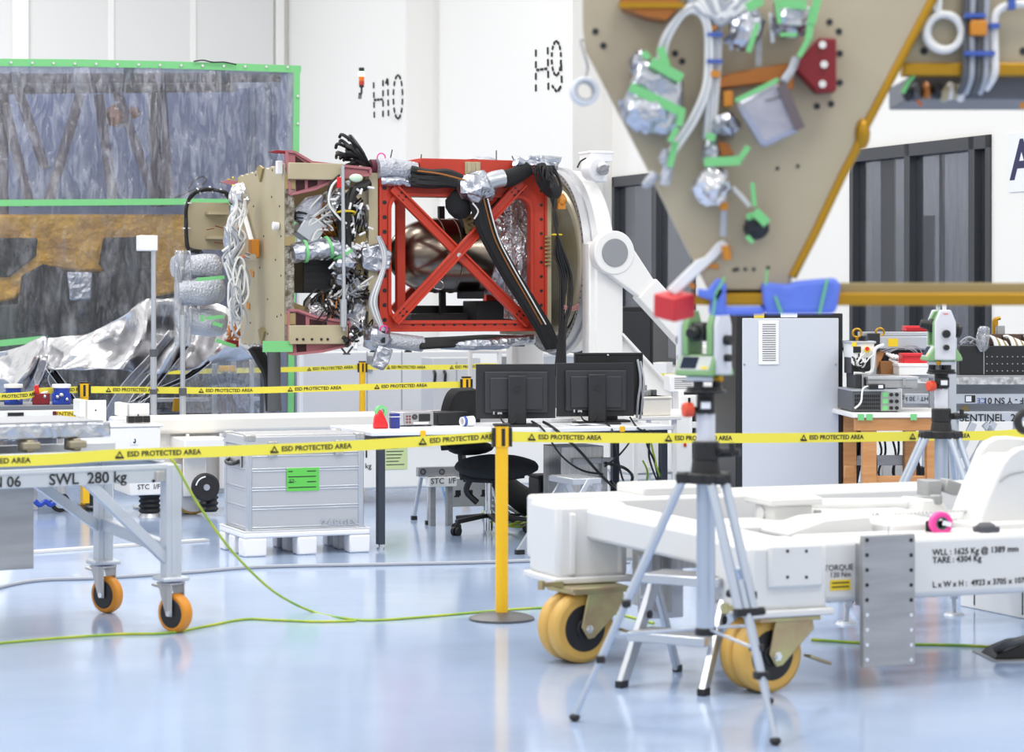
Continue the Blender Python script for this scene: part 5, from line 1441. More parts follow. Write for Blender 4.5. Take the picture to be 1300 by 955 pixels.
# monitors seen from behind
def monitor(px, y, lab, rot):
    T = dthing('monitor', lab, 'monitor', px, y, rot, 'monitors on the desk')
    z0 = .05; z1 = .42; hw = .272
    T.part('screen_back', MB().bx(-hw, hw, .0, .03, z0, z1).bx(-hw + .012, hw - .012, .03, .034, z0 + .01, z1 - .012), 'monitor', bevel=.008)
    T.part('housing', MB().prism([V((-.215, 0, z0 + .04)), V((.215, 0, z0 + .04)), V((.215, 0, z1 - .05)), V((-.215, 0, z1 - .05))], (0, -.025, 0)).prism([V((-.18, -.025, z0 + .06)), V((.18, -.025, z0 + .06)), V((.18, -.025, z1 - .09)), V((-.18, -.025, z1 - .09))], (0, -.012, 0)), 'monitor_light', bevel=.015)
    s = T.part('stand_column', MB().bx(-.062, .062, -.075, -.04, .012, z1 - .075), 'monitor', bevel=.008)
    T.part('cable_hole', MB().cyl((0, -.0765, .06), (0, -.07, .06), .03, n=18), 'black', s)
    T.part('stand_base', MB().bx(-.15, .15, -.16, .09, 0, .014), 'monitor', bevel=.006)
    rg = MB().lathe([(.021, 0), (.024, 0), (.024, .0015), (.021, .0015)], (0, -.0765, z1 - .17), (0, 1, 0), 26)
    o = T.part('badge', MB().cyl((0, -.0775, z1 - .17), (0, -.0752, z1 - .17), .024, n=26), 'black', s)
    text('hp', 'lettering', o, (0, -.0782, z1 - .166), .032, 'monitor_light', sx=1.0)
    T.part('port_plug', MB().bx(-.13, -.1, -.03, -.0, z0 + .03, z0 + .045).bx(-.16, -.15, -.03, .0, z0 + .03, z0 + .05), 'alu')
    T.part('plug_lead', MB().tube([V((-.115, -.03, z0 + .03)), V((-.1, -.08, .03)), V((-.04, -.09, .02)), V((0, -.07, .06))], .006), 'cable')
    return T
monitor(655, .32, 'left monitor on the desk seen from behind, nearest the yellow post', -.24)
monitor(756, .40, 'right monitor on the desk seen from behind, overlapping the third screen', -.22)
T = dthing('monitor', 'third monitor seen past the right monitor, silver cables along its edge', 'monitor', 775, .62, -.2)
T.part('screen_back', MB().bx(-.25, .22, .0, .03, .055, .47), 'black', bevel=.008); T.part('bezel', MB().ring([V((-.26, -.004, .045)), V((.235, -.004, .045)), V((.235, -.004, .485)), V((-.26, -.004, .485))], [V((-.24, -.004, .065)), V((.215, -.004, .065)), V((.215, -.004, .465)), V((-.24, -.004, .465))], (0, .03, 0)), 'black', bevel=.004)
T.part('stand_column', MB().bx(-.04, .04, -.06, -.0, .012, .3), 'monitor', bevel=.006); T.part('stand_base', MB().bx(-.12, .12, -.12, .08, 0, .014), 'monitor', bevel=.005)
T.part('silver_cable', wires(MB(), [V((.19, -.03, .44)), V((.195, -.05, .3)), V((.19, -.06, .15)), V((.18, -.05, .03))], 3, .02, .008, 4), 'cable_grey')
T.part('status_light', MB().cyl((-.02, -.012, .47), (-.02, -.004, .47), .006), 'plastic_white')
# instruments on the desk
T = dthing('power_supply', 'grey bench power supply with sockets on its back panel', 'power supply', 530, .52)
T.part('case', MB().bx(-.15, .11, -.02, .25, .008, .10), 'alu', bevel=.006); T.part('back_panel', MB().bx(-.105, .105, -.028, -.02, .01, .098), 'plate', bevel=.003)
T.part('socket_block', MB().bx(.0, .08, -.036, -.028, .035, .085), 'black', bevel=.003)
sk = MB()
for i in range(2):
    for j in range(3): sk.cyl((-.085 + i * .02, -.033, .03 + j * .02), (-.085 + i * .02, -.028, .03 + j * .02), .006, n=8)
T.part('red_socket', sk, 'red_dark'); T.part('fan_grille', MB().torus((-.03, -.03, .065), (0, 1, 0), .016, .003, 16, 5).torus((-.03, -.03, .065), (0, 1, 0), .008, .003, 12, 5), 'black'); T.part('label_strip', MB().bx(-.04, .07, -.031, -.028, .016, .03), 'label_white')
T.part('foot', MB().bx(-.1, -.08, 0, .02, 0, .008).bx(.08, .1, 0, .02, 0, .008).bx(-.1, -.08, .2, .22, 0, .008).bx(.08, .1, .2, .22, 0, .008), 'black')
T = dthing('instrument_box', 'black box beside the grey power supply on the desk', 'instrument', 570, .56)
T.part('body', MB().bx(-.09, .13, -.02, .2, .005, .092), 'black', bevel=.008); T.part('rib', MB().bx(-.092, .132, .0, .004, .03, .034).bx(-.092, .132, .0, .004, .06, .064), 'dark_in'); T.part('foot', MB().bx(-.08, .12, 0, .18, 0, .005), 'hub')
T = dthing('tape_dispenser', 'red tape dispenser with a green roll on the desk', 'tape dispenser', 486, .3)
T.part('body', MB().prism([V((-.06, 0, 0)), V((.045, 0, 0)), V((.04, 0, .03)), V((.0, 0, .12)), V((-.02, 0, .13)), V((-.05, 0, .08))], (0, .05, 0)), 'red_clear', bevel=.012)
T.part('green_roll', MB().lathe([(.02, 0), (.04, 0), (.04, .03), (.02, .03)], (-.005, .01, .115), (0, 1, 0), 24, closed=True), 'tape_green')
T = dthing('blue_box', 'small navy box leaning on the red tape dispenser', 'box', 497, .3)
T.part('body', MB().bx(-.0, .06, 0, .05, 0, .1), mat('navy_card', (40, 50, 130), .5), bevel=.004); T.part('lid_band', MB().bx(-.002, .062, -.002, .052, .075, .08), 'label_white')
T = dthing('paper_roll', 'small white roll with a blue band lying beside the black box on the desk', 'roll', 600, .35)
T.part('wall', MB().lathe([(.03, 0), (.036, .09), (.033, .09), (.027, .004)], (-.08, .0, .036), (1, .2, 0), 22, closed=True), 'plastic_white'); T.part('blue_band', MB().lathe([(.0312, .01), (.0335, .03), (.0345, .03), (.0322, .01)], (-.08, 0, .036), (1, .2, 0), 22, closed=True), 'cable_blue')
T = dthing('computer_mouse', 'black computer mouse at the desk edge above the yellow post', 'mouse', 640, -.02)
T.part('body', MB().ell((0, 0, .012), (.05, .032, .026), 16), 'black'); T.part('wheel', MB().cyl((.02, -.005, .035), (.02, .005, .035), .01), 'rubber_grey')
for px, y, n, lab in ((690, .35, 0, 'white keyboard behind the left monitor stand'), (745, .2, 1, 'white sheet of paper by the right monitor stand')):
    if n == 0:
        T = dthing('keyboard', lab, 'keyboard', px, y + .3); T.part('base', MB().bx(-.22, .22, -.07, .07, 0, .02), 'plastic_white', bevel=.005)
        k_ = MB()
        for i in range(14):
            for j in range(5): k_.bx(-.205 + i * .0295, -.18 + i * .0295, -.06 + j * .025, -.04 + j * .025, .02, .027)
        T.part('keys', k_, 'label_white')
    else:
        T = dthing('paper_sheet', lab, 'paper', px, y); T.part('sheet', MB().sheet([[V((-.12 + i * .08, -.05 + j * .08, .004 + .006 * ((i + j) % 2))) for i in range(4)] for j in range(3)], 3), 'label_white', solid=.001)
# cables hanging from the desk
T = Thing('desk_cables', 'black cables trailing from the desk edge down to the floor', 'cables', (DK.O.x + DK.u.x * 1.4, DK.O.y + DK.u.y * 1.4, 0), HALL)
def dc(pts, m='cable', r=.007):
    T.part('cable', MB().tube([T.P(x, y, c) for x, y, c in pts], r, 6), m)
dc([(675, 535, .2), (690, 546, -.08), (712, 578, -.08), (738, 597, -.02), (765, 602, .1)]); dc([(690, 536, .2), (706, 546, -.08), (735, 572, -.08), (760, 600, .1), (800, 640, .5)], r=.01)
dc([(768, 536, .2), (778, 548, -.08), (784, 580, -.08), (792, 612, .1), (810, 640, .5)]); dc([(806, 540, .2), (800, 560, -.07), (784, 580, -.06), (768, 592, .1)])
dc([(818, 545, -.06), (822, 566, -.07), (832, 590, -.02), (836, 620, .2), (830, 650, .5)]); dc([(826, 546, -.06), (824, 580, -.07), (834, 610, .2)])
dc([(800, 530, .2), (810, 544, -.06), (822, 548, -.07)]); dc([(768, 588, .2), (792, 594, .1), (803, 606, .2), (796, 622, .3)], r=.011)
dc([(826, 560, -.05), (836, 600, -.02), (850, 620, .1), (862, 636, .3)], 'cable_ground'); dc([(816, 585, .1), (822, 600, .1), (818, 622, .2), (810, 634, .3)], 'cable_ground')
for i in range(6): dc([(775 + i, 612 + i * 3, .3), (790 + i * 2, 628 + i * 2, .35), (812, 640 + i, .4), (850, 650, .5)], r=.016)
# bundle of black cables on the floor behind the chair
T = Thing('cable_heap', 'black and yellow-green cable heap on the floor under the desk', 'cables', G(650, 665) * 1, HALL)
T.O.z = 0
for i in range(9):
    a = random.Random(700 + i)
    pts = [(628 + a.uniform(-4, 10), 640 + a.uniform(-6, 6)), (645 + a.uniform(-4, 6), 655 + a.uniform(-5, 5)), (668 + a.uniform(-4, 6), 662 + a.uniform(-4, 4)), (688 + a.uniform(-4, 6), 664 + a.uniform(-6, 4))]
    T.part('cable', MB().tube([V((q.x, q.y, .012 + .012 * (i % 4))) for q in [T.PZ(x, y, .02) for x, y in pts]], .012, 6), 'cable')
for i in range(3):
    pts = [(612 + i * 3, 652 + i * 3), (640, 668 + i * 4), (668, 670 - i * 2), (676, 655), (684, 650 + i * 6)]
    T.part('ground_lead', MB().tube([V((q.x, q.y, .03 + .02 * i)) for q in [T.PZ(x, y, .02) for x, y in pts]], .008, 6), 'cable_ground')
T.part('black_sack', MB().tube([V((-.12, .1, .42)), V((-.02, .1, .28)), V((.12, .05, .16)), V((.28, .05, .1))], .07, 10, r1=.11), 'soft_black')

# ================================================================== office chair (faces right)
g = G(618, 679)
CH = Thing('office_chair', 'black office swivel chair with five castors behind the desk', 'chair', (g.x + .01, g.y + .10, 0), -.5)
R_ = .27
for k in range(5):
    t = 2 * PI * k / 5 + .52
    e = V((R_ * math.cos(t), R_ * math.sin(t), .075))
    o = CH.part('base_arm', MB().beam(V((.02 * math.cos(t), .02 * math.sin(t), .125)), e + V((0, 0, .02)), .04, .03), 'black', bevel=.006)
    cc = e * 1.02; cc.z = .03
    tt = V((-math.sin(t + .4), math.cos(t + .4), 0))
    CH.part('castor', MB().cyl(cc - tt * .028, cc - tt * .006, .03, n=18).cyl(cc + tt * .006, cc + tt * .028, .03, n=18).cyl(cc, cc + V((0, 0, .05)), .01), 'hub', o)
CH.part('gas_column', MB().cyl((0, 0, .12), (0, 0, .38), .024), 'chrome'); CH.part('column_cover', MB().cyl((0, 0, .02), (0, 0, .16), .032), 'chrome')
CH.part('seat', MB().ell((.10, -.06, .47), (.30, .28, .085), 28, .05, 3).bx(-.12, .2, -.16, .16, .38, .42), 'soft_black', smooth=60)
CH.part('mechanism', MB().bx(-.16, .12, -.08, .08, .355, .40).beam((-.2, 0, .38), (-.22, 0, .62), .07, .03).tube([V((-.06, -.14, .39)), V((-.09, -.15, .30)), V((-.02, -.12, .22))], .022, 8), 'black', bevel=.005)
CH.part('lever', MB().beam((.1, -.12, .385), (-.14, -.14, .39), .05, .03), 'black', bevel=.006)
CH.part('backrest', MB().sheet([[V((-.20 - .05 * math.cos(a * 1.0) + .0, y, .58 + .0 * a)) for y, a in ((-.2, 1), (-.1, .4), (0, .2), (.1, .4), (.2, 1))], [V((-.23, y, .72)) for y in (-.23, -.12, 0, .12, .23)], [V((-.22, y, .86)) for y in (-.22, -.12, 0, .12, .22)], [V((-.2, y, .96)) for y in (-.19, -.1, 0, .1, .19)], [V((-.19, y, 1.0)) for y in (-.13, -.07, 0, .07, .13)]], 5), 'soft_black', solid=.07, bevel=.02)
CH.part('headrest_pad', MB().ell((-.13, -.02, .59), (.14, .22, .05), 16), 'soft_black')

# computer cabinet under the desk and step stools
g = G(712, 690)
T = Thing('steel_cabinet', 'brushed steel computer cabinet under the right half of the desk', 'cabinet', (DK.O + DK.u * 1.40 + DK.n * .25), HALL)
T.part('body', MB().bx(-.02, .30, 0, .32, .03, .62), 'steel', bevel=.006); T.part('hinge_bracket', MB().bx(.06, .36, -.03, 0, .5, .54).bx(.27, .31, -.04, 0, .28, .54), 'plate', bevel=.003); T.part('foot', MB().bx(.0, .28, .02, .30, 0, .03), 'black')
T = Thing('dark_bin', 'dark box on the floor left of the steel cabinet', 'box', (DK.O + DK.u * 1.37 + DK.n * .62), HALL)
T.part('body', MB().bx(.0, .11, 0, .2, .0, .38), 'black', bevel=.01); T.part('lid', MB().bx(-.005, .115, -.005, .205, .38, .40), 'dark_in', bevel=.005)
def stool(T, w, h, d, steps, splay=.09):
    """two sided folding step: treads, side rails and back props"""
    n = steps
    for s in (-1, 1):
        x = s * w / 2
        T.part('side_rail', MB().beam(V((x * 1.12, -d / 2, 0.01)), V((x, 0.02, h - .02)), .028, .055), 'alu', bevel=.004)
        T.part('back_prop', MB().beam(V((x * 1.12, d / 2, 0.01)), V((x, .0, h - .03)), .024, .04), 'alu', bevel=.004)
        T.part('rubber_foot', MB().box(V((x * 1.12, -d / 2, .015)), (.035, .06, .03)).box(V((x * 1.12, d / 2, .015)), (.03, .045, .03)), 'hub', bevel=.004, each=True)
        q = V((x * 1.03, -.06, h * .62)); T.part('pivot', MB().cyl(q - V((.02, 0, 0)), q + V((.02, 0, 0)), .018, n=14), 'black')
    for k in range(n):
        z = h * (k + 1) / n; y = -d / 2 + d / 2 * (k + 1) / n
        o = T.part('tread', MB().bx(-w / 2 - .01, w / 2 + .01, y - .1, y + .1, z - .04, z), 'alu', bevel=.005)
        gr = MB()
        for i in range(6): gr.bx(-w / 2 + .01, w / 2 - .01, y - .085 + i * .03, y - .075 + i * .03, z, z + .003)
        T.part('grip_rib', gr, 'plate', o)
g = G(735, 680)
T = Thing('step_stool', 'small aluminium folding step stool between the steel cabinet and the white frame', 'step stool', (.40, 15.0, 0), -1.15)
stool(T, .34, .50, .60, 2)
T.part('clear_side_panel', MB().prism([V((.19, -.2, .16)), V((.19, .02, .46)), V((.19, .1, .46)), V((.19, .05, .16))], (.004, 0, 0)), 'film_bag')
g = G(590, 660)
T = Thing('low_step', 'low aluminium step with stickers on the floor behind the office chair', 'step stool', (G(575, 650).x, 17.3, 0), HALL * .8)
T.part('tread', MB().bx(-.2, .3, -.1, .12, .32, .35), 'alu', bevel=.004); T.part('front_panel', MB().bx(-.05, .28, -.14, -.125, .12, .33), 'alu_brushed', bevel=.004, label='brushed panel with black stickers')
st_ = MB()
for k, x in enumerate((.0, .09, .2)): st_.bx(x, x + .04, -.143, -.14, .2, .24); st_.bx(x - .01, x + .03, -.143, -.14, .19, .2)
T.part('sticker', st_, 'ink', each=True); T.part('sticker', MB().bx(.1, .22, -.143, -.14, .31, .325), 'label_yellow')
for (x, y) in ((-.18, -.1), (.28, -.1), (-.18, .12), (.28, .12)):
    T.part('leg', MB().beam(V((x * 1.2, y * 1.8, .02)), V((x, y, .36)), .03, .025), 'alu', bevel=.003); T.part('rubber_foot', MB().box(V((x * 1.2, y * 1.8, .015)), (.04, .04, .03)), 'hub')
T.part('blue_brace', MB().beam(V((-.06, -.2, .03)), V((-.11, -.12, .33)), .03, .012), mat('blue_film', (150, 190, 230), .4))
# low beam marked STC I/F next to it
q = W(555, 580, 16.95)
T = Thing('interface_rail', 'grey drilled rail with a white label box behind the chair', 'rail', (q.x, 16.95, 0), HALL)
a = T.P(531, 586, 0); b = T.P(590, 594, 0)
T.part('rail', MB().bx(a.x, b.x, 0, .05, T.P(550, 605, 0).z, T.P(550, 593, 0).z), 'plate', bevel=.003)
for px in (537, 561): q = T.P(px, 599, -.004); T.part('hole', MB().torus(q, (0, 1, 0), .018, .004, 14, 5), 'dark_in')
a = T.P(545, 606, -.03); b = T.P(580, 606, -.03)
T.part('label_box', MB().bx(a.x, b.x, -.03, .06, T.P(550, 618, 0).z, T.P(550, 606, 0).z), 'white', bevel=.003); text('STC  I/F', 'lettering', T, T.P(563, 611, -.033), .058)
T.part('support', MB().bx(a.x + .02, a.x + .06, .0, .05, 0, T.P(550, 605, 0).z).bx(b.x - .06, b.x - .02, .0, .05, 0, T.P(550, 605, 0).z), 'plate')
# wall cupboard seen between tapes
q = W(570, 500, 27.5)
T = Thing('wall_cupboard', 'pale grey cupboard with two black handles far behind the desk', 'cupboard', (q.x, 27.5, 0), HALL)
a = T.P(549, 505, 0); b = T.P(610, 454, 0)
T.part('body', MB().bx(a.x, b.x, 0, .4, 0, b.z), mat('cupboard_grey', (214, 214, 214), .5), bevel=.01)
T.part('door_gap', MB().bx((a.x + b.x) / 2 - .006, (a.x + b.x) / 2 + .006, -.003, .0, .1, b.z - .05), 'plate')
for px in (551, 564): q = T.P(px, 478, -.02); T.part('handle', MB().tube([q + V((0, 0, .06)), q + V((.0, -.04, .03)), q + V((0, -.02, -.08))], .018, 8), 'black')
T = Thing('white_cabinet', 'long white cabinet beyond the barrier by the wall', 'cabinet', W(470, 520, 29.5) * 1, HALL)
T.o.location.z = 0; T.O.z = 0
a = T.P(385, 500, 0); b = T.P(548, 470, 0)
T.part('body', MB().bx(a.x, b.x + .5, 0, .5, 0, T.P(480, 447, 0).z), 'white', bevel=.01)
for px in (466, 510): x = T.P(px, 480, 0).x; T.part('door_gap', MB().bx(x - .006, x + .006, -.003, 0, .05, 1.0), 'plate')
for px in (470,): q = T.P(px, 452, -.02); T.part('handle', MB().cyl(q, q + V((0, 0, -.2)), .03), 'plate')
# things on the floor beams behind monitors: white frame trolley
q = W(600, 450, 21.6)
T = Thing('tube_stand', 'white tubular stand behind the monitors', 'stand', (q.x, 22.3, 0), HALL)
for (x0, y0, x1, y1) in ((597, 445, 597, 520), (634, 440, 634, 520), (597, 446, 640, 446), (640, 446, 740, 452), (597, 440, 612, 436)):
    a = T.P(x0, y0, 0); b = T.P(x1, y1, 0)
    if abs(a.z - b.z) > .3: b = V((a.x, a.y, 0))
    T.part('tube', MB().cyl(a, b, .022), 'white')
T.part('shelf_box', MB().bx(T.P(645, 450, .1).x, T.P(735, 450, .1).x, .05, .3, T.P(690, 468, .1).z, T.P(690, 452, .1).z), 'alu', bevel=.01)
# ================================================================== grey rack in the middle right
q = W(936, 398, 15.6)
RK = Thing('equipment_rack', 'tall equipment rack with pale grey side panel and black frame', 'rack', (q.x, 15.6, 0), .10)
rp = RK.P
a = rp(934, 398, 0); b = rp(1070, 396, 0)
zr = a.z
RK.part('frame', MB().bx(a.x, b.x, .0, .8, .06, zr), 'black', bevel=.006)
o = RK.part('side_panel', MB().bx(rp(942, 400, 0).x, rp(1064, 400, 0).x, -.015, .0, .1, rp(1000, 404, 0).z), 'rack_grey', bevel=.004)
RK.part('vent_plate', MB().bx(rp(962, 400, 0).x, rp(988, 400, 0).x, -.022, -.015, rp(970, 463, 0).z, rp(970, 407, 0).z), 'white', o, bevel=.002)
sl = MB()
for k in range(17):
    z = rp(970, 412 + k * 2.85, 0).z; sl.bx(rp(967, 400, 0).x, rp(984, 400, 0).x, -.0235, -.0215, z - .0025, z + .0025)
RK.part('vent_slot', sl, 'rubber_grey', o)
RK.part('yellow_label', MB().bx(rp(957, 400, 0).x, rp(970, 400, 0).x, -.004, 0, rp(960, 403.5, 0).z, rp(960, 397.5, 0).z), 'label_yellow'); t_ = RK.part('white_label', MB().bx(rp(991, 400, 0).x, rp(1012, 400, 0).x, -.004, 0, rp(960, 403, 0).z, rp(960, 397, 0).z), 'label_white')
RK.part('plinth', MB().bx(a.x + .03, b.x - .03, .03, .77, 0, .06), 'dark_in')
hl = MB()
for px in (1061,): hl.cyl(rp(px, 463, -.018), rp(px, 463, -.014), .008, n=10)
for px in (945,): hl.cyl(rp(px, 463, -.018), rp(px, 463, -.014), .008, n=10)
RK.part('screw', hl, 'plate')
T = Thing('cable_loom', 'thick black and white cables hanging down the right side of the grey rack', 'cables', W(1085, 640, 15.75) * 1, .03); T.o.location.z = 0; T.O.z = 0
for i in range(9):
    a_ = random.Random(800 + i)
    x0 = 1071 + i * 1.6
    pts = [(x0, 436), (x0 + 6 + i * .6, 465), (x0 + 7 + i, 510), (x0 + 8 + i * 2.0, 560), (x0 + 6 + i * 2.4 * (1 if i > 4 else .3), 610), (x0 + 2, 640), (x0 - 4, 660)]
    T.part('black_cable', MB().tube([T.P(x, y, -.02 - .012 * (i % 3)) for x, y in pts], .018, 7), 'cable')
for i in range(4):
    pts = [(1070, 436 + i), (1082 + i * 1.5, 452), (1085 + i * 1.6, 480), (1084 + i * 1.2, 505), (1078 + i, 530)]
    T.part('white_cable', MB().tube([T.P(x, y, -.05) for x, y in pts], .012, 6), 'cable_white')

# white instruments behind the near tripod
def wbox(name, lab, cat, px0, px1, py0, py1, Y, depth, m, base=None, rot=HALL):
    q = W((px0 + px1) / 2, py1, Y); z0 = 0 if base is None else base
    T = Thing(name, lab, cat, (q.x, Y, z0), rot); return T
q = W(880, 600, 18.8)
T = Thing('instrument_rack', 'white rack of grey instruments behind the near tripod', 'rack', (q.x, 18.8, 0), .03)
a = T.P(862, 0, 0).x; b = T.P(935, 0, 0).x
T.part('frame', MB().bx(a, a + .04, 0, .6, 0, T.P(0, 498, 0).z).bx(b - .04, b, 0, .6, 0, T.P(0, 498, 0).z).bx(a, b, .5, .6, 0, T.P(0, 498, 0).z), 'white', bevel=.006)
for (y0, y1, m, d) in ((503, 520, 'white', 0), (522, 535, 'black', .05), (537, 545, 'white', 0), (566, 578, 'dark_in', .06), (580, 592, 'plate', 0), (594, 606, 'alu', .0), (608, 622, 'plate', 0), (624, 640, 'dark_in', .06)):
    o = T.part('rack_unit', MB().bx(a + .03, b - .03, d, .5, T.P(0, y1, 0).z, T.P(0, y0, 0).z), m, bevel=.004)
    T.part('unit_handle', MB().bx(a + .07, a + .09, d - .02, d, T.P(0, y1 - 3, 0).z, T.P(0, y0 + 3, 0).z).bx(b - .09, b - .07, d - .02, d, T.P(0, y1 - 3, 0).z, T.P(0, y0 + 3, 0).z), 'chrome', o)
T = Thing('printer', 'white benchtop instrument with vent slots on the rack top', 'instrument', W(890, 498, 18.9) * 1, .03)
a = T.P(850, 0, 0).x; b = T.P(934, 0, 0).x
T.part('body', MB().bx(a, b, 0, .5, 0, T.P(0, 478, 0).z), 'plastic_white', bevel=.01); T.part('upper_body', MB().bx(a + .1, b, 0.02, .5, T.P(0, 478, 0).z, T.P(0, 440, 0).z), 'cream', bevel=.012)
vt = MB()
for k in range(6): z = T.P(0, 481 + k * 2.6, 0).z; vt.bx(a + .04, a + .18, -.003, .0, z - .004, z + .003)
T.part('vent_slot', vt, 'plate'); T.part('dark_band', MB().bx(a + .1, b - .02, -.004, .02, T.P(0, 486, 0).z, T.P(0, 483, 0).z), 'plate')
T = Thing('white_console', 'white moulded console below the diagonal arm of the stand', 'console', W(860, 600, 18.4) * 1, .15); T.o.location.z = 0; T.O.z = 0
a = T.P(846, 0, 0).x; b = T.P(880, 0, 0).x
T.part('body', MB().prism([V((a, 0, .1)), V((b, 0, .1)), V((b, 0, T.P(0, 528, 0).z)), V((a + .03, 0, T.P(0, 528, 0).z))], (0, .4, 0)), 'white', bevel=.03)
T.part('plinth', MB().bx(a + .02, b - .02, .03, .37, 0, .1), 'black')
T.part('red_marker', MB().bx(T.P(868, 0, 0).x, T.P(871, 0, 0).x, -.012, .0, T.P(0, 575, 0).z, T.P(0, 563, 0).z), 'red')
T = Thing('parts_tray', 'cream tray full of small metal parts right of the monitors', 'tray', W(830, 540, 17.5) * 1, HALL)
a = T.P(806, 0, 0).x; b = T.P(852, 0, 0).x; zT = T.P(0, 517, 0).z
T.o.location.z = .765; dz = T.O.z - .765; zT += dz
T.part('tray', MB().bx(a, b, 0, .3, 0.0, zT).bx(a - .01, b + .01, -.01, .31, zT - .02, zT), 'cream', bevel=.008)
for i in range(9):
    a_ = random.Random(820 + i); c = V((a + .03 + (b - a - .06) * a_.random(), .03 + .2 * a_.random(), zT + .02))
    if i % 3 == 0: T.part('small_part', MB().cyl(c - V((0, 0, .02)), c + V((a_.uniform(-.04, .04), 0, .06)), .012), 'steel')
    else: T.part('small_part', MB().box(c, (.05, .05, .045), Matrix.Rotation(i, 3, 'Z')), ('steel', 'plate', 'rubber_grey')[i % 3], bevel=.005)
T = Thing('cart_table', 'white side table right of the desk carrying the parts tray', 'table', W(835, 600, 17.5) * 1, HALL); T.o.location.z = 0; T.O.z = 0
a = T.P(800, 0, 0).x; b = T.P(862, 0, 0).x
T.part('top', MB().bx(a, b, -.05, .5, .735, .764), 'white', bevel=.005)
for x in (a + .04, b - .04):
    for y in (0, .45): T.part('leg', MB().bx(x - .015, x + .015, y - .015, y + .015, 0, .735), 'white')
T.part('shelf', MB().bx(a, b, .0, .45, .33, .35), 'alu', bevel=.004)
# dark cabinet in front of the windows, white unit, and clutter
T = Thing('server_cabinet', 'black server cabinet behind the white stand column', 'cabinet', W(815, 560, 26.5) * 1, -.3); T.o.location.z = 0; T.O.z = 0
a = T.P(776, 0, 0).x; b = T.P(829, 0, 0).x; zc2 = T.P(0, 389, 0).z
T.part('body', MB().bx(a, b, 0, .7, .04, zc2), 'black', bevel=.01); T.part('door', MB().bx(a + .03, b - .03, -.015, 0, .08, zc2 - .06), 'dark_in', bevel=.004); T.part('plinth', MB().bx(a + .03, b - .03, .03, .67, 0, .04), 'hub')
q = T.P(786, 412, -.02); T.part('orange_label', MB().box(q, (.06, .006, .06)), 'red')
T = Thing('dark_cabinet', 'dark equipment frame behind the ring drum', 'cabinet', W(745, 560, 25.5) * 1, HALL); T.o.location.z = 0; T.O.z = 0
a = T.P(716, 0, 0).x; b = T.P(754, 0, 0).x; zc2 = T.P(0, 443, 0).z
T.part('body', MB().bx(a, b, 0, .5, .0, zc2), 'black', bevel=.01); T.part('top', MB().bx(a - .03, b + .03, -.03, .53, zc2, zc2 + .03), 'alu', bevel=.004)
T = Thing('paper_stack', 'white cloth lying on the dark frame behind the monitors', 'cloth', V((T.O.x, T.O.y, T.P(0, 443, 0).z + .031)), HALL)
T.part('cloth', MB().sheet([[V((-.2 + i * .12, j * .12, .01 + .03 * ((i * 3 + j) % 3))) for i in range(4)] for j in range(3)], 4), 'label_white', solid=.01)
# rolled white unit with yellow strap under window
T = Thing('wall_box', 'small white box with a yellow strip below the window', 'box', W(838, 470, 25.5) * 1, -.3); T.o.location.z = 0; T.O.z = 0
a = T.P(829, 0, 0).x; b = T.P(846, 0, 0).x
T.part('body', MB().bx(a, b, 0, .3, 0, T.P(0, 454, 0).z), 'white', bevel=.008); T.part('yellow_strip', MB().bx(a, b, -.01, 0, T.P(0, 489, 0).z, T.P(0, 486, 0).z), 'label_yellow')

# ================================================================== wooden bench with equipment
WB = Thing('wooden_bench', 'beech workbench with equipment between the rack and the far tripod', 'workbench', (W(1120, 640, 15.0).x, 15.0, 0), .05)
wp = WB.P
a = wp(1085, 0, 0).x; b = wp(1192, 0, 0).x; zb_ = wp(0, 527, 0).z
WB.part('top', MB().bx(a - .02, b + .1, -.03, .75, zb_ - .03, zb_), 'white', bevel=.004)
WB.part('apron', MB().bx(a, b + .06, -.01, .03, wp(0, 550, 0).z, zb_ - .03), 'wood', bevel=.004)
for (x0, x1) in ((1096, 1113), (1177, 1192)):
    for y in (0, .65): WB.part('leg', MB().bx(wp(x0, 0, 0).x, wp(x1, 0, 0).x, y, y + .08, 0, zb_ - .03), 'wood', bevel=.004)
WB.part('lower_rail', MB().bx(wp(1113, 0, 0).x, wp(1177, 0, 0).x, .02, .06, wp(0, 621, 0).z, wp(0, 609, 0).z), 'wood', bevel=.004)
WB.part('lower_rail', MB().bx(wp(1084, 0, 0).x, wp(1097, 0, 0).x, .3, .34, wp(0, 616, 0).z, wp(0, 600, 0).z), 'wood', bevel=.004)
WB.part('back_rail', MB().bx(wp(1113, 0, 0).x, wp(1177, 0, 0).x, .7, .74, wp(0, 595, .7).z, wp(0, 582, .7).z), 'plate', bevel=.004)
for px in (1093, 1104, 1160): q = wp(px, 530, -.035); WB.part('tape_patch', MB().bx(q.x - .02, q.x + .02, -.034, -.03, zb_ - .045, zb_ - .005), 'tape_green')
def onb(px, y): 
    q = wp(px, 500, y); w_ = WB.O + WB.u * q.x + WB.n * y; return V((w_.x, w_.y, zb_))
def bench_thing(name, lab, cat, px, y, z=None):
    p = onb(px, y); 
    if z is not None: p.z = z
    return Thing(name, lab, cat, p, .05)
T = bench_thing('instrument', 'grey mesh-sided rack unit with green taped sockets on the wooden bench', 'instrument', 1115, .1)
a = T.P(1082, 0, 0).x; b = T.P(1144, 0, 0).x; h = T.P(0, 499, 0).z; h0 = .006
T.part('body', MB().bx(a, b, 0, .5, h0, h), 'rubber_grey', bevel=.004); T.part('top_plate', MB().bx(a, b, -.005, .5, h, h + .012), 'alu')
T.part('front_plate', MB().bx(T.P(1118, 0, 0).x, b, -.008, 0, h0, h), 'plate', bevel=.003)
tg = MB()
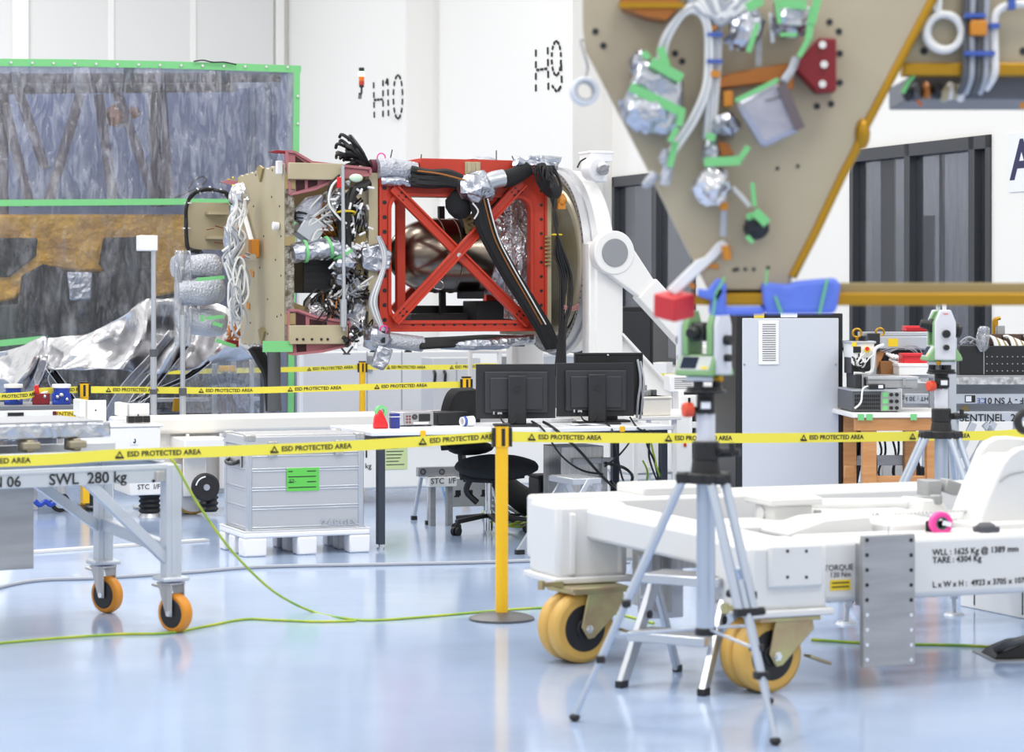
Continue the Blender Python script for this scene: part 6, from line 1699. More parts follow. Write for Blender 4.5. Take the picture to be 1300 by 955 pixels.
for k in range(3): z = h0 + (k + .5) * (h - h0) / 3; tg.bx(T.P(1120, 0, 0).x, T.P(1127, 0, 0).x, -.012, -.008, z - .015, z + .015)
T.part('green_tag', tg, 'tape_green')
kn = MB()
for k in range(3):
    for x in (1131, 1138): q = T.P(x, 0, 0).x; kn.cyl((q, -.02, h0 + (k + .5) * (h - h0) / 3), (q, -.008, h0 + (k + .5) * (h - h0) / 3), .012, n=10)
T.part('socket', kn, 'black'); T.part('foot', MB().bx(a + .02, b - .02, .02, .48, 0, h0), 'hub')
mz = MB()
for i in range(12):
    for j in range(4): q = T.P(1086 + i * 2.7, 503 + j * 5, 0); mz.bx(q.x - .005, q.x + .005, -.003, 0, q.z - .009, q.z + .009)
T.part('mesh_hole', mz, 'black')
top1 = zb_ + h + .013
T = bench_thing('power_adapter', 'black power brick on the mesh-sided unit', 'adapter', 1112, .06, top1)
a = T.P(1104, 0, 0).x; b = T.P(1124, 0, 0).x
T.part('body', MB().bx(a, b, 0, .08, 0, .035), 'black', bevel=.006); T.part('label', MB().bx(b - .045, b - .015, -.002, 0, .008, .028), 'label_white'); T.part('lead', MB().tube([V((a, .04, .02)), V((a - .04, .02, .0)), V((a - .06, -.02, -.08)), V((a - .1, -.02, -.12))], .006), 'cable_white')
T = bench_thing('instrument', 'slim grey instrument behind the black power brick', 'instrument', 1130, .2, top1)
a = T.P(1103, 0, 0).x; b = T.P(1165, 0, 0).x
T.part('body', MB().bx(a, b, 0, .35, 0.004, T.P(0, 484, 0).z), 'plate', bevel=.004); T.part('lid', MB().bx(a - .005, b + .005, -.005, .355, T.P(0, 484, 0).z, T.P(0, 480, 0).z), 'alu', bevel=.003); T.part('foot', MB().bx(a + .03, b - .03, .03, .3, 0, .004), 'hub'); T.part('handle', MB().bx(b - .1, b - .08, -.015, 0, .02, .07), 'chrome')
T = bench_thing('instrument', 'dark connector module at the left end of the bench', 'instrument', 1090, .3, top1)
a = T.P(1086, 0, 0).x; b = T.P(1103, 0, 0).x; h = T.P(0, 477, 0).z
T.part('body', MB().bx(a, b, 0, .3, 0, h), 'dark_in', bevel=.004); T.part('face', MB().bx(T.P(1094, 0, 0).x, b, -.01, 0, 0, h), 'plate', bevel=.003)
T.part('connector', MB().bx(T.P(1096, 0, 0).x, T.P(1100, 0, 0).x, -.018, -.01, .02, h - .02), 'black')
topz2 = T.O.z + h
T = bench_thing('control_box', 'white control box with a small red and yellow switch and wired terminals', 'control box', 1095, .35, topz2)
a = T.P(1082, 0, 0).x; b = T.P(1110, 0, 0).x; h = T.P(0, 434, 0).z; hm = T.P(0, 456, 0).z
T.part('body', MB().bx(a, b, 0, .3, hm, h), 'white', bevel=.006); T.part('lid', MB().bx(a - .01, b + .01, -.01, .3, T.P(0, 433, 0).z - .02, h), 'alu', bevel=.003); T.part('yellow_label', MB().bx(T.P(1081, 0, 0).x, T.P(1087, 0, 0).x, -.014, -.01, h - .035, h - .008), 'label_yellow')
T.part('terminal_block', MB().bx(a, b - .02, .02, .28, 0, hm), 'black', bevel=.004)
T.part('switch', MB().cyl(T.P(1101, 444, -.0), T.P(1101, 444, -.03), .02), 'label_yellow'); T.part('switch_knob', MB().cyl(T.P(1101, 443, -.03), T.P(1101, 443, -.045), .013), 'red_clear'); T.part('display', MB().box(T.P(1088, 444, -.002), (.05, .006, .04)), 'black')
T.part('wires', wires(MB(), [T.P(1086, 455, -.02), T.P(1090, 462, -.05), T.P(1096, 458, -.05), T.P(1100, 452, -.02)], 7, .03, .005, 33), 'cable_white'); T.part('wires', wires(MB(), [T.P(1090, 456, -.02), T.P(1094, 466, -.05), T.P(1102, 464, -.05)], 5, .03, .006, 34), 'cable')
T.part('eye_bolt', MB().torus(T.P(1088, 423, .05), (0, 1, 0), .028, .008, 16, 6).cyl(T.P(1088, 428, .05), T.P(1088, 434, .05), .01), 'gold')
T.part('white_lead', MB().tube([T.P(x, y, -.03) for x, y in ((1084, 474), (1100, 474), (1107, 470), (1109, 452), (1112, 442), (1122, 438))], .012, 6), 'cable_white')

# hanging white frame carrying the red trays
T = Thing('gantry_frame', 'aluminium gantry frame above the bench with wired connector strip', 'frame', (W(1150, 600, 16.12).x, 16.12, 0), .05)
za, zb2 = T.P(0, 444, 0).z, T.P(0, 428, 0).z
a = T.P(1104, 0, 0).x; b = T.P(1215, 0, 0).x
T.part('top_beam', MB().bx(a, b, 0, .06, za, zb2), 'alu', bevel=.004); T.part('corner', MB().bx(a, a + .07, -.01, .08, za - .02, zb2 + .02), 'dark_in', bevel=.003)
T.part('yellow_label', MB().bx(T.P(1127, 0, 0).x, T.P(1140, 0, 0).x, -.004, 0, za + .015, zb2 - .015), 'label_yellow')
T.part('cover_strip', MB().bx(T.P(1096, 0, 0).x, b, .1, .2, zb2, zb2 + .03), 'alu', bevel=.003)
T.part('eye_bolt', MB().torus(T.P(1117, 422, .04), (0, 1, 0), .028, .008, 16, 6).cyl(T.P(1117, 427, .04), T.P(1117, 430, .04), .01), 'gold')
T.part('upright', MB().bx(a, a + .05, .02, .07, 0, za), 'alu'); T.part('upright', MB().bx(b - .05, b, .02, .07, 0, za), 'alu')
T.part('wood_side', MB().prism([T.P(x, y, .02) for x, y in ((1108, 480), (1124, 447), (1118, 444), (1108, 446))], (0, .1, 0)), 'wood', bevel=.004)
T.part('wood_block', MB().bx(T.P(1117, 0, .0).x, T.P(1136, 0, 0).x, -.02, .1, T.P(0, 478, 0).z, T.P(0, 460, 0).z), mat('brown_card', (150, 104, 60), .6), bevel=.005)
T.part('dark_strip', MB().bx(T.P(1122, 0, 0).x, T.P(1175, 0, 0).x, .03, .09, T.P(0, 472, 0).z, T.P(0, 446, 0).z), 'dark_in')
for j in range(3):
    for i in range(9):
        q = T.P(1125 + i * 4 + j * 4, 449 + j * 7 + i * .8, -.0)
        T.part('white_plug', MB().cyl(q, q + V((.045, -.03, -.03)), .011, n=7), 'plastic_white')
T.part('white_lead', wires(MB(), [T.P(1122, 446, 0), T.P(1140, 440, -.03), T.P(1158, 442, -.03), T.P(1166, 450, 0)], 3, .02, .004, 12), 'cable_grey')
T.part('side_panel', MB().bx(T.P(1150, 0, .1).x, T.P(1180, 0, .1).x, .1, .14, T.P(0, 472, .1).z, T.P(0, 444, .1).z), 'rack_grey', bevel=.004)
gz = T.P(0, 478, 0).z
sh = Thing('shelf_board', 'narrow shelf board under the red tray and white box', 'shelf', (W(1160, 480, 15.9).x, 15.9, 0), .05)
a = sh.P(1105, 0, 0).x; b = sh.P(1190, 0, 0).x; zs_ = sh.P(0, 478, 0).z
sh.part('board', MB().bx(a, b, -.02, .2, zs_ - .02, zs_), 'plate', bevel=.003); sh.part('post', MB().bx(a, a + .03, .1, .13, 0, zs_ - .02).bx(b - .03, b, .1, .13, 0, zs_ - .02), 'plate')
def tray(lab, px0, px1, py0, py1, Y, zbase, m):
    q = W((px0 + px1) / 2, py1, Y); T = Thing('parts_tray', lab, 'tray', (q.x, Y, zbase), .05)
    a = T.P(px0, 0, 0).x; b = T.P(px1, 0, 0).x; h = max(.04, T.P(0, py0, 0).z)
    T.part('bin', MB().ring([V((a, 0, h)), V((b, 0, h)), V((b, .16, h)), V((a, .16, h))], [V((a + .012, .012, h)), V((b - .012, .012, h)), V((b - .012, .148, h)), V((a + .012, .148, h))], (0, 0, -h)).bx(a, b, 0, .16, 0, .012), m, bevel=.004)
    T.part('rim', MB().bx(a - .01, b + .01, -.012, .0, h - .02, h), m, bevel=.004); return T
tray('red plastic tray beside the far instrument', 1147, 1178, 450, 463, 15.88, W(0, 463, 15.88).z, 'red_crate')
tray('pink-red tray lying on top of the aluminium gantry beam', 1151, 1177, 420, 426, 16.3, zb2 + .03, 'red_crate')
T = Thing('white_block', 'plain white box on the shelf board below the red tray', 'box', V((W(1158, 470, 15.85).x, 15.85, zs_)), .05)
a = T.P(1141, 0, 0).x; b = T.P(1180, 0, 0).x; T.part('body', MB().bx(a, b, 0.0, .18, 0, T.P(0, 463, 0).z), 'white', bevel=.005); T.part('lid', MB().bx(a - .004, b + .004, -.004, .184, T.P(0, 463, 0).z - .02, T.P(0, 463, 0).z - .005), 'plastic_white')
# far MGSE trolleys: inverted frame and lettered frame
T = Thing('hoist_frame', 'grey lifting frame with upside-down lettering stacked behind the far tripod', 'frame', (W(1230, 600, 17.0).x, 17.0, 0), .04)
a = T.P(1180, 0, 0).x; b = T.P(1345, 0, 0).x
def zz2(py): return T.P(0, py, 0).z
T.part('honeycomb_panel', MB().bx(T.P(1195, 0, 0).x, b, -.05, .7, zz2(490), zz2(480)), mat('speckled_edge', (150, 150, 150), .5, .2, var=((214, 214, 214), 30)), bevel=.003)
T.part('panel_top', MB().bx(T.P(1195, 0, 0).x, b, -.05, .7, zz2(480), zz2(478)), 'plate')
T.part('upper_beam', MB().bx(T.P(1150, 0, 0).x, b, -.0, .06, zz2(515), zz2(502)), 'alu_profile', bevel=.004)
text('PHF - Y SN 01', 'lettering', T, T.P(1281, 508.5, -.004), .062, rot=(PI / 2, PI, 0), bold=.0008)
text('CE', 'lettering', T, T.P(1246, 508.5, -.004), .055, 'cable_blue', rot=(PI / 2, PI, 0))
text('WEIGHT : 30 kg', 'lettering', T, T.P(1172, 506, -.004), .045, rot=(PI / 2, PI, 0))
T.part('type_plate', MB().bx(T.P(1225, 0, 0).x, T.P(1238, 0, 0).x, -.004, -.001, zz2(513), zz2(504)), 'ink'); T.part('type_plate_label', MB().bx(T.P(1226, 0, 0).x, T.P(1233, 0, 0).x, -.006, -.004, zz2(512), zz2(505)), 'label_white')
T.part('recessed_panel', MB().bx(T.P(1150, 0, .2).x, b, .3, .34, zz2(527), zz2(490)), 'plate')  # plain grey panel set back behind the beams
T.part('lower_beam', MB().bx(T.P(1215, 0, 0).x, b, -.02, .04, zz2(537), zz2(525)), 'alu_profile', bevel=.004)
text('SENTINEL  2 - MGSE', 'lettering', T, T.P(1276, 531, -.024), .075, bold=.0008)
T.part('khaki_gusset', MB().prism([T.P(1218, 526, .05), T.P(1232, 526, .05), T.P(1229, 515, .05), T.P(1223, 515, .05)], (0, .03, 0)), 'khaki_dark')
for (x0, y0, x1, y1) in ((1262, 536, 1222, 610), (1236, 537, 1216, 580), (1250, 538, 1300, 600)):
    T.part('brace', MB().beam(T.P(x0, y0, .0), T.P(x1, y1, .0), .04, .05), 'alu_profile', bevel=.004)
for px in (1213, 1320): x = T.P(px, 0, 0).x; T.part('leg', MB().bx(x - .03, x + .03, .02, .08, 0.0, zz2(525)).bx(x - .03, x + .03, .6, .66, 0.0, zz2(490)), 'alu_profile', bevel=.004)
hoist_top = zz2(478)
# black crate of connectors on it
T = Thing('connector_crate', 'long black connector box with white-tagged cables on top', 'box', V((W(1260, 478, 17.05).x, 17.05, hoist_top)), .04)
a = T.P(1218, 0, 0).x; b = T.P(1340, 0, 0).x; h = T.P(0, 440, 0).z
T.part('body', MB().bx(a, b, 0, .3, 0, h), 'black', bevel=.005)
x = T.P(1249, 0, 0).x; T.part('seam', MB().bx(x - .003, x + .003, -.004, 0, 0.005, h), 'plate')
dt = MB()
for r in range(3):
    for i in range(8): q = T.P(1253 + i * 6.5, 453 + r * 9, -.002); dt.cyl(q + V((0, -.002, 0)), q + V((0, .003, 0)), .005, n=6)
T.part('screw', dt, 'plate')
for k, (x0, x1) in enumerate(((1252, 1272), (1274, 1296), (1300, 1330))):
    T.part('brown_block', MB().bx(T.P(x0, 0, .1).x, T.P(x1, 0, .1).x, .1, .25, h, T.P(0, 425, .1).z), mat('brown_plastic', (84, 62, 54), .6), bevel=.005)
    for i in range(7):
        q = T.P(x0 + i * 3, 427 + i * 1.2, .06); T.part('tagged_lead', MB().tube([q, q + V((.03, -.02, -.0)), q + V((.05, -.04, -.04)), q + V((.055, -.05, -.08))], .009, 6), ('cable_white', 'cable_white', 'khaki_dark')[i % 3])
T.part('loose_leads', wires(MB(), [T.P(1220, 436, .1), T.P(1232, 432, .1), T.P(1246, 438, .1)], 8, .03, .006, 66), 'cable_grey')
T.part('brass_bracket', MB().tube([T.P(1262, 428, .28), T.P(1262, 408, .28), T.P(1266, 405, .28), T.P(1270, 404, .28)], .014, 7).box(T.P(1264, 410, .28), (.03, .03, .05)), 'gold')
T.part('grey_bracket', MB().bx(T.P(1266, 0, .25).x, T.P(1276, 0, .25).x, .25, .29, T.P(0, 426, .25).z, T.P(0, 414, .25).z), 'plate', bevel=.004)
T.part('clear_bag', MB().ell(T.P(1248, 430, -.03), (.05, .03, .09), 14, .4, 5).ell(T.P(1247, 420, -.03), (.035, .03, .03), 12, .3, 7), 'film_bag', smooth=30)
# table of assorted things in the lower background
T = Thing('test_trolley', 'silver equipment trolley glimpsed behind the beech bench legs', 'trolley', (W(1140, 640, 16.3).x, 16.3, 0), .05)
a = T.P(1092, 0, 0).x; b = T.P(1200, 0, 0).x
T.part('shelf', MB().bx(a, b, 0, .5, .08, .11).bx(a, b, 0, .5, .30, .33), 'plate', bevel=.004)
for x in (a + .03, b - .03): T.part('post', MB().bx(x - .02, x + .02, .0, .04, 0, .8).bx(x - .02, x + .02, .46, .5, 0, .8), 'alu')
T.part('white_box', MB().bx(T.P(1120, 0, .1).x, T.P(1148, 0, .1).x, .1, .4, .33, .52), 'white', bevel=.005); T.part('grey_box', MB().bx(T.P(1150, 0, .1).x, T.P(1176, 0, .1).x, .1, .4, .33, .46), 'dark_in', bevel=.005); T.part('blue_box', MB().bx(T.P(1118, 0, .1).x, T.P(1146, 0, .1).x, .05, .3, .11, .2), 'clamp_blue', bevel=.005)
for i in range(7):
    a_ = random.Random(880 + i); x = 1113 + i * 9
    T.part('hanging_cable', MB().tube([T.P(x, 552, -.1), T.P(x + a_.uniform(-6, 6), 575, -.1), T.P(x + a_.uniform(-10, 10), 600, -.1), T.P(x + a_.uniform(-6, 12), 625, -.05)], .008, 6), 'cable')
T.part('floor_hose', MB().tube([T.P(1070, 636, -.3), T.P(1082, 630, -.3), T.P(1092, 634, -.3), T.P(1086, 640, -.3)], .05, 8), 'cable'); T.part('orange_roll', MB().torus(T.P(1083, 628, -.35), (0, 1, 0), .05, .02, 18, 7), 'cable_orange')

# pale low cabinet beyond the text beam on the floor
g = G(1240, 774)
T = Thing('low_cabinet', 'low white cabinet on the floor beyond the lettered white beam', 'cabinet', (g.x, g.y, 0), math.atan2(-.5, .22))
T.part('body', MB().bx(-.15, 2.2, 0, .4, .0, .37), 'white', bevel=.006)
for x in (-.02, .4, .75): T.part('gap', MB().bx(x - .004, x + .004, -.003, .0, .02, .35), 'ink')
# ================================================================== white transport frame in the foreground
bx0 = (990 - 650) / F * 9.7
MG = Thing('transport_cart', 'heavy white steel cart on tan twin castors, lettered WLL 1625 Kg', 'cart', (bx0, 9.7, 0), HALL)
mp = MG.P
zb0, zt0 = .345, .622
# lettered beam
xe0 = mp(1050, 700, .0).x; xe1 = mp(1345, 700, .0).x
MG.part('lettered_beam', MB().bx(xe0 - .05, xe1, 0, .26, zb0 + .01, zt0), 'white_cart', bevel=.03)
text('WLL : 1625 Kg @ 1389 mm', 'lettering', MG, mp(1184, 702, -.003), .037, 'ink', align='LEFT', bold=.0004); text('TARE : 4304 Kg', 'lettering', MG, mp(1184, 712, -.003), .037, 'ink', align='LEFT', bold=.0004)
text('L x W x H :  4923 x 3705 x 1070 mm', 'lettering', MG, mp(1184, 743, -.003), .035, 'ink', align='LEFT', bold=.0004)
text('TORQUE :', 'lettering', MG, mp(1067, 721, -.003), .034, 'ink'); text('120 Nm', 'lettering', MG, mp(1067, 730, -.003), .03, 'ink')
q0 = mp(1054, 737, -.003); q1 = mp(1080, 749, -.003)
o = MG.part('yellow_label', MB().bx(q0.x, q1.x, -.0035, -.0, q1.z, q0.z), 'label_yellow')
ln = MB()
for k in range(2): z = q0.z - .012 - k * .017; ln.bx(q0.x + .008, q1.x - .008, -.0045, -.0035, z - .003, z + .003)
MG.part('label_print', ln, 'ink', o)
# corner block B over its castor
qa = mp(952, 700, -.06); qb = mp(1051, 700, -.06)
MG.part('corner_block', MB().bx(qa.x, qb.x, -.06, .3, zb0, zt0 - .01), 'white_cart', bevel=.02)
p0 = mp(977, 748, -.08); p1 = mp(1046, 690, -.08)
o = MG.part('square_plate', MB().bx(p0.x, p1.x, -.082, -.055, p0.z, p1.z), 'white_cart', bevel=.012)
bo = MB()
for (x, y) in ((1000, 700), (1024, 700), (1000, 733), (1024, 733)): c = mp(x, y, -.084); bo.cyl(c, c + V((0, .004, 0)), .007, n=10)
MG.part('plate_hole', bo, 'ink', o)
MG.part('block_flange', MB().bx(qa.x - .02, qb.x + .02, -.08, .32, zb0 - .025, zb0 + .005), 'white_cart', bevel=.008)
# corner block A
GA = W(750, 690, 10.6); la = MG.loc(GA)
ya = la.y
ax0 = mp(707, 690, ya).x; ax1 = mp(798, 690, ya - .0).x
zA0, zA1 = .365, .70
MG.part('corner_block', MB().bx(ax0, ax1, ya, ya + .34, zA0, zA1), 'white_cart', bevel=.025)
MG.part('corner_rib', MB().bx(mp(722, 0, ya).x, mp(730, 0, ya).x, ya - .018, ya + .01, zA0 + .02, zA1 - .04).bx(mp(784, 0, ya).x, mp(790, 0, ya).x, ya - .018, ya + .01, zA0 + .02, zA1 - .04), 'white_cart', bevel=.008)
MG.part('block_flange', MB().bx(ax0 - .02, ax1 + .02, ya - .02, ya + .36, zA0 - .02, zA0 + .01), 'white_cart', bevel=.008)
# beam A to B and the back beam
cA = V(((ax0 + ax1) / 2 + .05, ya + .2, .62)); cB = V(((qa.x + qb.x) / 2, .14, .545))
MG.part('side_beam', MB().beam(cA, cB, .26, .14), 'white_cart', bevel=.02)
MG.part('back_beam', MB().bx(ax0 + .1, ax0 + 3.2, ya + .28, ya + .62, .40, .70), 'white_cart', bevel=.02)
MG.part('inner_beam', MB().bx(cB.x + .1, cB.x + 2.4, .55, .85, .40, .64), 'white_cart', bevel=.02)
MG.part('stepped_cover', MB().bx(mp(806, 0, ya + .4).x, mp(905, 0, ya + .4).x, ya + .3, ya + .62, .69, .745), 'white_cart', bevel=.015)
MG.part('cross_beam', MB().bx(mp(1085, 0, .5).x, mp(1085, 0, .5).x + .3, .2, ya + .4, .42, .66), 'white_cart', bevel=.02)
MG.part('sloping_cover', MB().prism([mp(1000, 677, .3), mp(1048, 660, .3), mp(1105, 655, .3), mp(1110, 684, .3), mp(1000, 684, .3)], (0, .25, 0)), 'white_cart', bevel=.008)
# steel angle plates under the side beam
a = mp(838, 700, ya - .2); b = mp(908, 720, ya - .2)
MG.part('steel_angle', MB().bx(a.x, a.x + .05, ya - .22, ya + .1, mp(838, 778, ya - .2).z, a.z).bx(a.x, b.x, ya - .22, ya - .19, mp(850, 722, ya - .2).z, a.z), 'steel', bevel=.004)
a = mp(812, 722, ya - .12); b = mp(868, 784, ya - .12)
o = MG.part('bolted_plate', MB().bx(a.x, b.x, ya - .12, ya - .095, b.z, a.z + .06), 'rack_grey', bevel=.006)
bo = MB()
for (x, y) in ((815, 758), (815, 775)): c = mp(x, y, ya - .125); bo.cyl(c, c + V((0, .006, 0)), .009, n=10)
MG.part('plate_bolt', bo, 'chrome', o)
# cap, tube rails and box on the far side of the frame
c = mp(1000, 660, .75); 
hx = .10
MG.part('cap_post', MB().bx(c.x - hx, c.x + hx, .7, .88, .60, mp(1000, 640, .75).z), 'white_cart', bevel=.01)
zc3 = mp(1000, 640, .75).z
MG.part('cap_lid', MB().add([V((c.x - .13, .66, zc3)), V((c.x + .13, .66, zc3)), V((c.x + .13, .92, zc3)), V((c.x - .13, .92, zc3)), V((c.x - .13, .66, zc3 + .03)), V((c.x + .13, .66, zc3 + .03)), V((c.x + .13, .92, zc3 + .03)), V((c.x - .13, .92, zc3 + .03)), V((c.x - .05, .74, zc3 + .06)), V((c.x + .05, .74, zc3 + .06)), V((c.x + .05, .84, zc3 + .06)), V((c.x - .05, .84, zc3 + .06))],
     [(3, 2, 1, 0), (0, 1, 5, 4), (1, 2, 6, 5), (2, 3, 7, 6), (3, 0, 4, 7), (4, 5, 9, 8), (5, 6, 10, 9), (6, 7, 11, 10), (7, 4, 8, 11), (8, 9, 10, 11)]), 'white_cart', bevel=.006)
MG.part('tube_rail', MB().cyl(mp(1010, 643, .85), mp(1185, 641, .85), .035, n=16), 'white_cart'); MG.part('tube_rail', MB().cyl(mp(965, 652, .8), mp(1105, 656, .8), .03, n=16), 'white_cart')
a = mp(1106, 678, .5); b = mp(1182, 651, .5)
MG.part('cover_box', MB().bx(a.x, b.x, .5, .8, a.z - .05, b.z), 'white_cart', bevel=.01)
text('10', 'lettering', MG, mp(1111, 656, .497), .04, 'ink')
st_ = MB()
for k in range(26): x = a.x + .12 + k * .02; st_.bx(x, x + .01, .5, .52, b.z - .002, b.z + .006)
MG.part('toothed_strip', st_, 'white_cart')
MG.part('grey_bracket', MB().bx(mp(1037, 0, .6).x, mp(1043, 0, .6).x, .6, .63, mp(1040, 664, .6).z, mp(1040, 648, .6).z), 'plate')
MG.part('hinge_fitting', MB().bx(mp(1178, 0, .75).x, mp(1196, 0, .75).x, .75, .85, mp(1180, 630, .75).z, mp(1180, 610, .75).z).beam(mp(1196, 615, .78), mp(1216, 622, .78), .07, .06).cyl(mp(1188, 628, .72), mp(1188, 640, .72), .03), 'plate', bevel=.006)
MG.part('fitting_base', MB().prism([mp(1168, 660, .7), mp(1172, 634, .7), mp(1195, 634, .7), mp(1218, 668, .7), mp(1218, 690, .7), mp(1168, 690, .7)], (0, .2, 0)), 'white_cart', bevel=.01)
# bent arm at the right
def armplate(pts, y, d): return MB().prism([mp(x, z, y) for x, z in pts], (0, d, 0))
MG.part('arm_plate', armplate([(1203, 690), (1214, 662), (1224, 637), (1232, 612), (1239, 588), (1246, 571), (1254, 561), (1266, 555), (1282, 554), (1300, 556), (1325, 566), (1350, 590), (1350, 690)], .62, .05), 'white_cart', bevel=.012)
MG.part('arm_plate', armplate([(1232, 690), (1243, 663), (1254, 636), (1266, 606), (1274, 589), (1282, 577), (1294, 569), (1310, 566), (1350, 568), (1390, 590), (1390, 690)], .22, .05), 'white_cart', bevel=.012)
MG.part('arm_web', armplate([(1250, 690), (1262, 660), (1276, 622), (1290, 592), (1310, 580), (1350, 580), (1350, 690)], .27, .35), 'white_cart')
MG.part('arm_edge_line', MB().tube([mp(1269, 612, .215), mp(1282, 603, .215), mp(1300, 599, .215)], .003), 'plate')
MG.part('arm_foot', MB().bx(mp(1225, 0, .2).x, xe1, .1, .3, zt0 - .01, zt0 + .025), 'white_cart', bevel=.006)
MG.part('dark_fitting', MB().ell(mp(1250, 672, .05) , (.05, .03, .03), 12, .3, 5).bx(mp(1240, 0, .05).x, mp(1264, 0, .05).x, .02, .08, zt0, zt0 + .02), 'rubber_grey')
MG.part('black_hook', MB().tube([mp(1310, 548, .4), mp(1297, 546, .4), mp(1292, 536, .4), mp(1296, 526, .4), mp(1310, 522, .4)], .018, 8), 'hub')
# gusset plate with bolts hanging on the lettered beam
g0 = mp(1096, 848, -.10); g1 = mp(1162, 678, -.10)
o = MG.part('gusset_plate', MB().bx(g0.x, g1.x, -.10, -.07, g0.z, g1.z), 'plate', bevel=.003)
MG.part('gusset_rib', MB().bx(g0.x + .02, g1.x - .02, -.07, .0, .345, .60), 'plate', o)
for nm, m, lo, hi in (('bolt_hole', 'ink', 0, 5), ('bolt', 'chrome', 5, 9)):
    bo = MB()
    for k in range(lo, hi):
        for px in (1101, 1157): c = mp(px, 686 + k * 19, -.102); bo.cyl(c, c + V((0, .004, 0)), .0085, n=10)
    MG.part(nm, bo, m, o)
MG.part('wire_pin', MB().cyl(mp(1128, 678, -.08), mp(1128, 668, -.08), .003), 'alu')
# adjustable feet
for (px, py0, px1, py1) in ((1084, 762, 1074, 792), (1213, 760, 1211, 781)):
    f0 = MG.PZ(px1, py1, 0); top = V((f0.x + (.05 if px < 1100 else .0), f0.y, .42))
    MG.part('levelling_foot', MB().cyl(f0, f0 + V((0, 0, .012)), .055, .045, n=20).cyl(f0 + V((0, 0, .012)), f0 + (top - f0) * .2, .012).cyl(f0 + (top - f0) * .2, top, .022), 'alu_profile')
# twin castors
def twin(cx, cy, zmount, nm):
    n_w = V((.50, -.866, 0)); n_l = V((n_w.dot(MG.u), n_w.dot(MG.n), 0)); t_l = V((-n_l.y, n_l.x, 0))
    c = MG.loc(V((cx, cy, .157)))
    for k, s in enumerate((-.088, 0)):
        a = c + n_l * (s - .0); b = c + n_l * (s + .08)
        o = MG.part('castor_wheel', MB().cyl(a, b, .157, n=44), 'caster_tan', bevel=.022)
        MG.part('castor_rim', MB().cyl(a - n_l * .002, b + n_l * .002, .105, n=36), 'hub', o, bevel=.004)
        MG.part('castor_hub', MB().cyl(a - n_l * .006, b + n_l * .012, .045, n=24), 'black', o, bevel=.004)
    e = c + n_l * .10; w = V((0, 0, 1))
    sw = t_l * -1 if t_l.x < 0 else t_l
    sw = -sw if sw.dot(V((1, 0, 0))) < 0 else sw
    # trailing fork: axle lies to the left, mount to the right
    mnt = c + sw * .07
    fk = MB()
    for off in (.10, -.115):
        b_ = c + n_l * off
        fk.prism([b_ - sw * .035 + w * .01, b_ + sw * .0 - w * .045, b_ + sw * .03 - w * .04, b_ + sw * .19 + w * .10, b_ + sw * .18 + w * .165, b_ + sw * .0 + w * .165], n_l * .012)
    MG.part('castor_fork', fk, 'zinc', bevel=.004)
    tp_ = mnt + w * .165
    MG.part('castor_top_plate', MB().beam(tp_ - sw * .15, tp_ + sw * .15, .24, .02), 'zinc', bevel=.004)
    MG.part('swivel_head', MB().cyl(tp_, tp_ + w * (zmount - .157 - .165 - .012), .085, n=28), 'zinc', bevel=.004); MG.part('mount_plate', MB().box(V((tp_.x, tp_.y, zmount - .012)), (.28, .28, .018)), 'zinc', bevel=.003)
    MG.part('axle_nut', MB().cyl(e, e + n_l * .02, .02, n=6).cyl(e + n_l * .012, e + n_l * .03, .012), 'chrome')
    MG.part('locking_lever', MB().beam(tp_ - sw * .14 + w * .03, tp_ - sw * .24 + w * .03, .02, .02).cyl(tp_ - sw * .25 + w * .01, tp_ - sw * .25 + w * .05, .016), 'zinc'); MG.part('brake_pedal', MB().beam(c + n_l * .05 + sw * .2 - w * .02, c + n_l * .05 + sw * .31 - w * .06, .05, .012), 'zinc', bevel=.003)
twin((731 - 650) / F * 10.55, 10.55, zA0 - .02, 'left'); twin((966 - 650) / F * 9.75, 9.75, zb0 - .025, 'right')
# pink roll hung on the frame
c = W(1194, 664, 10.1)
T = Thing('tape_roll', 'hot pink ring-shaped tape roll standing on the white frame', 'tape roll', (c.x, c.y, c.z - .052), .25)
T.part('ring', MB().lathe([(.026, -.02), (.05, -.02), (.05, .02), (.026, .02)], (0, 0, .05), (0, 1, 0), 32, closed=True), 'pink_hot', bevel=.006)
T.part('core', MB().lathe([(.022, -.018), (.026, -.018), (.026, .018), (.022, .018)], (0, 0, .05), (0, 1, 0), 28, closed=True), mat('green_core', (70, 110, 96), .5)); T.part('tape_end', MB().beam((.0, -.022, .055), (.04, -.024, .045), .003, .02), 'label_white'); T.part('backing_pad', MB().bx(-.055, .06, .022, .04, 0.005, .06), 'black', bevel=.008)
# black rubber foot at the right edge
c = G(1290, 838)
T = Thing('rubber_foot', 'black sloped rubber ramp end on the floor at the right edge', 'ramp', (c.x, c.y, 0), .1)
T.part('ramp', MB().prism([V((-.10, 0, .002)), V((.35, 0, .002)), V((.35, 0, .10)), V((.02, 0, .065)), V((-.07, 0, .03))], (0, .22, 0)), 'hub', bevel=.008); T.part('base_plate', MB().bx(-.12, .36, -.06, .27, 0, .004), 'plate'); T.part('rope_end', MB().tube([V((-.08, .05, .04)), V((-.03, .0, .075)), V((.05, .02, .09)), V((.12, .05, .10))], .018, 8), 'rubber_grey')
# step stool between the castors
T = Thing('step_stool', 'two-tread aluminium step stool under the near tripod and white frame', 'step stool', (.75, 9.95, 0), -.55)
stool(T, .34, .46, .5, 2)

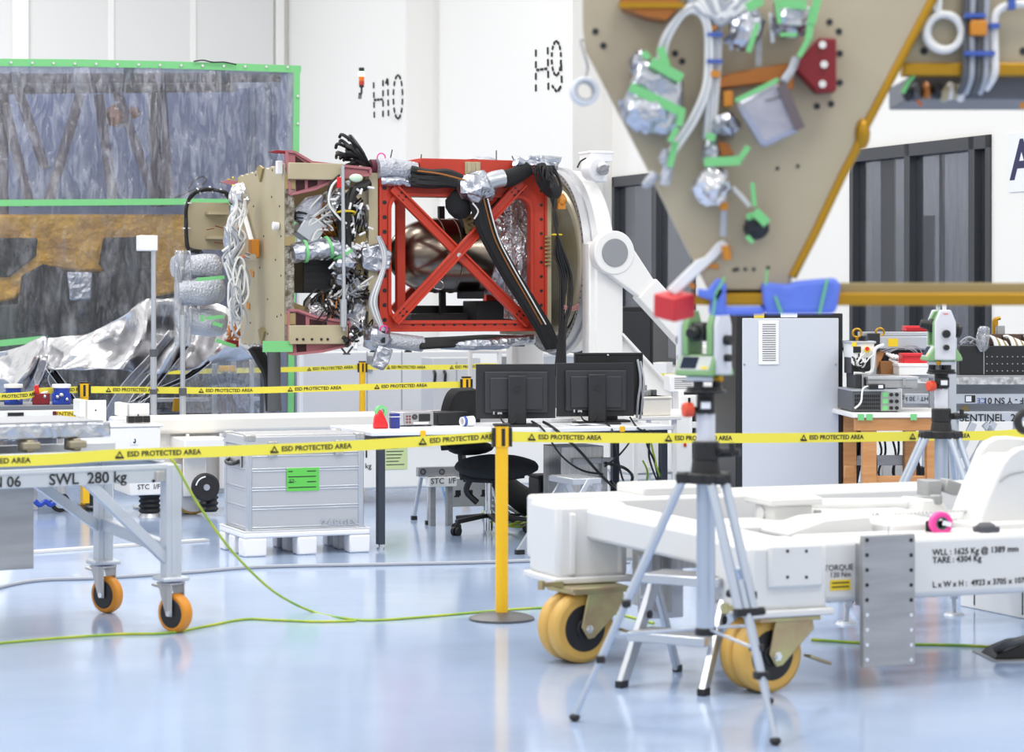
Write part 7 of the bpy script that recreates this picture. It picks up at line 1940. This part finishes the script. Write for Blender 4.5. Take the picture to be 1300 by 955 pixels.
# ================================================================== tripods and total stations
def tripod(cx, cy, zp, rot, lab, R=.5):
    T = Thing('survey_tripod', lab, 'tripod', (cx, cy, 0), rot, 'survey tripods')
    T.part('head_plate', MB().cyl((0, 0, zp - .012), (0, 0, zp), .078, n=28), 'black', bevel=.003)
    T.part('head_block', MB().cyl((0, 0, zp - .10), (0, 0, zp - .012), .036, n=22).bx(-.03, .03, -.05, .03, zp - .085, zp - .03), 'black', bevel=.004)
    T.part('white_tag', MB().bx(-.018, .018, -.053, -.05, zp - .07, zp - .045), 'label_white')
    k = T.part('clamp_knob', MB().cyl((-.05, -.03, zp - .075), (-.085, -.045, zp - .075), .028, n=18), mat('knob_orange_red', (222, 78, 50), .45), bevel=.006, label='orange-red clamp knob'); T.part('knob_stem', MB().cyl((-.02, -.01, zp - .075), (-.06, -.034, zp - .075), .012), 'hub', k)
    T.part('upper_tube', MB().cyl((0, 0, zp - .20), (0, 0, zp - .09), .036, n=24), 'instr_white')
    T.part('collar', MB().cyl((0, 0, zp - .27), (0, 0, zp - .195), .052, n=24).bx(.02, .10, -.025, .025, zp - .255, zp - .22), 'hub', bevel=.006)
    T.part('crank', MB().cyl((.06, -.03, zp - .235), (.13, -.04, zp - .235), .014).cyl((.10, -.04, zp - .25), (.10, -.04, zp - .20), .012), 'black')
    zh = zp - .345
    T.part('hub', MB().cyl((0, 0, zh), (0, 0, zp - .265), .062, .05, n=24).cyl((0, 0, zh - .01), (0, 0, zh + .03), .085, n=24), 'hub', bevel=.006)
    T.part('centre_column', MB().cyl((0, 0, .36), (0, 0, zh), .036, n=24), 'tripod'); T.part('column_foot', MB().cyl((0, 0, .335), (0, 0, .365), .041, n=20), 'hub', bevel=.005)
    for i in range(3):
        t = 2 * PI * i / 3 + PI; d = V((math.cos(t), math.sin(t), 0)); s = V((-d.y, d.x, 0))
        top = d * .085 + V((0, 0, zh + .01)); ft = d * R + V((0, 0, .02)); ml = top.lerp(ft, .52)
        lg = T.part('leg', MB().cyl(top + s * .032, ml + s * .032, .017, n=12).cyl(top - s * .032, ml - s * .032, .017, n=12), 'tripod')
        T.part('leg_top', MB().beam(top + s * .05, top - s * .05, .05, .04).beam(top - d * .03, top + d * .03, .04, .03), 'hub', lg, bevel=.005)
        m2 = top.lerp(ft, .40)
        T.part('lower_tube', MB().cyl(m2, top.lerp(ft, .78), .015, n=12).cyl(top.lerp(ft, .74), ft, .0125, n=10), 'tripod', lg)
        T.part('leg_clamp', MB().beam(ml + s * .05, ml - s * .05, .035, .03).cyl(ml + s * .05, ml + s * .075, .016), 'hub', lg, bevel=.004); c2 = top.lerp(ft, .76)
        T.part('leg_clamp', MB().beam(c2 + s * .026, c2 - s * .026, .035, .028), 'hub', lg, bevel=.004)
        T.part('foot', MB().ell(ft - V((0, 0, .004)), (.022, .022, .016), 12), 'hub', lg)
        T.part('spreader', MB().cyl((d.x * .03, d.y * .03, .36), top.lerp(ft, .66), .006, n=8), 'tripod')
    return T
def station(cx, cy, z, rot, lab, sc_=1.0, tilt=0.0):
    T = Thing('total_station', lab, 'surveying instrument', (cx, cy, z), rot, 'total stations'); k = sc_
    def b(x0, x1, y0, y1, z0, z1): return MB().bx(x0 * k, x1 * k, y0 * k, y1 * k, z0 * k, z1 * k)
    T.part('tribrach_base', MB().cyl((0, 0, 0), (0, 0, .012 * k), .075 * k, n=3 * 8), 'black', bevel=.002)
    fs = MB()
    for i in range(3): t = 2 * PI * i / 3 + .5; fs.cyl((.052 * k * math.cos(t), .052 * k * math.sin(t), .01 * k), (.052 * k * math.cos(t), .052 * k * math.sin(t), .04 * k), .02 * k, n=16)
    T.part('foot_screw', fs, 'black', bevel=.003, each=True); T.part('tribrach_top', MB().cyl((0, 0, .038 * k), (0, 0, .058 * k), .078 * k, n=28), 'instr_white', bevel=.004)
    T.part('lock_knob', MB().cyl((.07 * k, -.03 * k, .048 * k), (.11 * k, -.045 * k, .048 * k), .012 * k, n=12), 'gold')
    # alidade base with a sloping keypad face on both sides
    prof = [(-.098, .06), (.098, .06), (.098, .075), (.052, .15), (-.052, .15), (-.098, .075)]
    T.part('housing', MB().prism([V((-.088 * k, y * k, z_ * k)) for y, z_ in prof], (.176 * k, 0, 0)), 'instr_green', bevel=.006)
    for s in (-1, 1):
        o_ = V((0, s * .0, 0)); nrm = V((0, s * .075, .046)).normalized(); up_ = V((0, -s * .046, .075)).normalized(); ctr = V((-.02 * k * -s * -1 if s > 0 else -.02 * k, s * .0755 * k, .1125 * k))
        R_ = Matrix((V((1, 0, 0)), up_, nrm)).transposed()
        o = T.part('keypad', MB().box(V((0, s * .0755 * k, .1125 * k)), (.15 * k, .068 * k, .004), R_), mat('keypad_grey', (196, 204, 200), .5)); T.part('screen', MB().box(V((-.028 * k, s * .076 * k, .1135 * k)), (.078 * k, .056 * k, .006), R_), 'screen', o); T.part('yellow_key', MB().box(V((.052 * k, s * .0885 * k, .0935 * k)), (.03 * k, .012 * k, .006), R_), 'label_yellow', o)
    for s in (-1, 1):
        yz = [(-.062, .145), (.062, .145), (.062, .27), (.03, .335), (-.03, .335), (-.062, .27)]
        T.part('standard', MB().prism([V((s * .044 * k, y * k, z_ * k)) for y, z_ in yz], (s * .03 * k, 0, 0)), 'instr_green', bevel=.005)
        yz = [(-.058, .065), (.058, .065), (.058, .275), (.03, .342), (-.03, .342), (-.058, .275)]
        p_ = T.part('side_cover', MB().prism([V((s * .076 * k, y * k, z_ * k)) for y, z_ in yz], (s * .026 * k, 0, 0)), 'instr_white', bevel=.007)
        for z_, r_ in ((.21, .022), (.135, .016)): T.part('drive_knob', MB().cyl((s * .10 * k, 0, z_ * k), (s * .13 * k, 0, z_ * k), r_ * k, n=18), 'black', p_, bevel=.003)
        T.part('red_mark', MB().bx(s * .1015 * k, s * .1035 * k, -.014 * k, .014 * k, .317 * k, .322 * k), 'red_clear', p_)
    d = V((0, math.cos(tilt), math.sin(tilt))); c = V((0, 0, .245 * k))
    t_ = T.part('telescope', MB().cyl(c - d * .075 * k, c + d * .09 * k, .038 * k, n=24).bx(-.044 * k, .044 * k, -.035 * k, .035 * k, .205 * k, .285 * k), 'hub', bevel=.006); T.part('eyepiece', MB().cyl(c - d * .12 * k, c - d * .07 * k, .022 * k, .028 * k, n=20), 'black', t_, bevel=.003); T.part('objective', MB().cyl(c + d * .085 * k, c + d * .11 * k, .042 * k, n=24), 'black', t_, bevel=.003)
    T.part('carry_handle', MB().tube([V((-.07 * k, 0, .335 * k)), V((-.066 * k, 0, .365 * k)), V((-.03 * k, 0, .378 * k)), V((.03 * k, 0, .378 * k)), V((.066 * k, 0, .365 * k)), V((.07 * k, 0, .335 * k))], .012 * k, 8), 'instr_white' if sc_ > .95 else 'instr_green')
    return T
nx, ny, nzp = (896 - 650) / F * 9.0, 9.0, 1.27
tripod(nx, ny, nzp, -.08, 'near silver survey tripod standing in front of the white frame')
station(nx - .005, ny, nzp + .001, -.62, 'pale green surveying instrument on the near tripod, screen towards the camera', .90, .05)
fx_, fy_ = (1195 - 650) / F * 12.6, 12.6
tripod(fx_, fy_, 1.235, .12, 'farther silver survey tripod in front of the wooden bench')
station(fx_, fy_, 1.236, -PI / 2 + .06, 'surveying instrument on the farther tripod showing its pale side cover', .96, -.18)

# ================================================================== blurred spacecraft panel in the foreground
FY = 7.5
import itertools
tj = itertools.cycle([0, 0, .0024, .0024, .0048, .0048, .0072, .0072])    # strips of tape lie one over another
FG = Thing('spacecraft_panel', 'beige instrument panel with cables and foil bags looming top right, out of focus', 'spacecraft panel', ((1000 - 650) / F * FY, FY, 0), 0)
fp_ = FG.P
def fpoly(pts, y=0.0, d=.04): return MB().prism([fp_(a, b, y) for a, b in pts], (0, d, 0))
FG.part('panel', fpoly([(740, -160), (740, 35), (744, 64), (822, 214), (866, 303), (905, 378), (1000, 378), (1007, 348), (1034, 298), (1092, 172), (1190, -10), (1270, -160)]), 'panel', bevel=.003)
FG.part('edge_bar', MB().tube([fp_(x, y, -.0) for x, y in ((1006, 352), (1035, 296), (1070, 222), (1086, 192), (1096, 166), (1190, -12), (1268, -160))], .014, 8, sm=1), 'gold')
FG.part('edge_knuckle', MB().ell(fp_(1095, 170, 0), (.025, .025, .05), 12), 'gold')
FG.part('side_wing', MB().bx(fp_(1140, 0, .06).x, fp_(1420, 0, .06).x, .06, .10, fp_(0, 84, .06).z, fp_(0, -160, .06).z), 'panel', bevel=.003)
FG.part('wing_bar', MB().bx(fp_(1146, 0, .04).x, fp_(1420, 0, .04).x, .03, .1, fp_(0, 96, .04).z, fp_(0, 80, .04).z), 'gold', bevel=.006)
FG.part('under_tray', MB().bx(fp_(1150, 0, .2).x, fp_(1420, 0, .2).x, .12, .55, fp_(0, 127, .15).z, fp_(0, 97, .15).z), mat('under_grey', (96, 100, 110), .5), bevel=.006)
for (x, c_) in ((1152, 'dark_in'), (1162, 'rubber_grey'), (1176, 'copper'), (1190, 'dark_in'), (1199, 'khaki'), (1206, 'cable_white'), (1212, 'khaki'), (1218, 'cable_white')):
    FG.part('tray_wiring', MB().ell(fp_(x, 115 + (x % 5), .1), (.018, .03, .028), 10, .4, x), c_)
FG.part('green_tie', MB().tube([fp_(1160, 96, .05), fp_(1152, 106, .05), fp_(1146, 118, .05)], .008), 'tape_green')
FG.part('orange_tag', MB().tube([fp_(1160, 122, .1), fp_(1165, 128, .1), fp_(1170, 134, .1)], .006), 'cable_orange'); FG.part('orange_tag', MB().box(fp_(1299, 134, .1), (.02, .01, .02)), 'amber')
# lower bar with blue wrapping
FG.part('lower_bar', MB().bx(fp_(905, 0, -.02).x, fp_(1480, 0, -.02).x, -.03, .05, fp_(0, 388, -.02).z, fp_(0, 372, -.02).z), 'gold', bevel=.006); FG.part('lower_bar_flange', MB().bx(fp_(1060, 0, .0).x, fp_(1480, 0, .0).x, -.0, .09, fp_(0, 378, 0).z, fp_(0, 359, 0).z), 'khaki_dark', bevel=.005)
FG.part('lower_bar_flange', MB().bx(fp_(905, 0, .0).x, fp_(1010, 0, .0).x, .0, .06, fp_(0, 376, 0).z, fp_(0, 366, 0).z), 'copper', bevel=.004)
q = fp_(1500, 380, 0); FG.part('support_post', MB().bx(q.x - .06, q.x + .02, -.04, .14, 0, 3.1).bx(q.x - .3, q.x + .3, -.3, .4, 0, .04), 'white_cart', bevel=.006)
FG.part('support_arm', MB().bx(fp_(1400, 0, .0).x, q.x, .075, .14, fp_(0, 60, 0).z, fp_(0, 30, 0).z), 'white_cart')
FG.part('blue_wrap', MB().bx(fp_(903, 0, -.04).x, fp_(922, 0, -.04).x, -.05, .08, fp_(0, 401, -.04).z, fp_(0, 362, -.04).z).bx(fp_(915, 0, -.04).x, fp_(972, 0, -.04).x, -.045, .08, fp_(0, 400, -.04).z, fp_(0, 389, -.04).z), 'tape_blue', bevel=.015)
FG.part('blue_wrap', MB().prism([fp_(x, y, -.06) for x, y in ((968, 358), (1000, 361), (1018, 356), (1062, 352), (1068, 362), (1062, 398), (975, 399), (970, 384))], (0, .16, 0)), 'tape_blue', bevel=.015)
FG.part('blue_flap', MB().prism([fp_(x, y, -.05) for x, y in ((886, 366), (898, 368), (912, 352), (924, 364), (912, 384), (886, 376))], (0, .02, 0)), 'tape_blue', bevel=.006)
for (a, b, w) in (((1050, 354), (1040, 398), .022), ((984, 376), (992, 398), .014), ((974, 342), (972, 362), .012), ((920, 352), (908, 374), .016), ((908, 376), (905, 400), .010)): FG.part('green_tape_strip', MB().beam(fp_(*a, -.066 - next(tj)), fp_(*b, -.066 - next(tj)), w, .006) , 'tape_green')
# red cube and white strap
q = fp_(856, 388, .0)
FG.part('red_block', MB().box(q, (.095, .095, .078), Matrix.Rotation(.25, 3, 'X') @ Matrix.Rotation(.75, 3, 'Z')), mat('red_block_paint', (206, 48, 52), .45), bevel=.006)
FG.part('white_strap', MB().prism([fp_(x, y, -.02) for x, y in ((846, 368), (858, 376), (926, 312), (918, 304), (910, 308), (895, 326), (884, 330))], (0, .02, 0)), 'plastic_white', bevel=.006)
FG.part('block_bracket', MB().beam(fp_(862, 380, .01), fp_(908, 382, .01), .03, .03), 'gold')
# holes
hb = MB()
for (x, y) in ((857, 68), (866, 78), (1053, 28), (1065, 40), (1066, 68), (1066, 105), (1037, 135), (1055, 132), (936, 342), (946, 342), (957, 342), (932, 343), (1013, 211), (987, 214), (766, 58), (756, 40), (975, 340)):
    q = fp_(x, y, 0); hb.cyl(q + V((0, -.003, 0)), q + V((0, .003, 0)), .0105 if 1030 < x or x < 870 else .006, n=12)
FG.part('hole', hb, 'dark_in')
hb = MB()
for (x, y) in ((1173, 65), (1299, 65)): q = fp_(x, y, .06); hb.cyl(q + V((0, -.004, 0)), q + V((0, .003, 0)), .012, n=12)
FG.part('hole', hb, 'dark_in')
# copper brackets
FG.part('copper_bracket', MB().prism([fp_(x, y, -.1) for x, y in ((788, -6), (866, -20), (862, 10), (846, 26), (822, 22), (790, 10))], (0, .10, 0)), 'copper', bevel=.004); FG.part('copper_lip', MB().bx(fp_(786, 0, -.11).x, fp_(868, 0, -.11).x, -.115, -.095, fp_(0, 10, -.11).z, fp_(0, 3, -.11).z), 'gold')
FG.part('copper_bracket', MB().prism([fp_(x, y, -.06) for x, y in ((908, 100), (930, 92), (1000, 80), (1008, 84), (1008, 112), (996, 118), (985, 104), (910, 112))], (0, .06, 0)), 'copper', bevel=.004)
FG.part('copper_bracket', MB().prism([fp_(x, y, -.04) for x, y in ((912, 180), (924, 182), (932, 196), (916, 198))], (0, .04, 0)), 'copper'); FG.part('amber_clip', MB().box(fp_(924, 126, -.05), (.03, .05, .05)), 'amber', bevel=.005)
o = FG.part('red_bracket', MB().prism([fp_(x, y, -.07) for x, y in ((1040, 48), (1062, 48), (1062, 116), (1038, 118), (1010, 88), (1012, 80))], (0, .07, 0)), 'red_dark', bevel=.006)
bo = MB()
for (x, y) in ((1044, 57), (1046, 82), (1044, 107)): q = fp_(x, y, -.074); bo.cyl(q, q + V((0, -.006, 0)), .012, n=14)
FG.part('bracket_bolt', bo, 'chrome', o)
# foil bags and their green tapes
def bag(nm, pts, y0, d, m, sd=1): return FG.part(nm, MB().prism([fp_(x, y, y0) for x, y in pts], (0, d, 0)), m, bevel=.02)
bag('foil_bag', [(812, 72), (842, 82), (868, 96), (868, 158), (846, 172), (798, 158), (791, 128)], -.11, .10, 'wrap'); FG.part('foil_bag', MB().ell(fp_(822, 140, -.08), (.085, .06, .07), 16, .35, 4, fr=3), 'wrap', smooth=25)
FG.part('foil_bag', MB().ell(fp_(810, 82, -.06), (.03, .04, .045), 12, .4, 8), 'wrap', smooth=25)
for (a, b, w) in (((800, 110), (868, 144), .03), ((826, 78), (866, 100), .032), ((866, 140), (862, 160), .022), ((838, 60), (846, 84), .026), ((816, 66), (824, 74), .02), ((860, 162), (850, 180), .018)):
    FG.part('green_tape_strip', MB().beam(fp_(*a, -.122 - next(tj)), fp_(*b, -.122 - next(tj)), .006, w), 'tape_green')
bag('silver_bag', [(934, 130), (988, 102), (1000, 118), (1020, 165), (968, 189)], -.15, .07, mat('silver_bag_skin', (178, 178, 190), .35, .5, bump=(8, .5)))
FG.part('bag_fold', MB().beam(fp_(992, 108, -.16), fp_(1016, 164, -.16), .02, .03).beam(fp_(972, 128, -.155), fp_(1002, 120, -.155), .004, .004), mat('dark_fold', (110, 100, 104), .4, .4)); FG.part('green_tape_strip', MB().beam(fp_(934, 128, -.155), fp_(988, 101, -.155), .006, .014), 'tape_green')
FG.part('foil_bag', MB().ell(fp_(905, 236, -.07), (.058, .06, .06), 18, .4, 3, fr=3), 'silver_foil', smooth=20); FG.part('foil_bag', MB().ell(fp_(902, 196, -.07), (.028, .04, .05), 14, .3, 6), 'wrap', smooth=25); FG.part('foil_bag', MB().ell(fp_(922, 160, -.06), (.045, .05, .04), 14, .45, 9, fr=3), 'wrap', smooth=20)
FG.part('green_tape_strip', MB().beam(fp_(894, 206, -.135), fp_(940, 204, -.135), .006, .028).beam(fp_(938, 204, -.13), fp_(950, 186, -.13), .006, .018).beam(fp_(896, 172, -.10), fp_(908, 176, -.10), .006, .022), 'tape_green')
FG.part('foil_bag', MB().ell(fp_(1004, 24, -.07), (.065, .06, .06), 16, .4, 12, fr=3), 'wrap', smooth=25); FG.part('foil_bag', MB().ell(fp_(946, 40, -.08), (.05, .05, .07), 16, .45, 14, fr=3, R=Matrix.Rotation(.5, 3, 'Y')), 'wrap', smooth=20)
for (a, b, w) in (((990, 4), (1024, 6), .03), ((1032, 10), (1026, 50), .022), ((1026, 50), (1014, 72), .016), ((948, 10), (968, 0), .03), ((962, 30), (950, 66), .016), ((990, 44), (1012, 44), .012), ((1040, -10), (1030, 30), .026), ((985, -6), (990, 30), .014)): FG.part('green_tape_strip', MB().beam(fp_(*a, -.135 - next(tj)), fp_(*b, -.135 - next(tj)), .006, w), 'tape_green')
FG.part('foil_bag', MB().ell(fp_(960, 290, -.05), (.04, .04, .035), 14, .5, 16, fr=3), 'dark_in', smooth=20)
for (a, b, w) in (((958, 268), (974, 284), .03), ((948, 276), (962, 272), .02), ((955, 232), (958, 262), .014), ((948, 300), (956, 308), .014)): FG.part('green_tape_strip', MB().beam(fp_(*a, -.095 - next(tj)), fp_(*b, -.095 - next(tj)), .006, w), 'tape_green')
FG.part('white_cord', MB().tube([fp_(930, 238, -.05), fp_(942, 250, -.06), (fp_(952, 262, -.06))], .008), 'cable_white'); FG.part('hanging_clip', MB().box(fp_(919, 264, -.05), (.02, .02, .03)).cyl(fp_(919, 270, -.05), fp_(918, 300, -.05), .011), 'cable_grey'); FG.part('amber_clip', MB().cyl(fp_(921, 312, -.03), fp_(924, 330, -.03), .014).box(fp_(919, 262, -.055), (.025, .02, .025)), 'amber')
for (x, y, r_) in ((880, 344, .5), (893, 341, -.6), (877, 361, .7), (906, 338, .2)): FG.part('amber_tape', MB().box(fp_(x, y, -.004), (.032, .006, .014), Matrix.Rotation(r_, 3, 'Y')), 'amber')
# cable trunk and loops
for i in range(8):
    a_ = random.Random(900 + i); dx = (i - 3.5) * 3
    FG.part('white_cable', MB().tube([fp_(893 + dx * 1.6 + a_.uniform(-3, 3), -40, -.05 - .006 * i), fp_(903 + dx, 10, -.06), fp_(906 + dx * .7, 60, -.06), fp_(905 + dx * .6, 100, -.06), fp_(902 + dx * .5, 150, -.06), fp_(899 + dx * .4, 176, -.06)], .0085, 7), ('cable_grey', 'cable_white')[i % 2])
for i in range(3):
    FG.part('cable_loop', MB().tube([fp_(836 + i * 3, 80, -.06), fp_(842 + i * 3, 50, -.08), fp_(862 + i * 2, 20, -.09), fp_(882, 6 + i * 4, -.09), fp_(897 - i, 24 + i * 2, -.09), fp_(902 - i * 2, 62, -.08), fp_(899 - i * 2, 110, -.08), fp_(884 - i * 3, 150, -.08), fp_(862 - i * 3, 184, -.08), fp_(846 - i * 3, 208, -.08)], .010, 7), ('cable_white', 'cable_grey', 'cable_white')[i])
for i in range(6):
    a_ = random.Random(930 + i)
    FG.part('grey_cable', MB().tube([fp_(866 + i * 14, -20, -.08), fp_(880 + i * 9 + a_.uniform(-5, 5), 4 + a_.uniform(-6, 12), -.09), fp_(905 + i * 5, 16 + a_.uniform(-4, 14), -.09), fp_(930 + i * 8, -4 + a_.uniform(-8, 8), -.09)], .012, 7), ('cable_grey', 'cable_white')[i % 2])
for y in (44, 78): FG.part('blue_tie', MB().beam(fp_(897, y, -.085), fp_(917, y, -.085), .02, .012), 'cable_blue')
FG.part('amber_tie', MB().beam(fp_(898, 38, -.08), fp_(910, 34, -.08), .02, .012).beam(fp_(902, 94, -.08), fp_(914, 94, -.08), .02, .02), 'amber')
FG.part('flat_lead', MB().beam(fp_(963, 30, -.05), fp_(963, 84, -.05), .006, .02), 'plate'); FG.part('flat_lead', MB().beam(fp_(978, 16, -.05), fp_(981, 54, -.05), .006, .012), 'plastic_white'); FG.part('grey_lead', MB().tube([fp_(1010, 75, -.1), fp_(1004, 90, -.12), fp_(994, 104, -.14)], .014, 7), 'cable_grey')
FG.part('connector', MB().ell(fp_(845, 200, -.08), (.022, .02, .03), 12, .3, 3).cyl(fp_(850, 205, -.08), fp_(843, 235, -.08), .018).cyl(fp_(832, 220, -.08), fp_(822, 234, -.08), .016).ell(fp_(821, 234, -.08), (.016, .014, .012), 10), 'bubble'); FG.part('green_tape_strip', MB().beam(fp_(858, 180, -.10), fp_(850, 212, -.10), .006, .02), 'tape_green')
# right hand coil, pipes and clips on the wing
FG.part('coil_ring', MB().torus(fp_(1198, 41, .02), (0, 1, 0), .057, .013, 32, 10).torus(fp_(1200, 40, .045), (0, 1, 0), .055, .012, 32, 10), 'cable_white')
FG.part('coil_tail', MB().tube([fp_(1190, 20, .02), fp_(1192, -5, .02), fp_(1196, -40, .02)], .013, 8).tube([fp_(1176, -30, .02), fp_(1182, 0, .02), fp_(1190, 16, .02)], .01, 8), 'cable_white')
for i, x in enumerate((1226, 1234, 1243, 1252)):
    FG.part('grey_pipe', MB().tube([fp_(x + 4, -60, .02), fp_(x, 20, .02), fp_(x, 70, .01), fp_(x - 1, 98, .01), fp_(x - 8, 118, .06)], .0105, 8), ('rubber_grey', 'cable_grey')[i % 2])
FG.part('amber_clip', MB().bx(fp_(1231, 0, -.0).x, fp_(1252, 0, -.0).x, -.02, .02, fp_(0, 46, 0).z, fp_(0, 26, 0).z), 'amber', bevel=.006)
for y in (20, 68): FG.part('blue_tie', MB().beam(fp_(1224, y, -.005), fp_(1262 if y > 30 else 1250, y, -.005), .03, .014), 'cable_blue')
FG.part('white_pipe', MB().tube([fp_(1360, 4, .02), fp_(1300, 5, .02), fp_(1280, 7, .02), fp_(1266, 15, .02), fp_(1262, 32, .02), fp_(1263, 70, .01), fp_(1262, 95, .01), fp_(1252, 112, .06)], .013, 8), 'cable_white'); FG.part('blue_tie', MB().beam(fp_(1280, 5, .0), fp_(1288, 5, .0), .035, .035).beam(fp_(1262, 30, -.0), fp_(1262, 36, -.0), .035, .03), 'cable_blue')
# clear roll hanging from the left edge
T = Thing('tape_roll', 'clear tape roll hanging from a wire at the beige panel edge', 'tape roll', fp_(742, 134, -.02) + FG.O, .5)
T.part('ring', MB().lathe([(.030, -.025), (.045, -.025), (.045, .025), (.030, .025)], (0, 0, .045), (.4, 1, 0), 32, closed=True), mat('pale_roll', (214, 218, 226), .25, spec=.6), bevel=.005); T.part('core', MB().lathe([(.026, -.025), (.030, -.025), (.030, .025), (.026, .025)], (0, 0, .045), (.4, 1, 0), 28, closed=True), 'cable_grey')
T.part('hook_wire', MB().tube([V((.0, 0, .078)), V((.012, -.0, .12)), V((.0, .0, .16)), V((-.002, .02, .205)), V((.012, .03, .21))], .004, 6), 'plate')

# ================================================================== leads on the floor
def floor_lead(nm, lab, pts, m, r, cat='cable'):
    mb = MB().tube([V(p) + V((0, 0, r)) if len(p) == 3 and abs(p[2]) < 1e-6 else V(p) for p in pts], r, 7, sm=8)
    return single(nm, mb, m, lab, cat)
floor_lead('ground_lead', 'yellow-green lead hanging from the aluminium trolley and running to the barrier post', [W(216, 582, 11.06), W(224, 592, 11.08), W(245, 630, 11.2), W(275, 675, 11.35), W(308, 715, 11.55), W(350, 753, 11.85), G(396, 778), G(440, 787), G(480, 789), G(560, 783), G(630, 777), G(700, 773), G(760, 776), G(830, 793)], 'cable_ground', .0065)
floor_lead('ground_lead', 'yellow-green lead lying on the floor at bottom left past the castor', [G(-40, 822), G(60, 813), G(150, 807), G(212, 805.5), G(260, 797), G(310, 788), G(350, 789), G(400, 791), G(452, 790)], 'cable_ground', .0065)
floor_lead('ground_lead', 'yellow-green lead on the floor behind the hanging gusset plate', [G(1030, 814), G(1090, 818), G(1150, 820), G(1210, 821), G(1275, 824)], 'cable_ground', .007)
floor_lead('floor_cable', 'long pale grey cable crossing the floor behind the castors', [G(-40, 762), G(0, 748), G(50, 739), G(130, 736), G(240, 729), G(330, 722), G(480, 719), G(620, 716), G(720, 713), G(800, 716)], 'cable_grey', .011)
mb = MB(); a, b = G(30, 703), G(262, 687); mb.beam(a + V((0, 0, .008)), b + V((0, 0, .008)), .09, .014)
single('floor_strip', mb, 'white_cart', 'white floor strip left of the plastic pallet', 'floor strip')
